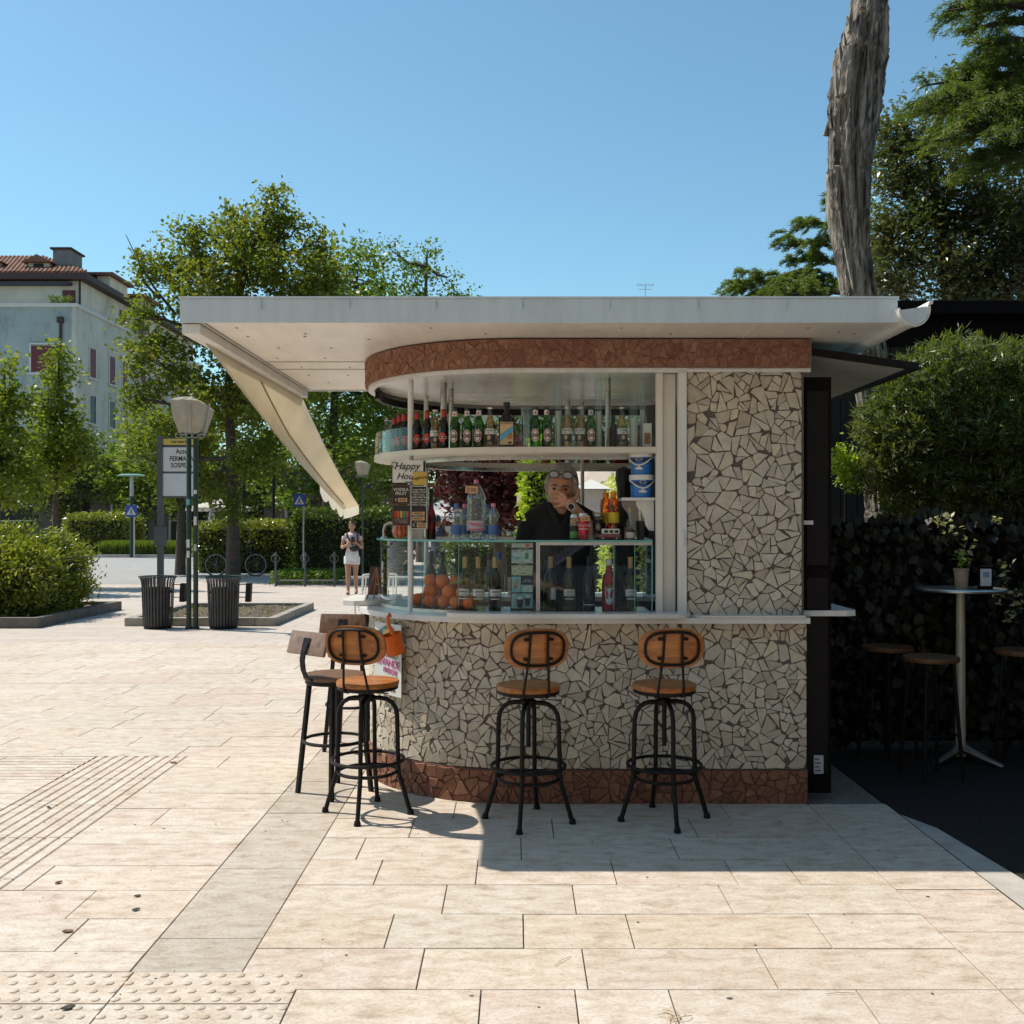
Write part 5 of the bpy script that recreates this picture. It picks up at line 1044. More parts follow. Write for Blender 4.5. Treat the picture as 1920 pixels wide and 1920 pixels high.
# ---------------- vegetation ----------------
from mathutils import noise as mnoise
RN = np.random.default_rng(12)
def unit(a): return a/np.maximum(1e-9, np.linalg.norm(a, axis=-1, keepdims=True))
def leaf_quads(cent, size, aspect=0.55, up=0.6, fold=0.25, droop=0.0, dirs=None):
    n = len(cent); d = unit(RN.normal(size=(n,3))*np.array([1,1,0.6])+np.array([0,0,-droop])) if dirs is None else unit(dirs)
    nr = unit(RN.normal(size=(n,3))+np.array([0,0,up*1.6])); e = unit(np.cross(d, nr)); nr = np.cross(e, d)
    s = (size*RN.uniform(0.65,1.25,n))[:,None]
    V = np.stack([cent-d*s*.5, cent+e*s*aspect*.5+nr*s*fold*.4, cent+d*s*.5, cent-e*s*aspect*.5+nr*s*fold*.4], 1).reshape(-1,3)
    return V, np.arange(n*4).reshape(n,4)
def clumps_in(lobes, n):                          # lobes: (centre, radii); more clumps near the outside
    vol = np.array([l[1][0]*l[1][1]*l[1][2] for l in lobes])**0.75; k = RN.choice(len(lobes), n, p=vol/vol.sum())
    c = np.array([lobes[i][0] for i in k]); r = np.array([lobes[i][1] for i in k]); d = unit(RN.normal(size=(n,3))); q = RN.uniform(0.25,1,n)**0.45
    return c+d*r*q[:,None], k
bark = plain('bark', (0.075,0.058,0.045), 0.9, var=0.4, scale=12, bump=0.8, bscale=30)
bark_l = plain('pale_bark', (0.13,0.105,0.08), 0.9, var=0.35, scale=10, bump=0.8, bscale=30)
def tree(name, label, base, trunk, r0, lobes, ncl, nleaf, leaf, mat, spread=0.35, group=None, limbs=True, bk=bark, aspect=0.6, up=0.6, droop=0.3, bare=0, flat=0.7):
    t = thing(name, label, 'tree', base, 0, group); b = Vector(base)
    tr = [Vector(p)-b for p in trunk]; m = len(tr); tb_ = MB(); tb_.tube(tr, [r0*(1.15 if i == 0 else 1-0.75*i/(m-1)) for i in range(m)], 10)
    cl, kk = clumps_in(lobes, ncl); bl = np.array(b); fork = [p for p in tr[max(1,m//3):]]
    rr = random.Random(hash(label) % 1000 if False else len(label))
    if limbs:
        for ci, (c, r) in enumerate(lobes):        # one limb into each lobe, then twigs to clumps
            c = Vector(c)-b; s = min(fork, key=lambda p: (p-c).length+0.8*max(0, p.z-c.z+0.3)); mid = s.lerp(c, 0.55)+Vector((0,0,-0.12*(c-s).length))
            tb_.tube([s, mid, c], [r0*.42, r0*.26, r0*.12], 6, cap=False)
            for j in np.where(kk == ci)[0][:16]:
                e = Vector(cl[j])-b; q = mid.lerp(c, rr.uniform(0.1,1)); tb_.tube([q, q.lerp(e, .5)+Vector((0,0,rr.uniform(-.1,.12))), e], [r0*.10, r0*.06, r0*.025], 4, cap=False)
    tb_.build('trunk', bk, t, True, recalc=False)
    n = ncl*nleaf; cc = np.repeat(cl, nleaf, 0)-bl; sz = np.repeat(RN.uniform(0.6,1.25,ncl), nleaf)[:,None]
    off = RN.normal(size=(n,3))*np.array([1,1,flat])*spread*sz
    V, F = leaf_quads(cc+off, leaf, aspect, up, 0.25, droop); mesh_np('crown', V, F, mat, t)
    return t
def lob(px, py, rx, ry, Y, ry_depth=None, dY=0.0):
    c = W(px, py, Y+dY); k = (Y+dY)/1920; return (tuple(c), (rx*k, ry_depth or min(rx,ry*1.3)*k, ry*k))
lf_maple = leafmat('maple_leaf', [(0.058,0.085,0.011),(0.095,0.122,0.017),(0.14,0.158,0.024),(0.075,0.10,0.017),(0.165,0.155,0.036)], 0.45, 0.46)
lf_mid = leafmat('broad_leaf', [(0.05,0.08,0.012),(0.085,0.125,0.018),(0.12,0.16,0.025)], 0.4, 0.42)
lf_young = leafmat('young_leaf', [(0.075,0.105,0.014),(0.12,0.15,0.022),(0.165,0.185,0.03)], 0.4, 0.45)
lf_dark = leafmat('dark_leaf', [(0.028,0.05,0.010),(0.05,0.075,0.014),(0.08,0.105,0.02)], 0.45, 0.35)
lf_purple = leafmat('purple_leaf', [(0.022,0.007,0.010),(0.05,0.012,0.016),(0.09,0.018,0.022)], 0.45, 0.25)
lf_hedge = leafmat('hedge_leaf', [(0.06,0.085,0.012),(0.11,0.135,0.02),(0.17,0.185,0.03),(0.22,0.215,0.045)], 0.3, 0.40, 0.6)
lf_vine = leafmat('vine_leaf', [(0.12,0.18,0.02),(0.22,0.29,0.035),(0.32,0.38,0.06)], 0.4, 0.45)
lf_mag = leafmat('magnolia_leaf', [(0.030,0.044,0.010),(0.052,0.068,0.015),(0.085,0.098,0.026),(0.12,0.115,0.045)], 0.36, 0.30, 0.8)
lf_cedar = leafmat('cedar_needle', [(0.048,0.076,0.016),(0.078,0.112,0.022),(0.118,0.148,0.032)], 0.55, 0.42)
lf_cyp = leafmat('cypress_spray', [(0.035,0.058,0.018),(0.058,0.086,0.024),(0.095,0.122,0.032),(0.11,0.108,0.036)], 0.4, 0.36, 0.6)
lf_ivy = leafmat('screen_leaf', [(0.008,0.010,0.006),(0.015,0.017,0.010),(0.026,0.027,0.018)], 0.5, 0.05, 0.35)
core_mat = plain('hedge_shade_core', (0.025,0.024,0.014), 0.95, var=0.4, scale=6)  # dark fill standing in for the shade inside the hedges
# main tree at the square's edge
Y = 29.0
tree('street_tree', 'tall open-crowned maple with a spire top beside the bus stop', (GX(437,Y),Y,0.0), [W(437,1085,Y),W(437,980,Y),W(434,860,Y),W(428,740,Y),W(436,600,Y+.5),W(470,480,Y),W(512,350,Y)], 0.19,
     [lob(290,500,38,45,Y),lob(268,585,30,40,Y),lob(300,680,70,60,Y),lob(262,745,32,35,Y),lob(350,470,45,50,Y),lob(330,830,65,55,Y,None,1),lob(400,560,70,70,Y,2),lob(425,440,42,48,Y),lob(470,470,55,60,Y,2),lob(512,360,20,30,Y,.5),lob(505,405,38,28,Y,.8),lob(535,440,40,40,Y),lob(560,520,70,50,Y,2),lob(600,450,26,42,Y),lob(480,650,90,60,Y,2.2),lob(420,750,60,50,Y,2),lob(520,760,55,60,Y,2),lob(610,560,60,40,Y),lob(480,860,40,40,Y,1.5),lob(390,900,35,30,Y,1),lob(435,950,25,30,Y,.6,-.6)], 800, 44, 0.15, lf_maple, 0.22)
o = MB()
for pts in (((330,590),(290,540),(262,495),(236,440)),((300,560),(270,530),(255,470)),((400,520),(370,470),(350,430)),((430,480),(395,440),(357,428)),((262,495),(240,462))):
    o.tube([W(a,b,Y) for a,b in pts], [0.05,0.035,0.022,0.010][:len(pts)] if len(pts) > 2 else [.02,.008], 5)
o.build('bare_twigs', bark, bpy.data.objects['street_tree'], True); bpy.data.objects['bare_twigs'].location = -bpy.data.objects['street_tree'].location
Y = 31.0
tree('street_tree', 'smaller maple with slim trunk behind the bus stop sign', (GX(338,Y),Y,0.0), [W(338,1080,Y),W(340,960,Y),W(345,860,Y),W(340,780,Y)], 0.15, [lob(330,850,60,60,Y,1.5),lob(285,800,50,50,Y,1.5),lob(370,800,50,60,Y,1.5),lob(250,850,30,40,Y),lob(330,920,40,30,Y)], 130, 34, 0.16, lf_young, 0.27)
Y = 25.0
tree('young_tree', 'young bright green tree with a narrow pointed crown before the pale building', (GX(100,Y),Y,0), [W(104,1060,Y),W(104,900,Y),W(108,760,Y),W(112,640,Y)], 0.07, [lob(112,635,14,20,Y,.3),lob(115,690,24,34,Y,.4),lob(105,755,34,40,Y,.5),lob(120,825,48,48,Y,.7),lob(90,880,50,40,Y,.7),lob(160,850,22,24,Y,.4)], 150, 28, 0.14, lf_young, 0.2)
tree('young_tree', 'young green tree cut by the picture edge beside the grey shop front', (GX(-15,Y-2),Y-2,0), [W(-10,1060,Y-2),W(0,900,Y-2),W(8,700,Y-2)], 0.07, [lob(5,690,16,24,Y-2,.4),lob(10,760,30,40,Y-2,.5),lob(5,840,48,45,Y-2,.7),lob(30,910,50,36,Y-2,.7),lob(-30,820,45,60,Y-2,.8)], 140, 30, 0.15, lf_young, 0.2)
Y = 37.0
tree('street_tree', 'dense yellow-green round tree behind the awning', (GX(640,Y),Y,0), [W(612,1060,Y),W(616,900,Y),W(630,720,Y),W(660,560,Y)], 0.25, [lob(670,520,70,55,Y,3),lob(620,600,70,60,Y,3),lob(700,620,70,60,Y,3),lob(640,720,90,70,Y,3),lob(730,740,60,70,Y,3),lob(590,820,60,50,Y,2),lob(690,840,70,50,Y,3),lob(560,720,50,60,Y,2)], 420, 40, 0.20, lf_mid, 0.36)
Y = 41.0
tree('street_tree', 'airy tree with loose twigs rising right of the dense round tree', (GX(800,Y),Y,0), [W(790,1060,Y),W(790,850,Y),W(795,640,Y),W(800,500,Y)], 0.2, [lob(735,470,14,24,Y,.6),lob(780,510,30,34,Y,1),lob(800,480,25,20,Y,.8),lob(840,520,30,25,Y,1),lob(760,560,45,40,Y,1.5),lob(850,560,40,25,Y,1.2),lob(880,560,16,14,Y,.8),lob(800,620,70,50,Y,2),lob(830,720,80,70,Y,3),lob(780,820,70,60,Y,3)], 250, 32, 0.17, lf_mid, 0.30)
# trees further back that close the square
back = [(-4,52,1,'dark broad tree beyond the road behind the shop signs'),(-9.5,50,0,'broad tree beyond the road left of the crossing sign'),(-15,54,1,'dark broad tree in front of the grey shop row'),(-20,57,0,'broad tree before the pale building'),(-26,58,1,'dark tree at the foot of the pale building'),(1.5,48,1,'dark broad tree straight behind the kiosk window'),(7,52,1,'dark broad tree behind the right half of the kiosk'),(13,50,0,'broad tree behind the dark pavilion')]
for x, yy, k, lab in back:
    h = RN.uniform(7.5,10)
    tree('background_tree', lab, (x,yy,0), [(x,yy,0),(x+.1,yy,2.2),(x,yy,4.5),(x+.2,yy,h*.75)], 0.22, [((x,yy,h*.72),(2.6,2.4,h*.22)),((x-1.8,yy,h*.5),(1.9,1.8,h*.2)),((x+1.9,yy,h*.5),(1.9,1.8,h*.2)),((x,yy-1.2,h*.36),(2.2,1.6,h*.13))], 150, 40, 0.26, (lf_mid, lf_dark)[k], 0.45, group='trees closing the square')
Y = 15.5
tree('purple_tree', 'dark purple-leaved plum tree seen through the kiosk window', (GX(936,Y),Y,0), [W(936,1170,Y),W(938,1050,Y),W(930,980,Y),W(920,900,Y)], 0.13, [lob(880,905,60,60,Y,1.2),lob(930,880,60,60,Y,1.2),lob(950,950,45,50,Y,1),lob(870,960,35,35,Y,.8),lob(965,890,40,60,Y,1),lob(850,850,50,50,Y,1)], 190, 44, 0.10, lf_purple, 0.17)
# hedges
def bush(label, base, lobes, ncl, nl, leaf, mat):
    t = thing('hedge', label, 'hedge', base); cl, _ = clumps_in(lobes, ncl); n = ncl*nl; P = np.repeat(cl, nl, 0)+RN.normal(size=(n,3))*np.array([.10,.10,.08]); P[:,2] = np.maximum(P[:,2], .14)
    out = unit(np.repeat(unit(cl-np.array([base[0],base[1]+.3,.3])), nl, 0)*.9+RN.normal(size=(n,3))*.6+np.array([0,0,.35])); V, F = leaf_quads(P-np.array(base), leaf, .42, .5, .2, 0, out); mesh_np('leaves', V, F, mat, t)
    c = MB(); [c.ball(tuple(Vector(a)-Vector(base)), 1, 12, 8, tuple(q*.55 for q in r)) for a, r in lobes]; c.build('shade_core', core_mat, t, True); return t
def hedge(label, x0, x1, y0, y1, z0, z1, n, leaf, mat, name='hedge', rough=0.14, taper=0.0):
    t = thing(name, label, 'hedge', ((x0+x1)/2, (y0+y1)/2, z0)); cx, cy = (x0+x1)/2, (y0+y1)/2
    hx, hy, hz = (x1-x0)/2, (y1-y0)/2, z1-z0; k = RN.uniform(size=n); u = RN.uniform(-1,1,(n,2))
    A = np.array([2*hx*hz*2, 2*hy*hz*2, 4*hx*hy]); A = A/A.sum(); f = RN.choice(3, n, p=A); sg = np.where(RN.uniform(size=n) < .5, -1, 1)
    P = np.zeros((n,3)); zz = (u[:,1]+1)/2
    P[f==0] = np.stack([u[f==0,0]*hx, sg[f==0]*hy, zz[f==0]*hz], 1); P[f==1] = np.stack([sg[f==1]*hx, u[f==1,0]*hy, zz[f==1]*hz], 1); P[f==2] = np.stack([u[f==2,0]*hx, u[f==2,1]*hy, np.full((f==2).sum(), hz)], 1)
    fr = 2.2; w = np.array([mnoise.noise(Vector((p[0]+cx, p[1]+cy, p[2]))*fr)+0.6*mnoise.noise(Vector((p[0]+cx, p[1]+cy, p[2]))*5.3) for p in P])
    ctr = np.array([0,0,hz*.45]); P = ctr+(P-ctr)*(1-0.04+rough*w[:,None]/max(hx,hz)*1.2-RN.uniform(0,1,(n,1))**2*0.16)
    edge = np.maximum(0, np.abs(P[:,0])/hx-.75)*np.maximum(0, P[:,2]/hz-.6); P[:,2] -= edge*1.2*hz
    P += RN.normal(size=(n,3))*leaf*.5
    V, F = leaf_quads(P, leaf, 0.42, 0.4, 0.2, -0.35); mesh_np('leaves', V, F, mat, t)
    c = MB().box(-hx*.84, hx*.84, -hy*.84, hy*.84, 0.02, hz*.84); c.build('shade_core', core_mat, t); return t
bush('large loose glossy hedge in the nearest kerbed bed', (-9.4,17.0,0.1), [((-7.95,16.6,0.65),(.52,.75,.62)),((-7.85,17.6,0.74),(.5,.7,.72)),((-8.4,16.4,0.83),(.65,.6,.66)),((-8.9,16.3,0.69),(.7,.6,.72)),((-8.7,17.2,0.93),(.8,.9,.66)),((-9.5,16.4,0.88),(.8,.6,.72)),((-9.7,17.3,0.97),(.9,.9,.68)),((-10.4,16.8,0.88),(.9,.9,.7)),((-9.1,16.1,0.42),(1.2,.4,.42)),((-8.2,16.3,0.37),(.6,.45,.4)),((-7.8,17.1,0.34),(.45,.9,.4))], 1700, 40, .085, lf_hedge)
hedge('hedge behind the parked bicycle', GX(372,33), GX(565,33), 32, 34.5, 0.0, 1.62, 14000, 0.11, lf_hedge)
hedge('low shrub mass across the road left of the bus stop', GX(140,50), GX(262,50), 48.5, 51, 0.0, 2.0, 9000, 0.15, lf_hedge)
hedge('dark tall shrubs behind the bicycle rails', GX(540,31), GX(760,31), 30.6, 33, 0.0, 2.0, 9000, 0.14, lf_dark)
hedge('bright climbing vine column seen past the barman', GX(985,12), GX(1032,12), 11.8, 12.4, 0.0, 2.6, 5200, 0.085, lf_vine, 'vine_column', 0.10)
hedge('pale flowering shrub seen behind the cordial bottles', GX(1135,12.5), GX(1200,12.5), 12.2, 12.9, 0.0, 2.15, 3600, 0.085, leafmat('flower_leaf', [(0.2,0.26,0.04),(0.42,0.44,0.16),(0.6,0.56,0.34)], 0.5, 0.4), 'flowering_shrub', 0.12)
hedge('dark hedge closing the view behind the kiosk', GX(820,19), GX(1260,19), 18.6, 19.6, 0.0, 1.35, 9000, 0.10, lf_dark)
# tall grass beyond the road
gn = 14000; gp = np.stack([RN.uniform(GX(196,47), GX(345,47), gn), RN.uniform(46.3,48.2,gn), np.zeros(gn)], 1); gd = np.stack([RN.normal(0,.25,gn), RN.normal(0,.25,gn), np.ones(gn)], 1)
V, F = leaf_quads(gp+np.array([0,0,.35]), 0.75, 0.06, 0, 0, 0, gd); gr = mesh_np('tall_grass', V, F, leafmat('grass_blade', [(0.07,0.10,0.02),(0.13,0.17,0.03)], 0.5, 0.4)); tag(gr, 'tall soft grass strip along the far kerb', 'grass', kind='stuff')
# low weeds inside the bicycle rails and the kerbed bed
wn_ = 2600; wp_ = np.stack([RN.uniform(GX(515,26.5), GX(640,26.5), wn_), RN.uniform(25.7,28,wn_), RN.uniform(0.02,.35,wn_)], 1); V, F = leaf_quads(wp_, 0.10, 0.6, .6); tag(mesh_np('ground_cover', V, F, lf_mid), 'low leafy ground cover behind the bicycle rails', 'ground cover', kind='stuff')
# ---- right side ----
def dead_trunk():
    Y = 8.6; cl = [(1662,1350,44),(1655,960,33),(1650,880,32),(1632,660,32),(1612,550,33),(1600,470,34),(1594,400,37),(1592,320,39),(1598,250,43),(1604,190,45),(1616,100,48),(1628,30,37),(1634,-40,33),(1640,-130,30)]
    pts = [(W(a,b,Y), r/1920*Y) for a,b,r in cl]; base = Vector((pts[0][0].x, Y, 0)); NZ, NA = 260, 84
    z0, z1 = 0.0, pts[-1][0].z; V = []; zs = [p[0].z for p in pts]
    for j in range(NZ+1):
        z = z0+(z1-z0)*j/NZ; i = max(0, min(len(pts)-2, sum(1 for q in zs if q <= z)-1)); t = (z-zs[i])/(zs[i+1]-zs[i]); t = max(0,min(1,t)); t2 = t*t*(3-2*t)
        c = pts[i][0].lerp(pts[i+1][0], t2); r = pts[i][1]*(1-t2)+pts[i+1][1]*t2
        if z < 1.0: r *= 1+0.35*(1-z)**2
        for k in range(NA):
            a = 2*math.pi*k/NA+0.35*z; d = Vector((math.cos(a), math.sin(a), 0))
            rid = mnoise.noise(Vector((math.cos(a+.5*z)*3.1, math.sin(a+.5*z)*3.1, z*0.35)))*0.26+abs(mnoise.noise(Vector((math.cos(a+.4*z)*6, math.sin(a+.4*z)*6, z*0.35))))*-0.34+0.05+mnoise.noise(Vector((math.cos(a)*22, math.sin(a)*22, z*2.0)))*0.06+0.10*mnoise.noise(Vector((d.x*1.3, d.y*1.3, z*1.7)))
            rr = r*0.90*(1.02+1.35*rid)
            aw_ = math.atan2(math.sin(a+math.pi/2), math.cos(a+math.pi/2))      # 0 towards the camera
            for hz, ha, hw, hh, dep in ((5.25,-0.15,0.26,0.38,0.80),(5.0,-0.75,0.24,0.12,0.6),(5.70,-0.2,0.34,0.09,0.7),(4.65,-0.9,0.18,0.08,0.3),(2.9,0.5,0.25,0.35,0.2)):
                q = ((aw_-ha)/hw)**2+((z-hz)/hh)**2
                if q < 1: rr *= 1-dep*(1-q)**0.6
            if 4.4 < z < 5.55 and -1.9 < aw_ < -0.6: rr *= 1+0.16*mnoise.noise(Vector((a*7, 0, z*6)))+0.06
            p = c+d*rr; V.append(p-base)
    F = [(j*NA+k, j*NA+(k+1) % NA, (j+1)*NA+(k+1) % NA, (j+1)*NA+k) for j in range(NZ) for k in range(NA)]+[tuple(NZ*NA+k for k in range(NA))]
    m, nt, out = nodes('dead_wood'); p1 = pos(nt, (26,26,2.2)); n1 = noise(nt, 1.0, 8, 0.7, p1, 0.4); n2 = noise(nt, 2.2, 4, 0.6, pos(nt))
    c = ramp(nt, n1, [(0.035,0.028,0.025),(0.20,0.175,0.15),(0.46,0.42,0.36),(0.64,0.60,0.53)], [0.36,0.44,0.54,0.66]); c = mixc(nt, 1.0, c, ramp(nt, n2, [(0.62,0.58,0.55),(1,1,1)], [0.35,0.65]), 'MULTIPLY')
    bsdf(nt, out, c, 0.85, 0, 0.2, n1, 1.0, 0.06)
    t = thing('dead_tree', 'bare dead tree trunk with split hollows rising behind the kiosk roof', 'tree', base)
    MB().add(V, F).build('trunk', m, t, 'full'); sp_ = MB(); rr_ = random.Random(4)
    for a_, b_, c_, d_ in ((1597,12,1594,60),(1588,30,1598,55),(1575,80,1580,130),(1583,62,1590,120),(1566,120,1572,180),(1556,200,1562,240),(1552,235,1548,255),(1590,205,1597,180)):
        q = W(a_,b_,Y-.12)-base; w_ = W(c_,d_,Y-.1)-base; sp_.tube([q, q.lerp(w_,.5), w_], [0.006,0.020,0.028], 5)
    sp_.build('splinters', m, t, True); return t
dead_trunk()
# cedars: tiers of level boughs hung with needle sprays
def cedar(label, base, trunk, r0, boughs, blades=1.0, bl=0.16):
    t = thing('cedar_tree', label, 'tree', base); b = Vector(base); tb_ = MB(); tb_.tube([Vector(p)-b for p in trunk], [r0*(1-.7*i/(len(trunk)-1)) for i in range(len(trunk))], 10); C_ = []; D_ = []
    for s, e, wd, th in boughs:
        s, e = Vector(s), Vector(e); L = (e-s).length; ax = (e-s).normalized(); sd = ax.cross(Vector((0,0,1))).normalized()
        tb_.tube([s-b, s.lerp(e,.5)-b+Vector((0,0,.06*L)), e-b], [r0*.25, r0*.14, r0*.03], 6, cap=False)
        for k in range(int(15*L*blades)):           # level side twigs that droop at the tips
            u = RN.uniform(0.04,1.0)**0.85; sg = 1 if k % 2 else -1; q0 = s.lerp(e,u)+Vector((0,0,.06*L*4*u*(1-u)+RN.normal()*th)); l2 = wd*(1.12-0.75*u)*RN.uniform(.45,1.0); td = (sd*sg*RN.uniform(.5,1.1)+ax*RN.uniform(.35,1.0)).normalized()
            q1 = q0+td*l2*.6+Vector((0,0,.04*l2)); q2 = q0+td*l2+Vector((0,0,-.30*l2)); tb_.tube([q0-b, q1-b, q2-b], [.012,.008,.003], 3, cap=False); m = max(3, int(l2/.055))
            for g in range(m):
                v = (g+.5)/m; p = (q0.lerp(q1, v/.6) if v < .6 else q1.lerp(q2, (v-.6)/.4)); n = 15
                C_.append(np.array(p-b)+RN.normal(size=(n,3))*np.array([.035,.035,.022])); D_.append(np.array(td)*.9+np.array([0,0,-.15-.5*max(0,v-.5)])+RN.normal(size=(n,3))*np.array([.55,.55,.40]))
    tb_.build('trunk', bark, t, True, recalc=False); c = np.concatenate(C_); V, F = leaf_quads(c, bl, 0.13, .5, .1, 0, np.concatenate(D_)); mesh_np('crown', V, F, lf_cedar, t); return t
Y = 14.0
def bg_(x0,y0,x1,y1,w,th=.06,Y0=14.0,dy=0.0): return (W(x0,y0,Y0), W(x1,y1,Y0+dy*Y0/19), w*Y0/19, th*Y0/19)
cedar('large cedar with drooping tiers at the right picture edge', (GX(2010,Y),Y,0), [(GX(2010,Y),Y,0),(GX(2000,Y),Y,5),tuple(W(1990,200,Y)),tuple(W(1985,-80,Y))], 0.35,
      [bg_(1985,20,1780,20,1.3,.07,14,-.6),bg_(1985,95,1820,80,1.2,.07,14,-.8),bg_(1985,165,1730,195,1.4,.08,14,-.8),bg_(1985,225,1760,265,1.3,.09,14,-1.6),bg_(1985,200,1700,215,1.2,.08,14,.4),bg_(1985,300,1800,330,1.0,.09,14,-1.4),bg_(1985,-10,1790,25,.9),bg_(1985,40,1800,60,.8),bg_(1985,75,1860,95,.7),bg_(1985,110,1870,100,.8,.06,14,-1),bg_(1985,150,1735,160,1.1),bg_(1985,190,1725,190,1.0),bg_(1985,210,1790,250,.9,.07,14,-1.2),bg_(1985,180,1820,215,1.0,.08,14,-1.5),bg_(1985,280,1830,300,.8,.08,14,-1),bg_(1985,-60,1850,-30,.8),bg_(1985,130,1780,130,.9,.06,14,1.2),bg_(1985,240,1750,255,.7,.08,14,.8),bg_(1985,260,1860,260,1.0,.08,14,-2)], 1.15, 0.10)
Y = 24.0
cedar('second cedar with flat dark boughs behind the dead trunk', (GX(1600,Y),Y,0), [(GX(1600,Y),Y,0),(GX(1600,Y),Y,6),tuple(W(1596,380,Y))], 0.25,
      [bg_(1590,400,1545,372,.6,.06,24),bg_(1590,430,1495,418,.8,.06,24),bg_(1590,470,1465,455,.9,.06,24),bg_(1590,500,1480,485,.8,.06,24),bg_(1590,530,1372,537,1.3,.09,24),bg_(1590,550,1390,560,1.3,.10,24),bg_(1590,570,1440,550,1.2,.10,24,-1),bg_(1600,480,1660,470,.9,.08,24),bg_(1600,540,1690,530,1.0,.08,24),bg_(1590,600,1400,590,1.4,.12,24)], 1.0, 0.15)
Y = 16.0
tree('magnolia', 'big glossy-leaved magnolia behind the dark pavilion', (GX(1800,Y),Y,0), [W(1800,1171,Y),W(1800,800,Y),W(1790,600,Y),W(1760,400,Y),W(1740,280,Y)], 0.2, [lob(1660,270,26,50,Y,.4),lob(1650,430,30,60,Y,.4),lob(1690,245,36,40,Y,.5),lob(1720,300,50,60,Y,.8),lob(1665,330,25,40,Y,.4),lob(1790,230,45,60,Y,.6),lob(1780,370,70,70,Y,1),lob(1690,440,55,60,Y,.8),lob(1760,500,80,60,Y,1),lob(1850,440,75,80,Y,1),lob(1920,380,60,80,Y,1),lob(1900,520,80,60,Y,1),lob(1660,530,40,40,Y,.6),lob(1780,150,16,20,Y,.3),lob(1830,590,90,50,Y,1),lob(1960,470,70,90,Y,1)], 700, 46, 0.100, lf_mag, 0.16, aspect=0.45, droop=0.0, up=0.9, flat=.9)
# cypress hedge leaning over the screen
def sprays(cent, size, mat, parent, nb=11, out=None):
    n = len(cent); d = unit(RN.normal(size=(n,3))*.5+(np.array([-.25,-.75,.15]) if out is None else out)); s_ = unit(np.cross(d, RN.normal(size=(n,3)))); Cc = []; Dd = []
    for k in range(nb):
        u = (k+1)/nb; a = (1 if k % 2 else -1)*0.75*(1-.35*u); Cc.append(cent+d*(size*(u-.5))[:,None]+s_*(np.sign(a)*size*.16*(1-u*.5))[:,None]); Dd.append(d*math.cos(a)+s_*math.sin(a)+RN.normal(size=(n,3))*.08)
    c = np.concatenate(Cc); V, F = leaf_quads(c, float(size.mean())*.42, 0.20, .3, .1, 0, np.concatenate(Dd)); return mesh_np('foliage', V, F, mat, parent)
cyp = thing('cypress_shrub', 'dense feathery cypress shrub leaning over the leafy screen', 'shrub', (3.6, 8.0, 0)); b = np.array([3.6,8.0,0])
cy_l = [lob(1790,690,85,60,7.8,.5),lob(1880,700,70,60,7.9,.5),lob(1720,730,70,70,7.7,.45),lob(1800,800,120,80,7.75,.5),lob(1690,830,70,80,7.7,.4),lob(1740,900,80,50,7.7,.4),lob(1900,830,90,90,7.8,.5),lob(1640,880,40,45,7.7,.25),lob(1650,800,45,60,7.75,.3),lob(1840,900,110,60,7.75,.4),lob(1930,920,90,50,7.75,.4),lob(1700,930,60,35,7.7,.3),lob(1990,760,90,120,8,.5),lob(1960,690,60,50,8,.4)]
cc, _ = clumps_in(cy_l, 6200); sprays(cc-b, RN.uniform(.10,.24,6200), lf_cyp, cyp, 9)
st = MB()
for px, py in ((1790,720),(1720,780),(1880,740),(1690,850),(1800,820),(1950,740),(1900,850)): e = W(px,py,7.85)-Vector((3.6,8.0,0)); st.tube([(e.x*.3,0.1,0),(e.x*.6,0.05,1.2),e], [.05,.035,.012], 6)
st.build('stems', bark, cyp, True)
ys = thing('yellow_shrub', 'small sunlit yellow-green sprig by the dead tree foot', 'shrub', (GX(1580,7.9),7.9,0)); cc, _ = clumps_in([lob(1578,865,20,26,7.9,.15),lob(1600,890,24,28,7.9,.15)], 60); nl = np.repeat(cc,14,0)+RN.normal(size=(840,3))*.035-np.array([GX(1580,7.9),7.9,0]); V, F = leaf_quads(nl, .04, .55, .5); mesh_np('leaves', V, F, lf_vine, ys); MB().tube([(0,0,0),(.02,0,1.0),(0.02,0,2.1)], [.02,.015,.006], 6).build('stem', bark, ys)
# leafy privacy screen
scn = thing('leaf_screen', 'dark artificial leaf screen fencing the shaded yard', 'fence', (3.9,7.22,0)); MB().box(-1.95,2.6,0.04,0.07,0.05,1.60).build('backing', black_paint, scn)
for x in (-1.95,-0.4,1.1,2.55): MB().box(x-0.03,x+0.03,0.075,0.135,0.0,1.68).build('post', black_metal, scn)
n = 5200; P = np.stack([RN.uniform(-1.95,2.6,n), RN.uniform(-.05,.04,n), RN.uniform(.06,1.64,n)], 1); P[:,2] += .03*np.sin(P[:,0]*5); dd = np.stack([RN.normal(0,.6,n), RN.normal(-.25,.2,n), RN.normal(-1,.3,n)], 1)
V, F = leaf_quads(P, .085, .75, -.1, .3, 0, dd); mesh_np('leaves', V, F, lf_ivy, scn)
cr_ = thing('creeper', 'pale sunlit creeper leaves trailing down the leaf screen', 'creeper', (3.5,7.15,0)); cp = [W(a,b_,7.12) for a,b_ in ((1765,968),(1775,985),(1800,1000),(1812,1030),(1815,1045),(1882,1080),(1890,1105),(1880,1120),(1900,1125),(1915,1130),(1895,1155),(1885,1065),(1870,975))]
nl = np.concatenate([np.array(p)+RN.normal(size=(9,3))*np.array([.03,.02,.025]) for p in cp])-np.array([3.5,7.15,0]); V, F = leaf_quads(nl, .05, .55, .3); mesh_np('leaves', V, F, leafmat('creeper_leaf', [(0.25,0.25,0.12),(0.45,0.45,0.3)], .4, .3), cr_)
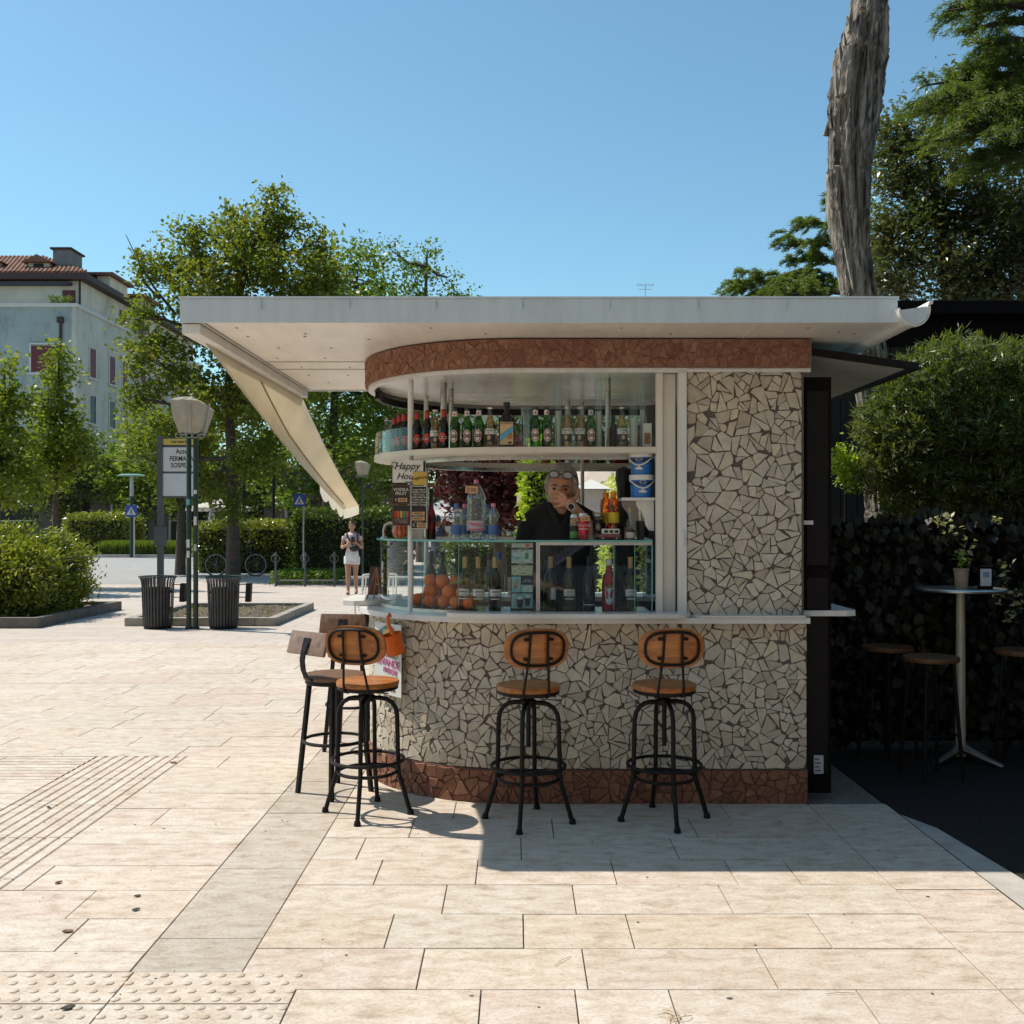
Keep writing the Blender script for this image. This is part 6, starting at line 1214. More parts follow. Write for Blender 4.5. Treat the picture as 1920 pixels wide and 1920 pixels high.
MB().tube([(p-Vector((3.5,7.15,0))) for p in cp[5:11]], .004, 4).build('stem', bark, cr_)
skyblock_screen = thing('leaf_screen', 'unseen leaf screen added to keep sky light off the right of the yard', 'fence', (4.45,5.3,0)); MB().box(0.0,0.03,-2.6,1.85,0.05,2.3).build('backing', black_paint, skyblock_screen)  # added out of view to darken the yard by blocking sky
for y in (-2.5,-0.4,1.8): MB().box(0.035,0.095,y-0.03,y+0.03,0,2.35).build('post', black_metal, skyblock_screen)
n = 2600; P = np.stack([RN.uniform(-.06,.0,n), RN.uniform(-2.6,1.85,n), RN.uniform(.06,2.3,n)], 1); V, F = leaf_quads(P, .085, .75, -.1, .3, 0, np.stack([RN.normal(-.25,.2,n), RN.normal(0,.6,n), RN.normal(-1,.3,n)], 1)); mesh_np('leaves', V, F, lf_ivy, skyblock_screen)
# dark pavilion behind
pvl = thing('pavilion', 'black timber pavilion with flat roof behind the hedge', 'pavilion', (5.8,9.3,0))
MB().bbox(-3.3,4.5,-0.15,4.5,3.46,3.585,.01).build('roof', black_paint, pvl); MB().box(-3.2,4.4,0.0,4.4,3.2,3.459).build('beam', black_paint, pvl)
bd = plain('dark_board', (0.018,0.015,0.015), .8, var=.35, scale=6)
for k in range(50): MB().box(-3.15+.152*k,-3.15+.152*k+.145,0.02,0.045,0.02,3.199).build('board', bd, pvl)
MB().box(-3.2,-3.1,0.05,4.3,0,3.2).build('side_wall', bd, pvl); MB().box(4.3,4.4,0.05,4.3,0,3.2).build('side_wall', bd, pvl); MB().box(-3.1,4.3,4.2,4.3,0,3.2).build('rear_wall', bd, pvl)
# ---------------- planting beds, bins, lamps, signs ----------------
green_paint = plain('dark_green_paint', (0.012,0.032,0.026), 0.4, var=0.25, scale=8)
grey_paint2 = plain('grey_post_paint', (0.075,0.078,0.085), 0.5, var=0.15, scale=6)
shaded_kerb = plain('shaded_kerb_stone', (0.13, 0.115, 0.10), 0.9, var=0.25, scale=5, bump=0.4, bscale=60)  # kerb colour darkened to carry the shade on its near side
mid_kerb = plain('mid_kerb_stone', (0.30, 0.27, 0.235), 0.9, var=0.25, scale=5, bump=0.4, bscale=60)
def kerbed_bed(nm, lab, x0, x1, y0, y1, h, km, w=0.14):
    t = thing(nm, lab, 'planting bed', ((x0+x1)/2, (y0+y1)/2, 0)); cx, cy = (x0+x1)/2, (y0+y1)/2; rr = random.Random(1)
    def run(a0, a1, horiz, c0, c1):
        a = a0
        while a < a1-1e-3:
            b = min(a1, a+1.0)
            if a1-b < 0.3: b = a1
            q = (a+.003, b-.003, c0, c1) if horiz else (c0, c1, a+.003, b-.003); MB().bbox(q[0]-cx,q[1]-cx,q[2]-cy,q[3]-cy,-0.02,h+rr.uniform(-.003,.003),.008).build('kerb_stone', km, t); a = b
    run(x0,x1,True,y0,y0+w); run(x0,x1,True,y1-w,y1); run(y0+w,y1-w,False,x0,x0+w); run(y0+w,y1-w,False,x1-w,x1)
    N = 36; V = []; 
    for j in range(N+1):
        for i in range(N+1):
            x = x0+w+(x1-x0-2*w)*i/N; y = y0+w+(y1-y0-2*w)*j/N; V.append((x-cx, y-cy, h*.55+.05*mnoise.noise(Vector((x*2.2,y*2.2,0)))+.03*mnoise.noise(Vector((x*7,y*7,1)))))
    MB().add(V, [(j*(N+1)+i, j*(N+1)+i+1, (j+1)*(N+1)+i+1, (j+1)*(N+1)+i) for j in range(N) for i in range(N)]).build('soil', soil, t, 'full', recalc=False)
    return t
kerbed_bed('planting_bed', 'kerbed bed of the large clipped hedge', -12.0, -7.2, 15.4, 18.7, 0.16, shaded_kerb)
b2 = kerbed_bed('planting_bed', 'bare earth bed with stone kerb behind the litter bins', -6.02, -3.70, 15.72, 18.75, 0.13, mid_kerb)
wp2 = np.stack([RN.uniform(-2.2/2,1.0,500), RN.uniform(-1.3,1.3,500), RN.uniform(.06,.12,500)], 1); V, F = leaf_quads(wp2, .05, .4, .5); tag(mesh_np('weeds', V, F, lf_mid, b2), kind='stuff')
bin_mat = plain('bin_iron', (0.045,0.042,0.043), .5, var=.3, scale=10)
def bin_(lab, px, boxside):
    Y = 15.42; t = thing('litter_bin', lab, 'litter bin', (GX(px,Y),Y,0), 0, None); H = 0.78
    n = 30
    def rad(z): return 0.212+0.028*(z/H)+(0.03*max(0,(z-0.68)/0.1)**2 if z > .68 else 0)
    for k in range(n):
        a = 2*math.pi*k/n; d = Vector((math.cos(a),math.sin(a),0)); e = Vector((-math.sin(a),math.cos(a),0))*0.0135; V = []
        for z in (0.05,0.3,0.55,0.68,0.73,0.78): p = d*rad(z); V += [p-e+Vector((0,0,z)), p+e+Vector((0,0,z)), p+e-d*.006+Vector((0,0,z)), p-e-d*.006+Vector((0,0,z))]
        MB().add(V, [(4*i+q,4*i+4+q,4*i+4+(q+1)%4,4*i+(q+1)%4) for i in range(5) for q in range(4)]).build('slat', bin_mat, t, recalc=True)
    for z in (0.06,0.30,0.55): MB().lathe([(rad(z)-.012,z-.012),(rad(z)-.007,z-.012),(rad(z)-.007,z+.012),(rad(z)-.012,z+.012)], 34, None, False).build('hoop', black_metal, t, True)
    MB().tube([(rad(H)*math.cos(2*math.pi*k/34), rad(H)*math.sin(2*math.pi*k/34), H) for k in range(34)], 0.011, 8, closed=True).build('rim', green_paint, t, True)
    MB().lathe([(0.0005,0.06),(0.15,0.06),(0.16,0.62),(0.15,0.62),(0.0005,0.12)], 28, None, False).build('liner', c_blk, t, True); MB().lathe([(0.0005,0),(0.20,0),(0.205,0.045),(0.0005,0.05)], 28, None, False).build('base', black_metal, t, True)
    bx = MB().bbox(0.315,0.39,-0.06,0.06,0.42,0.70,.008, Matrix.Rotation(R(3),4,'Y')).build('ash_box', black_metal, t)
    for z in (0.47,0.66): MB().tube([(0.225,0,z),(0.34,0,z)], 0.007, 6).build('arm', black_metal, bx)
    return t
bin_('black slatted litter bin left of the green lamp poles', 296, 1); bin_('black slatted litter bin right of the green lamp poles', 419, 1)
paperw = cloth('wrapped_lantern_cloth', (0.50,0.46,0.38), 0.35, 8.0, 0.15)
def lantern_post(lab, px, Y, s=1.0, two=True, H=2.92):
    t = thing('street_lamp', lab, 'street lamp', (GX(px,Y),Y,0))
    for x in ((-0.055,0.048) if two else (0.0,)):
        pl_ = MB().tube([(x*s,0,0),(x*s,0,H*s)], 0.036*s, 12).build('post', green_paint, t, True); MB().lathe([(0.055*s,0),(0.055*s,0.03),(0.038*s,0.05)], 14, Matrix.Translation((x*s,0,0))).build('collar', green_paint, pl_, True)
    def sq(z, r, cor): return [(r*math.cos(a)*cor, r*math.sin(a)*cor, z) for a in [math.pi/4+k*math.pi/2 for k in range(4)]]
    # wrapped square lantern, wider at the top, one side sagging
    pr = [(H*s, .20*s),(H*s+.03*s,.215*s),(H*s+.24*s,.295*s),(H*s+.48*s,.335*s),(H*s+.52*s,.25*s),(H*s+.545*s,.10*s)]; V = []; nn = 24
    for z, r in pr:
        for k in range(nn):
            a = 2*math.pi*k/nn; q = 1/max(abs(math.cos(a)),abs(math.sin(a)))*.78; q = .85*q+.15*.9; sag = (-.11*s*max(0,math.cos(a-.3)) if z > H*s+.3*s else 0); V.append((r*q*math.cos(a), r*q*math.sin(a), z+sag+.012*s*math.sin(a*9+z*20)))
    MB().add(V, [(j*nn+k,j*nn+(k+1)%nn,(j+1)*nn+(k+1)%nn,(j+1)*nn+k) for j in range(len(pr)-1) for k in range(nn)]+[tuple(range(nn-1,-1,-1)),tuple((len(pr)-1)*nn+k for k in range(nn))]).build('wrapped_lantern', paperw, t)
    for a in (R(-140),R(-82),R(-20),R(100)): 
        MB().tube([(.205*s*math.cos(a),.205*s*math.sin(a),H*s),(.31*s*math.cos(a),.31*s*math.sin(a),H*s+.44*s)], .013*s, 6).build('rib', plain('faded_rib',(0.40,0.36,0.30),.7), t)
    for k in range(5): MB().tube([((-.17+.085*k+.045*math.cos(q))*s,-.17*s+.03*abs(k-2)*s,(H-.035+.035*math.sin(q))*s) for q in [2*math.pi*j/14 for j in range(14)]], .008*s, 5, closed=True).build('scroll', plain('scroll_iron',(0.30,0.30,0.26),.6), t, True)
    MB().bbox(-.19*s,.19*s,-.15*s,.15*s,(H-.012)*s,(H+.004)*s,.004).build('lantern_plate', green_paint, t)
    return t
lp = lantern_post('twin green lamp post with cloth-wrapped lantern between the litter bins', 361, 15.3)
for k, (x, z, w_, h_, m) in enumerate(((-.055,1.90,.06,.09,plain('sticker_teal',(0.10,0.35,0.36),.5)),(-.055,1.28,.05,.12,c_white),(-.055,1.12,.045,.10,c_white),(.048,1.62,.05,.13,c_white),(.048,1.22,.045,.1,plain('sticker_grey',(0.35,0.38,0.42),.5)),(.048,2.05,.05,.06,c_white))):
    mb = MB(); r_ = .0368; mb.add([(x+r_*math.sin(u), -r_*math.cos(u), z+v) for v in (-h_/2,h_/2) for u in [-w_/.074+ (2*w_/.074)*j/6 for j in range(7)]], [(j,j+1,8+j,7+j) for j in range(6)]); mb.build('sticker', m, lp, recalc=False)
lantern_post('single green lamp post with small wrapped lantern behind the woman', 680, 24.0, 0.62, False, 4.35)
# bus stop flag
bs = thing('bus_stop_sign', 'bus stop sign reading fermata sospesa on a dark post', 'sign', (GX(301,24),24,0)); k_ = 24/1920
MB().bbox(-.065,.065,-.06,.06,0,(979-818)*k_+EYE,.01).build('post', grey_paint2, bs); MB().bbox(-.12,.12,-.10,.09,1.05,1.50,.01).build('timetable_case', grey_paint2, bs)
for y0,y1,m,nm in ((823,834,plain('stop_yellow',(0.60,0.46,0.08),.5),'name_strip'),(839,884,c_white,'notice_panel'),(888,930,plain('stop_pale',(0.60,0.61,0.63),.4,var=.06,scale=3),'blank_panel')):
    a, b = W(306,y1,24), W(371,y0,24); MB().box(a.x-GX(301,24), b.x-GX(301,24), -.03, .03, a.z, b.z).build(nm, m, bs)
MB().box(.066,.83,-.02,.02,1.6-(932-979)*-k_*-1-.02,3.58).build('panel_frame', grey_paint2, bs)
def bt(s, px, py, size, m=ink): p = W(px,py,24); return text(s, size, m, bs, (p.x-GX(301,24), -.034, p.z), bold=.002, sx=.84)
bt('Actv', 341, 847, .17); bt('FERMATA', 341, 860.5, .155); bt('SOSPESA', 341, 873, .155); bt('Lido Santa Maria', 341, 828.5, .085)
bs.rotation_euler = (0,0,0)
# crossing signs
def crossing(lab, px, py, Y, s):
    t = thing('crossing_sign', lab, 'sign', (GX(px,Y)+.05,Y,0)); z = EYE-(py-979)/1920*Y
    MB().tube([(0.12,0.03,0),(0.12,0.03,z+s*.55)], .03, 8).build('post', steel, t, True); MB().bbox(-s/2,s/2,-.01,.01,z-s/2,z+s/2,.01).build('plate', plain('sign_blue',(0.02,0.06,0.30),.4), t)
    MB().prism([(-s*.40,z-s*.32),(s*.40,z-s*.32),(0,z+s*.36)], .003, lambda q: q+Vector((0,-.0145,0))).build('white_triangle', c_white, t)
    mb = MB(); mb.prism([(-.04*s,z+.12*s),(.04*s,z+.12*s),(.04*s,z+.19*s),(-.04*s,z+.19*s)], .002, lambda q: q+Vector((0,-.018,0))); mb.prism([(-.05*s,z-.06*s),(.05*s,z-.06*s),(.06*s,z+.1*s),(-.06*s,z+.1*s)], .002, lambda q: q+Vector((0,-.018,0))); mb.prism([(-.17*s,z-.28*s),(-.10*s,z-.28*s),(.02*s,z-.06*s),(-.05*s,z-.06*s)], .002, lambda q: q+Vector((0,-.018,0))); mb.prism([(.17*s,z-.28*s),(.10*s,z-.28*s),(-.02*s,z-.06*s),(.05*s,z-.06*s)], .002, lambda q: q+Vector((0,-.0185,0))); mb.build('walking_figure', ink, t)
    return t
crossing('blue pedestrian crossing sign beside the disc lamp across the road', 244, 958, 45.2, .52); crossing('blue pedestrian crossing sign under the dense round tree', 558, 938, 30.0, .36)
trimg = plain('opal_tube', (0.42,0.44,0.44), .4)
def disclamp(lab, px, py, Y):
    t = thing('disc_lamp', lab, 'street lamp', (GX(px,Y),Y,0)); z = EYE-(py-979)/1920*Y
    MB().tube([(0,0,0),(0,0,z-.9)], .085, 10).build('post', green_paint, t, True); MB().tube([(0,0,z-.9),(0,0,z)], .085, 12).build('light_tube', trimg, t, True); MB().lathe([(0.0005,z+.10),(.45,z+.09),(.62,z+.03),(.62,z),(.0005,z-.01)], 24, None, False).build('disc', plain('pale_green_disc',(0.16,0.30,0.25),.4), t, True)
disclamp('disc-topped street lamp above the crossing sign across the road', 247, 893, 46.0)
for px, Y, lab in ((457,38,'dark slim lamp pole right of the main trunk'),(513,40,'dark slim pole near the far parasols')): 
    o = MB(); o.tube([(0,0,0),(0,0,3.6)], .06, 8); t = thing('lamp_pole', lab, 'pole', (GX(px,Y),Y,0)); o.build('post', black_metal, t, True); MB().lathe([(.10,0),(.10,.05),(.07,.3),(.061,.32)], 10).build('base', black_metal, t)
# bicycle
bk = thing('bicycle', 'dark bicycle parked against the tree by the hedge', 'bicycle', (GX(440,30),30.2,0), 0.05); gy = plain('bike_tyre',(0.02,0.02,0.02),.8); rimm = plain('bike_rim',(0.45,0.45,0.45),.4)
for x in (-.60,.56):
    wl = MB().tube([(x+.33*math.cos(2*math.pi*k/28),0,.34+.33*math.sin(2*math.pi*k/28)) for k in range(28)], .018, 6, closed=True).build('wheel', gy, bk, True)
    MB().tube([(x+.305*math.cos(2*math.pi*k/28),0,.34+.305*math.sin(2*math.pi*k/28)) for k in range(28)], .012, 5, closed=True).build('rim', rimm, wl, True)
    s_ = MB(); [s_.tube([(x,0,.34),(x+.30*math.cos(k*.45),0,.34+.30*math.sin(k*.45))], .002, 3) for k in range(14)]; tag(s_.build('spokes', steel, wl), kind='stuff')
fr = MB(); [fr.tube(p, .016, 6) for p in (((-.60,0,.34),(-.12,0,.30)),((-.60,0,.34),(-.22,0,.82)),((-.12,0,.30),(-.25,0,.92)),((-.12,0,.30),(.40,0,.78)),((-.22,0,.80),(.38,0,.86)),((.56,0,.34),(.36,0,.98)))]; fr.build('frame', c_blk, bk, True)
MB().bbox(-.38,-.12,-.08,.08,.92,.98,.02).build('saddle', c_blk, bk); MB().tube([(.30,-.28,1.05),(.38,-.1,1.0),(.38,.1,1.0),(.30,.28,1.05)], .013, 6).build('handlebar', steel, bk, True); MB().lathe([(.09,-.01),(.09,.01)], 16, Matrix.Translation((-.12,0,.30)) @ Matrix.Rotation(R(90),4,'X')).build('chainring', steel, bk)
# bicycle rails
rl = thing('bicycle_rail', 'low metal rail with ringed posts bordering the ground cover', 'rail', (GX(572,25.4),25.4,0))
for px in (517,572,627):
    x = GX(px,25.4)-GX(572,25.4); ps = MB().tube([(x,0,0),(x,0,.86)], .028, 8).build('post', grey_paint2, rl, True); MB().tube([(x+.0+.10*math.cos(2*math.pi*k/16),-.035,.70+.10*math.sin(2*math.pi*k/16)) for k in range(16)], .011, 5, closed=True).build('ring', grey_paint2, ps, True)
for z in (.06,.15): MB().tube([(GX(515,25.4)-GX(572,25.4),0,z),(GX(760,25.4)-GX(572,25.4),0,z)], .022, 6).build('bar', grey_paint2, rl, True)
# white garden chair and bench near the kiosk's far side
ch = thing('garden_chair', 'white slatted metal garden chair beyond the drop shelf', 'chair', (GX(703,13.5),13.5,0), R(200)); wm = plain('white_chair_paint',(0.70,0.70,0.66),.4)
for x in (-.22,.22):
    MB().tube([(x,-.24,0),(x,-.22,.62),(x,.0,.64),(x,.22,.62)], .013, 6).build('front_leg', wm, ch, True); MB().tube([(x,.28,0),(x,.22,.45),(x,.30,.92)], .013, 6).build('rear_leg', wm, ch, True)
for k in range(6): MB().bbox(-.21,.21,-.20+.07*k,-.145+.07*k,.44,.452,.003).build('seat_slat', wm, ch)
for k in range(7): MB().tube([(-.18+.06*k,.23,.50),(-.18+.06*k,.30,.90)], .008, 5).build('back_slat', wm, ch)
MB().tube([(-.22,.30,.92),(0,.31,.94),(.22,.30,.92)], .013, 6).build('top_rail', wm, ch, True)
be = thing('park_bench', 'dark slatted bench behind the walking woman', 'bench', (GX(712,27),27,0)); 
for z, y in ((.45,-.12),(.45,0),(.45,.12),(.62,.2),(.74,.22),(.86,.24)): MB().bbox(-.9,.9,y-.05,y+.05,z-.015,z+.015,.006).build('slat', black_metal, be)
for x in (-.8,.8): MB().tube([(x,-.15,0),(x,-.12,.44),(x,.18,.44),(x,.26,.9)], .02, 6).build('frame', steel, be, True); MB().tube([(x,.2,0),(x,.18,.44)], .02, 6).build('leg', steel, be, True)
# parasols of the far terrace
def parasol(lab, px, Y, z, r, col, closed=False):
    t = thing('parasol', lab, 'parasol', (GX(px,Y),Y,0)); m = cloth('parasol_cloth_'+str(int(px)), col, .35)
    MB().tube([(0,0,0),(0,0,z+.45)], .028, 8).build('pole', c_blk, t, True); n = 8
    if closed: MB().lathe([(.10,z-.9),(.20,z-.85),(.16,z-.4),(.07,z+.2),(.02,z+.42)], 14, None, False).build('canopy', m, t); return
    V = [(0,0,z+.45)]+[(r*math.cos(2*math.pi*k/n+.39), r*math.sin(2*math.pi*k/n+.39), z) for k in range(n)]+[(r*math.cos(2*math.pi*k/n+.39), r*math.sin(2*math.pi*k/n+.39), z-.16) for k in range(n)]
    MB().add(V, [(0,1+k,1+(k+1)%n) for k in range(n)]+[(1+k,1+n+k,1+n+(k+1)%n,1+(k+1)%n) for k in range(n)]).build('canopy', m, t, recalc=False)
    for k in range(n): a = 2*math.pi*k/n+.39; MB().tube([(0,0,z+.15),(r*.55*math.cos(a),r*.55*math.sin(a),z+.19)], .01, 4).build('rib', wood_warm, t)
    MB().lathe([(.25,0),(.25,.06),(.04,.08)], 14).build('base', concrete, t)
parasol('beige terrace parasol behind the barman and cordial bottles', 1122, 14.5, 1.98, 1.25, (0.62,0.54,0.46))
parasol('white open parasol of the far terrace behind the main trunk', 412, 50, 2.3, 1.6, (0.66,0.62,0.56)); parasol('closed grey-white parasol of the far terrace', 397, 47, 2.1, 1, (0.5,0.48,0.45), True); parasol('white parasol glimpsed left of the large water bottle', 832, 26, 1.75, .9, (0.70,0.68,0.64))
gl = thing('lantern_lamp', 'classic white lantern on a black post seen through the kiosk', 'street lamp', (GX(1108,10.5),10.5,0)); MB().tube([(0,0,0),(0,0,1.62)], .03, 10).build('post', c_blk, gl, True)
MB().add([(.09*x,.09*y,1.63) for x,y in ((-1,-1),(1,-1),(1,1),(-1,1))]+[(.135*x,.135*y,1.93) for x,y in ((-1,-1),(1,-1),(1,1),(-1,1))], [(0,1,5,4),(1,2,6,5),(2,3,7,6),(3,0,4,7),(0,3,2,1),(4,5,6,7)]).build('glass_box', plain('milk_glass',(0.6,0.6,0.58),.3), gl); MB().add([(.20*x,.20*y,1.935) for x,y in ((-1,-1),(1,-1),(1,1),(-1,1))]+[(0,0,2.04)], [(0,1,4),(1,2,4),(2,3,4),(3,0,4),(0,3,2,1)]).build('cap', c_white, gl)
for x,y in ((-1,-1),(1,-1),(1,1),(-1,1)): MB().tube([(.092*x,.092*y,1.62),(.138*x,.138*y,1.935)], .008, 4).build('edge', c_blk, gl)

# ---------------- buildings ----------------
def stucco(nm, col, var=.10): 
    m, nt, out = nodes(nm); p = pos(nt); n1 = noise(nt, .35, 6, .6, p, .4); n2 = noise(nt, 1.2, 5, .7, pos(nt,(1,1,.35)))
    c = ramp(nt, n1, [[x*(1-var*1.8) for x in col], col, [min(1,x*(1+var)) for x in col]], [.3,.5,.7]); c = mixc(nt, 1, c, ramp(nt, n2, [(.72,.72,.72),(1,1,1)], [.32,.52]), 'MULTIPLY'); bsdf(nt, out, c, .9, 0, .2); return m
tealst = stucco('pale_teal_stucco', (0.32,0.375,0.37)); litsidest = stucco('bounce_lit_stucco', (0.50,0.49,0.43)); creamst = stucco('cream_stucco', (0.62,0.56,0.47)); tile = pieces('roof_tile', [(0.22,0.09,0.055),(0.33,0.16,0.10),(0.17,0.08,0.055),(0.30,0.17,0.125)], .85, .3, 3, .3); eave = plain('dark_eave',(0.05,0.03,0.025),.7); maroon = plain('maroon_shutter',(0.12,0.02,0.03),.6,var=.1); dkglass = plain('dark_window',(0.014,0.014,0.016),.35,spec=.25); trimw = plain('window_trim',(0.55,0.53,0.50),.8,var=.08)
bl = thing('apartment_house', 'pale teal apartment house with set-back top floor and red tile roof', 'building', (-38,78,0)); BX0, BX1, BY0, BY1 = -62.0, -30.1, 70.0, 98.0
def lb(nm, x0,x1,y0,y1,z0,z1,m,par=bl,bev=None): return (MB().bbox(x0+38,x1+38,y0-78,y1-78,z0,z1,bev) if bev else MB().box(x0+38,x1+38,y0-78,y1-78,z0,z1)).build(nm, m, par)
lb('wall',BX0,BX1-.3,BY0,BY1,0,16.3,tealst); lb('side_wall',BX1-.3,BX1,BY0+.01,BY1,0,16.3,litsidest); lb('parapet',BX0-.1,BX1+.12,BY0-.12,BY1+.1,16.3,16.55,trimw); lb('top_floor',BX0,-30.6,72.0,BY1-1,16.55,18.55,creamst); lb('eave',BX0,-29.9,71.3,BY1,18.55,18.95,eave)  # side wall colour made lighter than the front for bounced light
# hipped tile roof with single tiles
rx0, rx1, ry0, ry1, rz0, rzz = BX0, -29.95, 71.35, BY1, 18.96, 21.6; rid0, rid1 = Vector((rx1-6.0, ry0+6.0, rzz)), Vector((BX0, ry0+6.0, rzz)); rid2 = Vector((rx1-6, ry1-6, rzz))
b_ = Vector((-38,78,0)); MB().add([Vector((rx0,ry0,rz0))-b_, Vector((rx1,ry0,rz0))-b_, rid0-b_, rid1-b_, Vector((rx1,ry1,rz0))-b_, rid2-b_], [(0,1,2,3),(1,4,5,2)]).build('roof', tile, bl, recalc=False); rf_o = bl.children[-1]
for r in range(13):
    t0 = r/13; y = ry0+6*t0; z = rz0+(rzz-rz0)*t0+.05; x = rx1-.1-6*t0; mb = MB(); ti = 0
    while x > -52 and ti < 60:
        a = Vector((x-.14, y, z))-b_; mb.tube([a, a+Vector((0,.50,.24))], [.115,.095], 6); x -= .31; ti += 1
    tag(mb.build('tile_course', tile, rf_o, recalc=False), kind='stuff')
lb('chimney',-33.3,-32.05,73.6,75.6,19.9,21.2,plain('chimney_grey',(0.20,0.19,0.19),.9,var=.2,scale=2)); lb('chimney_cap',-33.45,-31.9,73.4,75.8,21.2,21.32,eave)
def dormer(x, y, w_, h_, face):
    z = 19.25; p = Vector((x,y,z))-b_; mb = MB(); mb.box(p.x-w_/2,p.x+w_/2,p.y,p.y+2.2,z,z+h_); d = mb.build('dormer', creamst, bl); mb = MB(); mb.prism([(p.x-w_/2-.35,z+h_),(p.x+w_/2+.35,z+h_),(p.x,z+h_+.55)], 2.8, lambda q: q+Vector((0,p.y-.35,0))); mb.build('dormer_roof', tile, d); MB().box(p.x-.35,p.x+.35,p.y-.06,p.y-.004,z+.1,z+h_-.05).build('dormer_window', dkglass, d)
dormer(-34.0,72.9,1.5,.8,0); dormer(-37.5,72.9,1.5,.8,0); lb('side_dormer',-30.9,-30.0,75.5,79,19.0,19.75,creamst); lb('side_dormer_roof',-31.6,-29.6,75.1,79.4,19.75,19.95,tile); lb('side_dormer',-30.9,-30.0,82,85,19.0,19.6,creamst); lb('side_dormer_roof',-31.6,-29.6,81.6,85.4,19.6,19.8,tile)
def win(face, a, z0, w_, h_, m, sill=True):
    if face == 'f':
        q = lb('window', a-w_/2,a+w_/2,BY0-.03,BY0-.003,z0,z0+h_,m)
        for x in (a-w_/2-.12,a+w_/2): lb('frame',x,x+.12,BY0-.07,BY0-.004,z0-.1,z0+h_+.1,trimw,q)
        lb('sill',a-w_/2-.2,a+w_/2+.2,BY0-.16,BY0-.004,z0-.22,z0-.1,trimw,q); lb('lintel',a-w_/2-.12,a+w_/2+.12,BY0-.07,BY0-.004,z0+h_+.101,z0+h_+.2,trimw,q)
    else:
        q = lb('window', BX1+.003,BX1+.03,a-w_/2,a+w_/2,z0,z0+h_,m)
        for y in (a-w_/2-.12,a+w_/2): lb('frame',BX1+.004,BX1+.07,y,y+.12,z0-.1,z0+h_+.1,trimw,q)
        lb('sill',BX1+.004,BX1+.16,a-w_/2-.2,a+w_/2+.2,z0-.22,z0-.1,trimw,q)
for fl, m in ((0,maroon),(1,dkglass),(2,dkglass),(3,dkglass)):
    z = 11.9-3.25*fl
    for i, x in enumerate((-32.4,-36.2,-40.0,-44.0)): win('f', x, z, 1.5, 1.75, m if i != 1 or fl else plain('pale_shutter',(0.35,0.42,0.40),.7))
    for y in (72.7,76.2,78.7,82.5,86,90): win('s', y, z, 1.05, 2.0 if fl == 0 else 1.9, m)
lb('window',-31.9,-31.0,71.96,71.997,16.9,17.9,maroon); lb('window',-30.597,-30.55,79,80.2,16.8,18.0,maroon); lb('window',-30.597,-30.55,83,84.2,16.8,18.0,maroon)
MB().tube([(6.9,-8.12,2),(6.9,-8.12,15.2)], .10, 6).build('rain_pipe', eave, bl); MB().bbox(6.7,7.1,-8.3,-8.02,15.2,15.6,.02).build('rain_head', eave, bl); MB().tube([(7.35,-6.1,16.6),(7.35,-6.1,18.5)], .08, 6).build('rain_pipe', eave, bl); lb('awning_box',-62,-31.2,71.5,71.99,18.2,18.4,c_navy)
an_g = MB(); nvv = 500; pp = np.stack([RN.uniform(5.9,7.4,nvv), RN.uniform(-7.9,-7.2,nvv), RN.uniform(16.55,17.15,nvv)], 1); V, F = leaf_quads(pp, .2, .3, .5); mesh_np('terrace_plants', V, F, lf_mid, bl)
sh_ = thing('shop_row', 'low grey shop building with dark display windows beyond the road', 'building', (-24,60,0)); shm = stucco('grey_shopfront', (0.19,0.18,0.17)); 
MB().box(-22,18,0,8,0,4.6).build('wall', shm, sh_); MB().box(-22.2,18.2,-.3,8.2,4.6,4.9).build('roof', trimw, sh_); MB().box(-22,18,-1.2,-.02,3.3,3.5).build('canopy', eave, sh_)
for k in range(11): q = MB().box(-20+3.4*k,-18+3.4*k,-.06,-.005,.5,2.9).build('window', dkglass, sh_); MB().box(-20+3.4*k,-18+3.4*k,-.09,-.0605,1.65,1.71).build('bar', trimw, q); MB().box(-20.15+3.4*k,-20+3.4*k,-.1,-.005,.3,3.1).build('frame', trimw, q)
for k in (2,4,6): MB().box(-20+3.4*k,-18.2+3.4*k,-.25,-.13,3.0,3.28).build('fascia_sign', c_white, sh_)
fb = thing('far_house', 'far house hidden behind the kiosk roof, carrying a television antenna', 'building', (8,82,0)); MB().box(-14,12,0,10,0,17.9).build('wall', creamst, fb); MB().add([(-14.5,-.5,17.91),(12.5,-.5,17.91),(12.5,10.5,17.91),(-14.5,10.5,17.91),(-10,5,19.0),(8,5,19.0)], [(0,1,5,4),(1,2,5),(2,3,4,5),(3,0,4),(0,3,2,1)]).build('roof', tile, fb)
for r in range(4):
    for k in range(7): q = MB().box(-12+3.4*k,-10.8+3.4*k,-.05,-.004,3+3.6*r,4.9+3.6*r).build('window', dkglass, fb); MB().box(-12.15+3.4*k,-10.65+3.4*k,-.12,-.004,2.85+3.6*r,2.995+3.6*r).build('sill', trimw, q)
at = thing('antenna', 'thin television antenna on the far rooftop above the white kiosk roof', 'antenna', (GX(1210,84),84,18.6)); MB().tube([(0,0,0),(0,0,2.6)], .045, 5).build('mast', steel, at)
for z, L in ((2.45,.7),(2.1,.55)): MB().tube([(-L,0,z),(L,0,z)], .03, 4).build('boom', steel, at)
for k in range(5): MB().tube([(-.6+.3*k,-.2,2.3),(-.6+.3*k,.2,2.6)], .025, 4).build('element', steel, at)
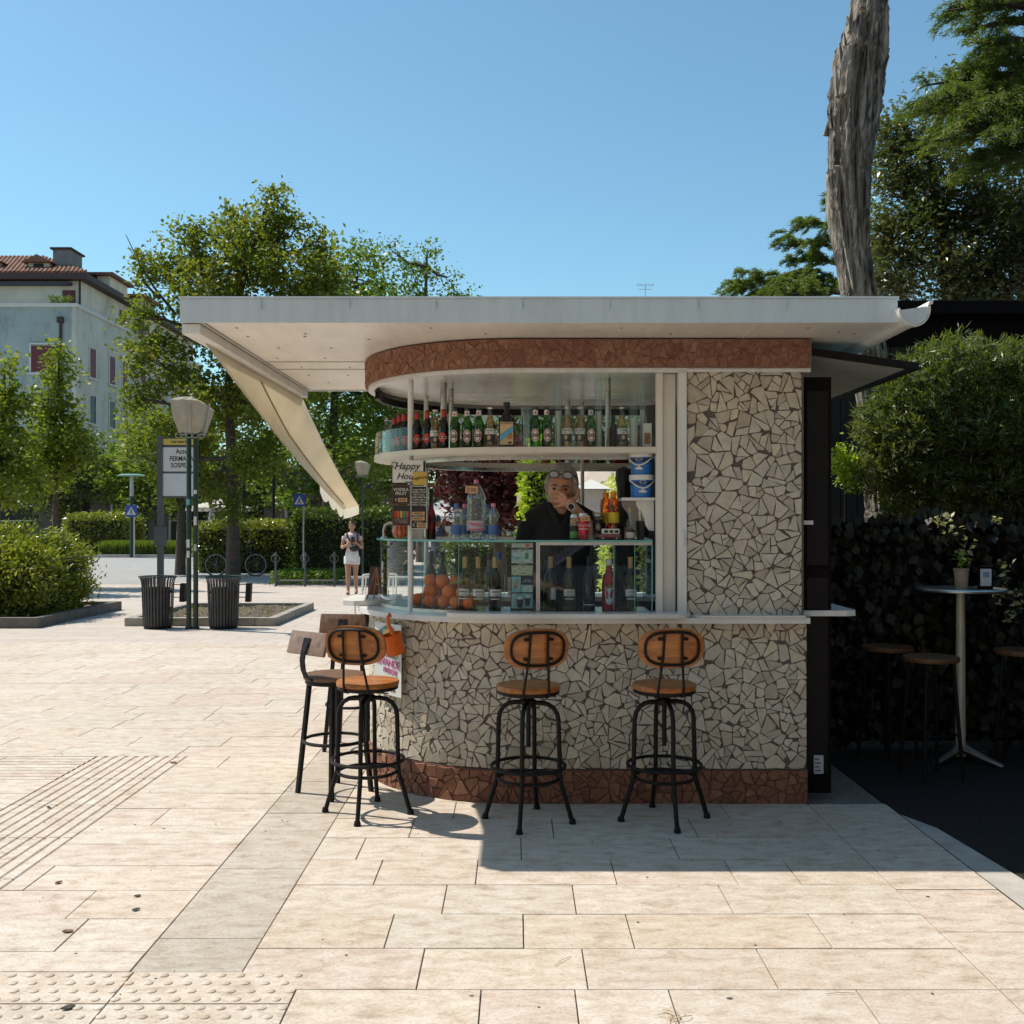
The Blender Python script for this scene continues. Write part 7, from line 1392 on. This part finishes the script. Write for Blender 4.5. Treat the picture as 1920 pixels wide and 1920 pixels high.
# behind the viewer: a parked car, and an unseen house added for bounce light
hs = thing('light_bounce_house', 'unseen ochre townhouse added behind the viewer for warm bounce light', 'building', (0,-13,0)); och = stucco('ochre_stucco', (0.66,0.54,0.40)); MB().box(-34,34,-9,0,0,15.5).build('wall', och, hs); MB().box(-34.3,34.3,-9.3,.4,15.5,15.9).build('cornice', trimw, hs)
for r in range(3):
    for k in range(16):
        q = MB().box(-31.6+4.1*k,-30.4+4.1*k,.004,.05,1.2+3.8*r,3.2+3.8*r).build('window', dkglass, hs); MB().box(-31.8+4.1*k,-30.2+4.1*k,.004,.14,1.0+3.8*r,1.195+3.8*r).build('sill', trimw, q)
        for s_ in (-.95,.45): MB().box(-31.0+4.1*k+s_-.2+.0,-31.0+4.1*k+s_+.5-.2+.0,.051,.09,1.2+3.8*r,3.2+3.8*r).build('shutter', plain('green_shutter',(0.03,0.07,0.045),.6), q)
car = thing('parked_car', 'silver-blue estate car parked behind the viewer, mirrored in the glass case', 'car', (1.6,-3.4,0), math.pi); cm = plain('car_paint',(0.36,0.40,0.48),.25,.3,var=.03)
prof = [(-2.1,.28),(2.1,.28),(2.14,.55),(2.08,.80),(1.55,.95),(1.15,.98),(.45,1.46),(-1.55,1.48),(-1.98,1.05),(-2.12,.85)]
bm = bmesh.new(); vs1 = [bm.verts.new((x,-.82+(.16 if z > 1.2 else 0),z)) for x,z in prof]; vs2 = [bm.verts.new((x,.82-(.16 if z > 1.2 else 0),z)) for x,z in prof]; n = len(prof); bm.faces.new(vs1); bm.faces.new(list(reversed(vs2)))
for i in range(n): bm.faces.new((vs1[i],vs2[i],vs2[(i+1)%n],vs1[(i+1)%n]))
bmesh.ops.recalc_face_normals(bm, faces=bm.faces[:]); bmesh.ops.bevel(bm, geom=bm.edges[:], offset=.06, segments=3, affect='EDGES'); MB().bm(bm).build('body', cm, car, True)
for x0,x1,x2,x3 in ((.42,1.0,.95,.42),(-.50,.36,.36,-.50),(-1.5,-.58,-.58,-1.35)):
    for sy in (-1,1): MB().add([(x0,sy*.825,1.0),(x1,sy*.825,1.0),(x2 if x2 != .95 else .48,sy*.70,1.38),(x3,sy*.70,1.38)], [(0,1,2,3)]).build('side_window', dkglass, car, recalc=False)
for x in (-1.3,1.32):
    for sy in (-1,1): w_ = MB().lathe([(.0005,-.1),(.30,-.1),(.32,-.06),(.32,.06),(.30,.1),(.0005,.1)], 24, Matrix.Translation((x,sy*.76,.32)) @ Matrix.Rotation(R(90),4,'X'), cap=False).build('wheel', gy, car, True); MB().lathe([(.0005,-.02),(.2,-.02),(.2,.02),(.0005,.02)], 20, Matrix.Translation((x,sy*.86,.32)) @ Matrix.Rotation(R(90),4,'X'), cap=False).build('rim', aluminium, w_)
for x in (.0,-.95):
    for sy in (-1,1): MB().bbox(x-.1,x+.1,sy*.845-.012,sy*.845+.012,.86,.90,.006).build('door_handle', c_blk, car)
for sy in (-.6,.6): MB().bbox(2.06,2.13,sy-.16,sy+.16,.62,.74,.02).build('headlight', g_clear, car)

# ---------------- people ----------------
skin_m = plain('skin', (0.52,0.25,0.15), .5, var=.06, scale=30); skin_w = plain('skin_tanned', (0.42,0.22,0.13), .5, var=.06, scale=20)
def fused(name, mb, mat, parent, voxel, smooth=6):
    o = mb.build(name, mat, parent, 'full', recalc=True); r = o.modifiers.new('fuse', 'REMESH'); r.mode = 'VOXEL'; r.voxel_size = voxel; r.use_smooth_shade = True
    s = o.modifiers.new('soft', 'SMOOTH'); s.iterations = smooth; s.factor = .5; return o
def headshape(mb, c, s=1.0, M=None):
    n, m = 32, 24; V = []; Rm = M or Matrix.Identity(3)
    for j in range(m+1):
        th = math.pi*j/m; zz = -math.cos(th); rr = math.sin(th)
        for k in range(n):
            a = 2*math.pi*k/n; x = rr*math.cos(a)*.076; y = rr*math.sin(a)*.098; z = zz*.118
            fr = max(0, -math.sin(a))*rr                   # 1 at the face side (-y)
            if z < -.01: t = min(1, (-z-.01)/.108); x *= 1-.34*t; y = y*(1-.18*t)-(.012*t if y < 0 else -.02*t)
            g = lambda x0,z0,w,h: math.exp(-((x-x0)/w)**2-((z-z0)/h)**2)
            if fr > .15:
                y -= .026*g(0,-.022,.013,.020)+.012*g(0,.0,.010,.028)       # nose
                y += .012*(g(.030,.006,.017,.012)+g(-.030,.006,.017,.012))   # eye hollows
                y -= .006*(g(.028,.028,.024,.008)+g(-.028,.028,.024,.008))   # brow
                y -= .006*g(0,-.060,.022,.006)+.005*g(0,-.070,.02,.006)-.004*g(0,-.065,.024,.003)+(-.008*g(0,-.100,.022,.016)) # lips, chin
                y -= .006*(g(.045,-.02,.018,.018)+g(-.045,-.02,.018,.018))   # cheeks
            V.append(Vector(c)+Rm @ (Vector((x,y,z))*s))
    mb.add(V, [(j*n+k,j*n+(k+1)%n,(j+1)*n+(k+1)%n,(j+1)*n+k) for j in range(m) for k in range(n)])
    for sx in (-1,1): 
        e = MB().ball((0,0,0),1,8,6,(.012*s,.020*s,.032*s)); mb.add([Vector(c)+Rm @ (Vector(q)+Vector((sx*.078*s,.008*s,-.012*s))) for q in e.v], e.f)
# barman leaning on the glass case, hand over his mouth
BM = thing('person', 'grey-haired barman in black shirt, glasses on his forehead, hand over mouth', 'person', (0.272,6.28,0.24)); o0 = Vector((0.272,6.28,0.24))
def L(px,py,Y): return W(px,py,Y)-o0
hc = L(1053,915,6.22); HR = (Matrix.Rotation(R(-8),3,'Z') @ Matrix.Rotation(R(5),3,'Y') @ Matrix.Rotation(R(8),3,'X'))
mb = MB(); headshape(mb, hc, 1.13, HR)
mb.tube([hc+Vector((0,.02,-.06)), hc+Vector((0,.035,-.15)), hc+Vector((0,.045,-.22))], [.058,.056,.07], 16)
mb.tube([(0,.03,1.40),(0,.03,1.25),(0,.02,1.05),(0,.02,.90)], [.12,.165,.15,.155], 18); mb.tube([(-.17,.03,1.36),(0,.03,1.385),(.17,.03,1.36)], [.065,.09,.065], 14)
for sx in (-1,1): mb.tube([(sx*.09,.02,.92),(sx*.10,.0,.5),(sx*.10,.02,.08)], [.085,.065,.045], 12); mb.tube([(sx*.10,.04,.05),(sx*.11,-.12,.03)], [.045,.035], 10)
shL, elL, wrL = Vector((.185,.03,1.34)), L(1118,1006,6.10), L(1077,953,6.04)
mb.tube([shL, shL.lerp(elL,.55)+Vector((.03,.0,0)), elL], [.06,.052,.046], 14); mb.tube([elL, elL.lerp(wrL,.4), wrL], [.046,.042,.030], 14)
pc = L(1063,939,6.045); mb.tube([wrL, wrL.lerp(pc,.55), pc], [.029,.036,.036], 14)
for (kx,ky),(mx_,my_),(tx_,ty_) in (((1057,927),(1046,921),(1036,921)),((1053,933),(1041,929),(1031,931)),((1052,941),(1041,939),(1032,941)),((1054,948),(1045,949),(1038,951))):
    mb.tube([pc, L(kx,ky,6.05), L(mx_,my_,6.06), L(tx_,ty_,6.085)], [.015,.0108,.0096,.0078], 10)
mb.tube([L(1071,942,6.045), L(1081,932,6.06), L(1085,922,6.08), L(1084,914,6.10)], [.018,.0135,.0115,.009], 10)
shR, elR, wrR = Vector((-.185,.03,1.34)), Vector((-.25,-.02,1.08)), Vector((-.12,-.14,.98)); mb.tube([shR, shR.lerp(elR,.5), elR], [.06,.052,.046], 14); mb.tube([elR, elR.lerp(wrR,.4), wrR, wrR+Vector((.07,-.03,-.01))], [.046,.042,.030,.034], 14)
for k in range(4): q = wrR+Vector((.07,-.05+.022*k,-.01)); mb.tube([q, q+Vector((.045,-.02,-.006)), q+Vector((.08,-.025,-.02))], [.013,.0105,.009], 8)
mb.tube([wrR+Vector((.03,-.05,0)), wrR+Vector((.06,-.085,.0)), wrR+Vector((.085,-.10,-.01))], [.014,.012,.009], 8)
fused('body', mb, skin_m, BM, .0055, 3)
shirt = plain('black_shirt', (0.010,0.009,0.010), .85, var=.3, scale=14, bump=.4, bscale=22)
mb = MB(); mb.tube([(0,.03,1.43),(0,.03,1.36),(0,.03,1.25),(0,.02,1.05),(0,.02,.86)], [.095,.15,.19,.175,.18], 20); mb.tube([(-.195,.03,1.345),(-.08,.035,1.40),(.08,.035,1.40),(.195,.03,1.345)], [.075,.09,.09,.075], 16)
mb.tube([shL+Vector((0,0,.01)), shL.lerp(elL,.55)+Vector((.03,0,0)), elL.lerp(shL,.12)], [.076,.068,.062], 14); mb.tube([shR+Vector((0,0,.01)), shR.lerp(elR,.5), elR, elR.lerp(wrR,.5)], [.076,.068,.06,.05], 14)
fused('shirt', mb, shirt, BM, .008, 4)
mb = MB(); mb.tube([(-.075,-.03,1.47),(-.035,-.095,1.40),(-.008,-.125,1.33)], [.018,.024,.014], 8); mb.tube([(.075,-.03,1.47),(.04,-.095,1.40),(.012,-.125,1.33)], [.018,.024,.014], 8); mb.tube([(-.07,.0,1.47),(-.05,.07,1.49),(.05,.07,1.49),(.07,0,1.47)], .022, 8); fused('collar', mb, shirt, BM, .006, 3)
mb = MB(); mb.tube([(0,.02,.93),(0,.02,.82)], [.16,.17], 16); [mb.tube([(sx*.09,.02,.86),(sx*.10,.0,.5),(sx*.10,.02,.06)], [.10,.082,.065], 12) for sx in (-1,1)]; fused('trousers', mb, c_navy, BM, .012, 3)
hairm = plain('grey_hair', (0.40,0.39,0.37), .8, var=.35, scale=70, bump=.9, bscale=160)
mb = MB(); n, m = 40, 26; V = []
for j in range(m+1):
    th = math.pi*j/m; zz = -math.cos(th); rr = math.sin(th)
    for k in range(n):
        a = 2*math.pi*k/n; x, y, z = rr*math.cos(a)*.088, rr*math.sin(a)*.112, zz*.132+.008; face = -math.sin(a)*rr
        lim = .082 if face > .45 else (-.02 if face > -.1 else -.085); k2 = 1+.03*mnoise.noise(Vector((x*60,y*60,z*30)))+.04*mnoise.noise(Vector((x*18,y*18,z*18)))
        if z < lim: q = .80; x, y, z = x*q, y*q, max(z, lim-.02)*1
        V.append(hc+HR @ (Vector((x*k2*1.05,y*k2,z*k2))*1.12))
mb.add(V, [(j*n+k,j*n+(k+1)%n,(j+1)*n+(k+1)%n,(j+1)*n+k) for j in range(m) for k in range(n)]); mb.build('hair', hairm, BM, 'full')
def hp(x,y,z): return hc+HR @ (Vector((x,y,z))*1.13)
gm = plain('glasses_frame',(0.02,0.015,0.018),.3); gmb = MB()
for sx in (-1,1): gmb.tube([hp(sx*.036+.026*math.cos(2*math.pi*k/18), -.098+.012*abs(sx*.036+.026*math.cos(2*math.pi*k/18))*8*.3, .080+.019*math.sin(2*math.pi*k/18)) for k in range(18)], .0038, 6, closed=True); gmb.tube([hp(sx*.062,-.090,.085),hp(sx*.085,-.03,.062),hp(sx*.088,.03,.02)], .0035, 6)
gmb.tube([hp(-.01,-.101,.082),hp(.01,-.101,.082)], .0035, 6); gmb.build('glasses', gm, BM, True)
lens = MB(); [lens.add([hp(sx*.036+.025*math.cos(2*math.pi*k/16), -.097, .080+.018*math.sin(2*math.pi*k/16)) for k in range(16)], [tuple(range(16))]) for sx in (-1,1)]; lens.build('lenses', seeglass('lens',(0.6,0.55,0.55),.02,.12), BM, recalc=False)
for sx in (-1,1):
    MB().ball(hp(sx*.030,-.0835,.004), .0095, 12, 8, (1.25,.8,.72)).build('eye', plain('dark_eye',(0.02,0.015,0.012),.2), BM, True); MB().tube([hp(sx*.012,-.104,.021),hp(sx*.030,-.104,.026),hp(sx*.050,-.092,.019)], [.003,.0045,.002], 6).build('eyebrow', plain('dark_brow',(0.06,0.05,0.045),.8), BM)
wt = MB().tube([wrL+Vector((-.014,-.0,.004))+Matrix.Rotation(R(35),3,'Y') @ Vector((.034*math.cos(2*math.pi*k/20),.034*math.sin(2*math.pi*k/20),0)) for k in range(20)], .008, 6, closed=True).build('watch', plain('watch_strap',(0.45,0.40,0.35),.5), BM, True)
q = L(1071,951,6.0); MB().lathe([(.0005,0),(.019,0),(.020,.008),(.0005,.009)], 20, Matrix.Translation(q) @ Matrix.Rotation(R(70),4,'X') @ Matrix.Rotation(R(20),4,'Y'), cap=False).build('watch_face', c_blk, wt, True); MB().tube([q+Matrix.Rotation(R(70),3,'X') @ Vector((.020*math.cos(2*math.pi*k/20),.020*math.sin(2*math.pi*k/20),.006)) for k in range(20)], .003, 5, closed=True).build('watch_ring', c_white, wt, True)
# generic walking figure
def figure(lab, loc, rz, H, legs, arms, top, bottom, hair, skin, shortlegs=True, nod=0, bun=False, voxel=.014):
    t = thing('person', lab, 'person', loc, rz); k = H/1.70; v = lambda p: Vector(p)*k; mb = MB()
    Rm = Matrix.Rotation(R(nod),3,'X'); hcn = v((0,-.02 if nod else 0,1.585)); headshape(mb, hcn, .95*k, Rm)
    mb.tube([hcn+v((0,.01,-.05)), v((0,.015,1.45)), v((0,.02,1.38))], [.048*k,.046*k,.07*k], 12); mb.tube([v((0,.02,1.40)),v((0,.02,1.25)),v((0,.01,1.08)),v((0,.01,.93)),v((0,.015,.84))], [.10*k,.125*k,.105*k,.14*k,.13*k], 16); mb.tube([v((-.155,.02,1.36)),v((0,.02,1.39)),v((.155,.02,1.36))], [.05*k,.075*k,.05*k], 12)
    for h, kn, an, toe in legs: mb.tube([v(h),v(h).lerp(v(kn),.5),v(kn),v(kn).lerp(v(an),.35),v(an)], [.088*k,.078*k,.054*k,.056*k,.034*k], 12); mb.tube([v(an)+v((0,.03,-.03)), v(an).lerp(v(toe),.5), v(toe)], [.034*k,.036*k,.026*k], 10)
    for s, e, w, hd in arms:
        mb.tube([v(s),v(s).lerp(v(e),.5),v(e)], [.048*k,.043*k,.036*k], 10); mb.tube([v(e),v(e).lerp(v(w),.4),v(w)], [.037*k,.034*k,.024*k], 10); d = (v(hd)-v(w)); mb.tube([v(w),v(w)+d*.5], [.025*k,.034*k], 10); sd = d.normalized().cross(Vector((0,1,0.2))).normalized()
        for q in (-1.5,-.5,.5,1.5): mb.tube([v(w)+d*.45+sd*q*.017*k, v(w)+d*.8+sd*q*.02*k, v(w)+d*1.05+sd*q*.017*k], [.010*k,.0095*k,.008*k], 6)
        mb.tube([v(w)+d*.2+sd*.02*k, v(w)+d*.5+sd*.05*k], [.012*k,.009*k], 6)
    fused('body', mb, skin, t, voxel, 3)
    mb = MB(); mb.tube([v((0,.02,1.40)),v((0,.02,1.27)),v((0,.01,1.10)),v((0,.01,.96))], [.115*k,.145*k,.125*k,.15*k], 16); mb.tube([v((-.16,.02,1.36)),v((0,.02,1.385)),v((.16,.02,1.36))], [.058*k,.08*k,.058*k], 12)
    for s, e, w, hd in arms: mb.tube([v(s),v(s).lerp(v(e),.35)], [.06*k,.056*k], 10)
    fused('top', mb, top, t, voxel, 3); mb = MB(); mb.tube([v((0,.01,1.0)),v((0,.01,.92)),v((0,.015,.82))], [.145*k,.158*k,.15*k], 16)
    for h, kn, an, toe in legs: mb.tube([v(h),v(h).lerp(v(kn),.45 if shortlegs else 1)], [.105*k,.10*k], 12)
    fused('shorts', mb, bottom, t, voxel, 2); mb = MB(); mb.ball(tuple(hcn+Rm @ v((0,.022,.028))), 1, 16, 10, (.083*k,.095*k,.108*k)); 
    if bun: mb.ball(tuple(hcn+Rm @ v((0,.04,.145))), .042*k, 10, 8)
    mb.build('hair', hair, t, True)
    for h, kn, an, toe in legs: mb = MB(); mb.tube([v(an)+v((0,.035,-.045)), v(an).lerp(v(toe),.5)+v((0,0,-.015)), v(toe)+v((0,-.01,-.01))], [.034*k,.042*k,.032*k], 10); mb.build('shoe', plain('sandal',(0.22,0.12,0.10),.6), t, True)
    return t
Y = 22.6
wmn = figure('woman in white shorts and pale top looking down at her phone', (GX(660,Y),Y,0), R(6), 1.62, [((-.085,.01,.88),(-.09,-.06,.48),(-.085,-.03,.075),(-.09,-.17,.04)), ((.085,.01,.88),(.08,-.02,.47),(.09,.16,.12),(.09,.08,.035))], [((-.17,.02,1.35),(-.235,.0,1.08),(-.07,-.20,1.18),(-.0,-.24,1.23)), ((.17,.02,1.35),(.235,.0,1.08),(.10,-.20,1.20),(.05,-.24,1.27))], plain('pale_pink_top',(0.60,0.47,0.46),.8,var=.1,scale=20,bump=.4,bscale=20), plain('white_denim',(0.70,0.69,0.70),.8,var=.06,scale=30), plain('brown_hair',(0.10,0.05,0.03),.6,var=.3,scale=60), skin_w, nod=28, bun=True)
for nm, mbb, m in (('phone', MB().bbox(-.005,.075,-.30,-.285,1.155,1.28,.004), c_blk), ('shoulder_strap', MB().tube([(-.11,-.02,1.36),(-.10,-.115,1.28),(.02,-.135,1.10),(.12,-.10,.98)], .019, 6), c_blk), ('backpack_strap', MB().tube([(.13,.08,1.33),(.135,-.02,1.37),(.125,-.10,1.25),(.13,-.06,1.08)], .02, 6), c_blk), ('belt_bag', MB().ball((.06,-.16,1.03), 1, 14, 10, (.11,.05,.075)), c_blk)): mbb.build(nm, m, wmn, True)
st_legs = [((-.085,.01,.88),(-.09,-.03,.48),(-.09,.02,.075),(-.10,-.12,.03)), ((.085,.01,.88),(.09,.03,.48),(.09,.10,.075),(.09,-.03,.03))]; st_arms = [((-.17,.02,1.35),(-.23,.05,1.10),(-.24,-.03,.87),(-.23,-.06,.79)), ((.17,.02,1.35),(.23,.05,1.10),(.24,-.03,.87),(.23,-.06,.79))]
figure('walker in navy shorts and dark top seen through the glass case', (GX(820,21.5),21.5,0), R(170), 1.74, st_legs, st_arms, plain('navy_top',(0.05,0.05,0.08),.8), plain('navy_shorts',(0.02,0.025,0.05),.8), plain('black_hair',(0.02,0.018,0.016),.6), skin_w)
figure('walker in pale pink top seen right of the water bottles', (GX(938,24),24,0), R(20), 1.66, st_legs, st_arms, plain('pink_tee',(0.6,0.4,0.4),.8), plain('beige_shorts',(0.3,0.22,0.16),.8), plain('dark_brown_hair',(0.05,0.03,0.02),.6), skin_w)
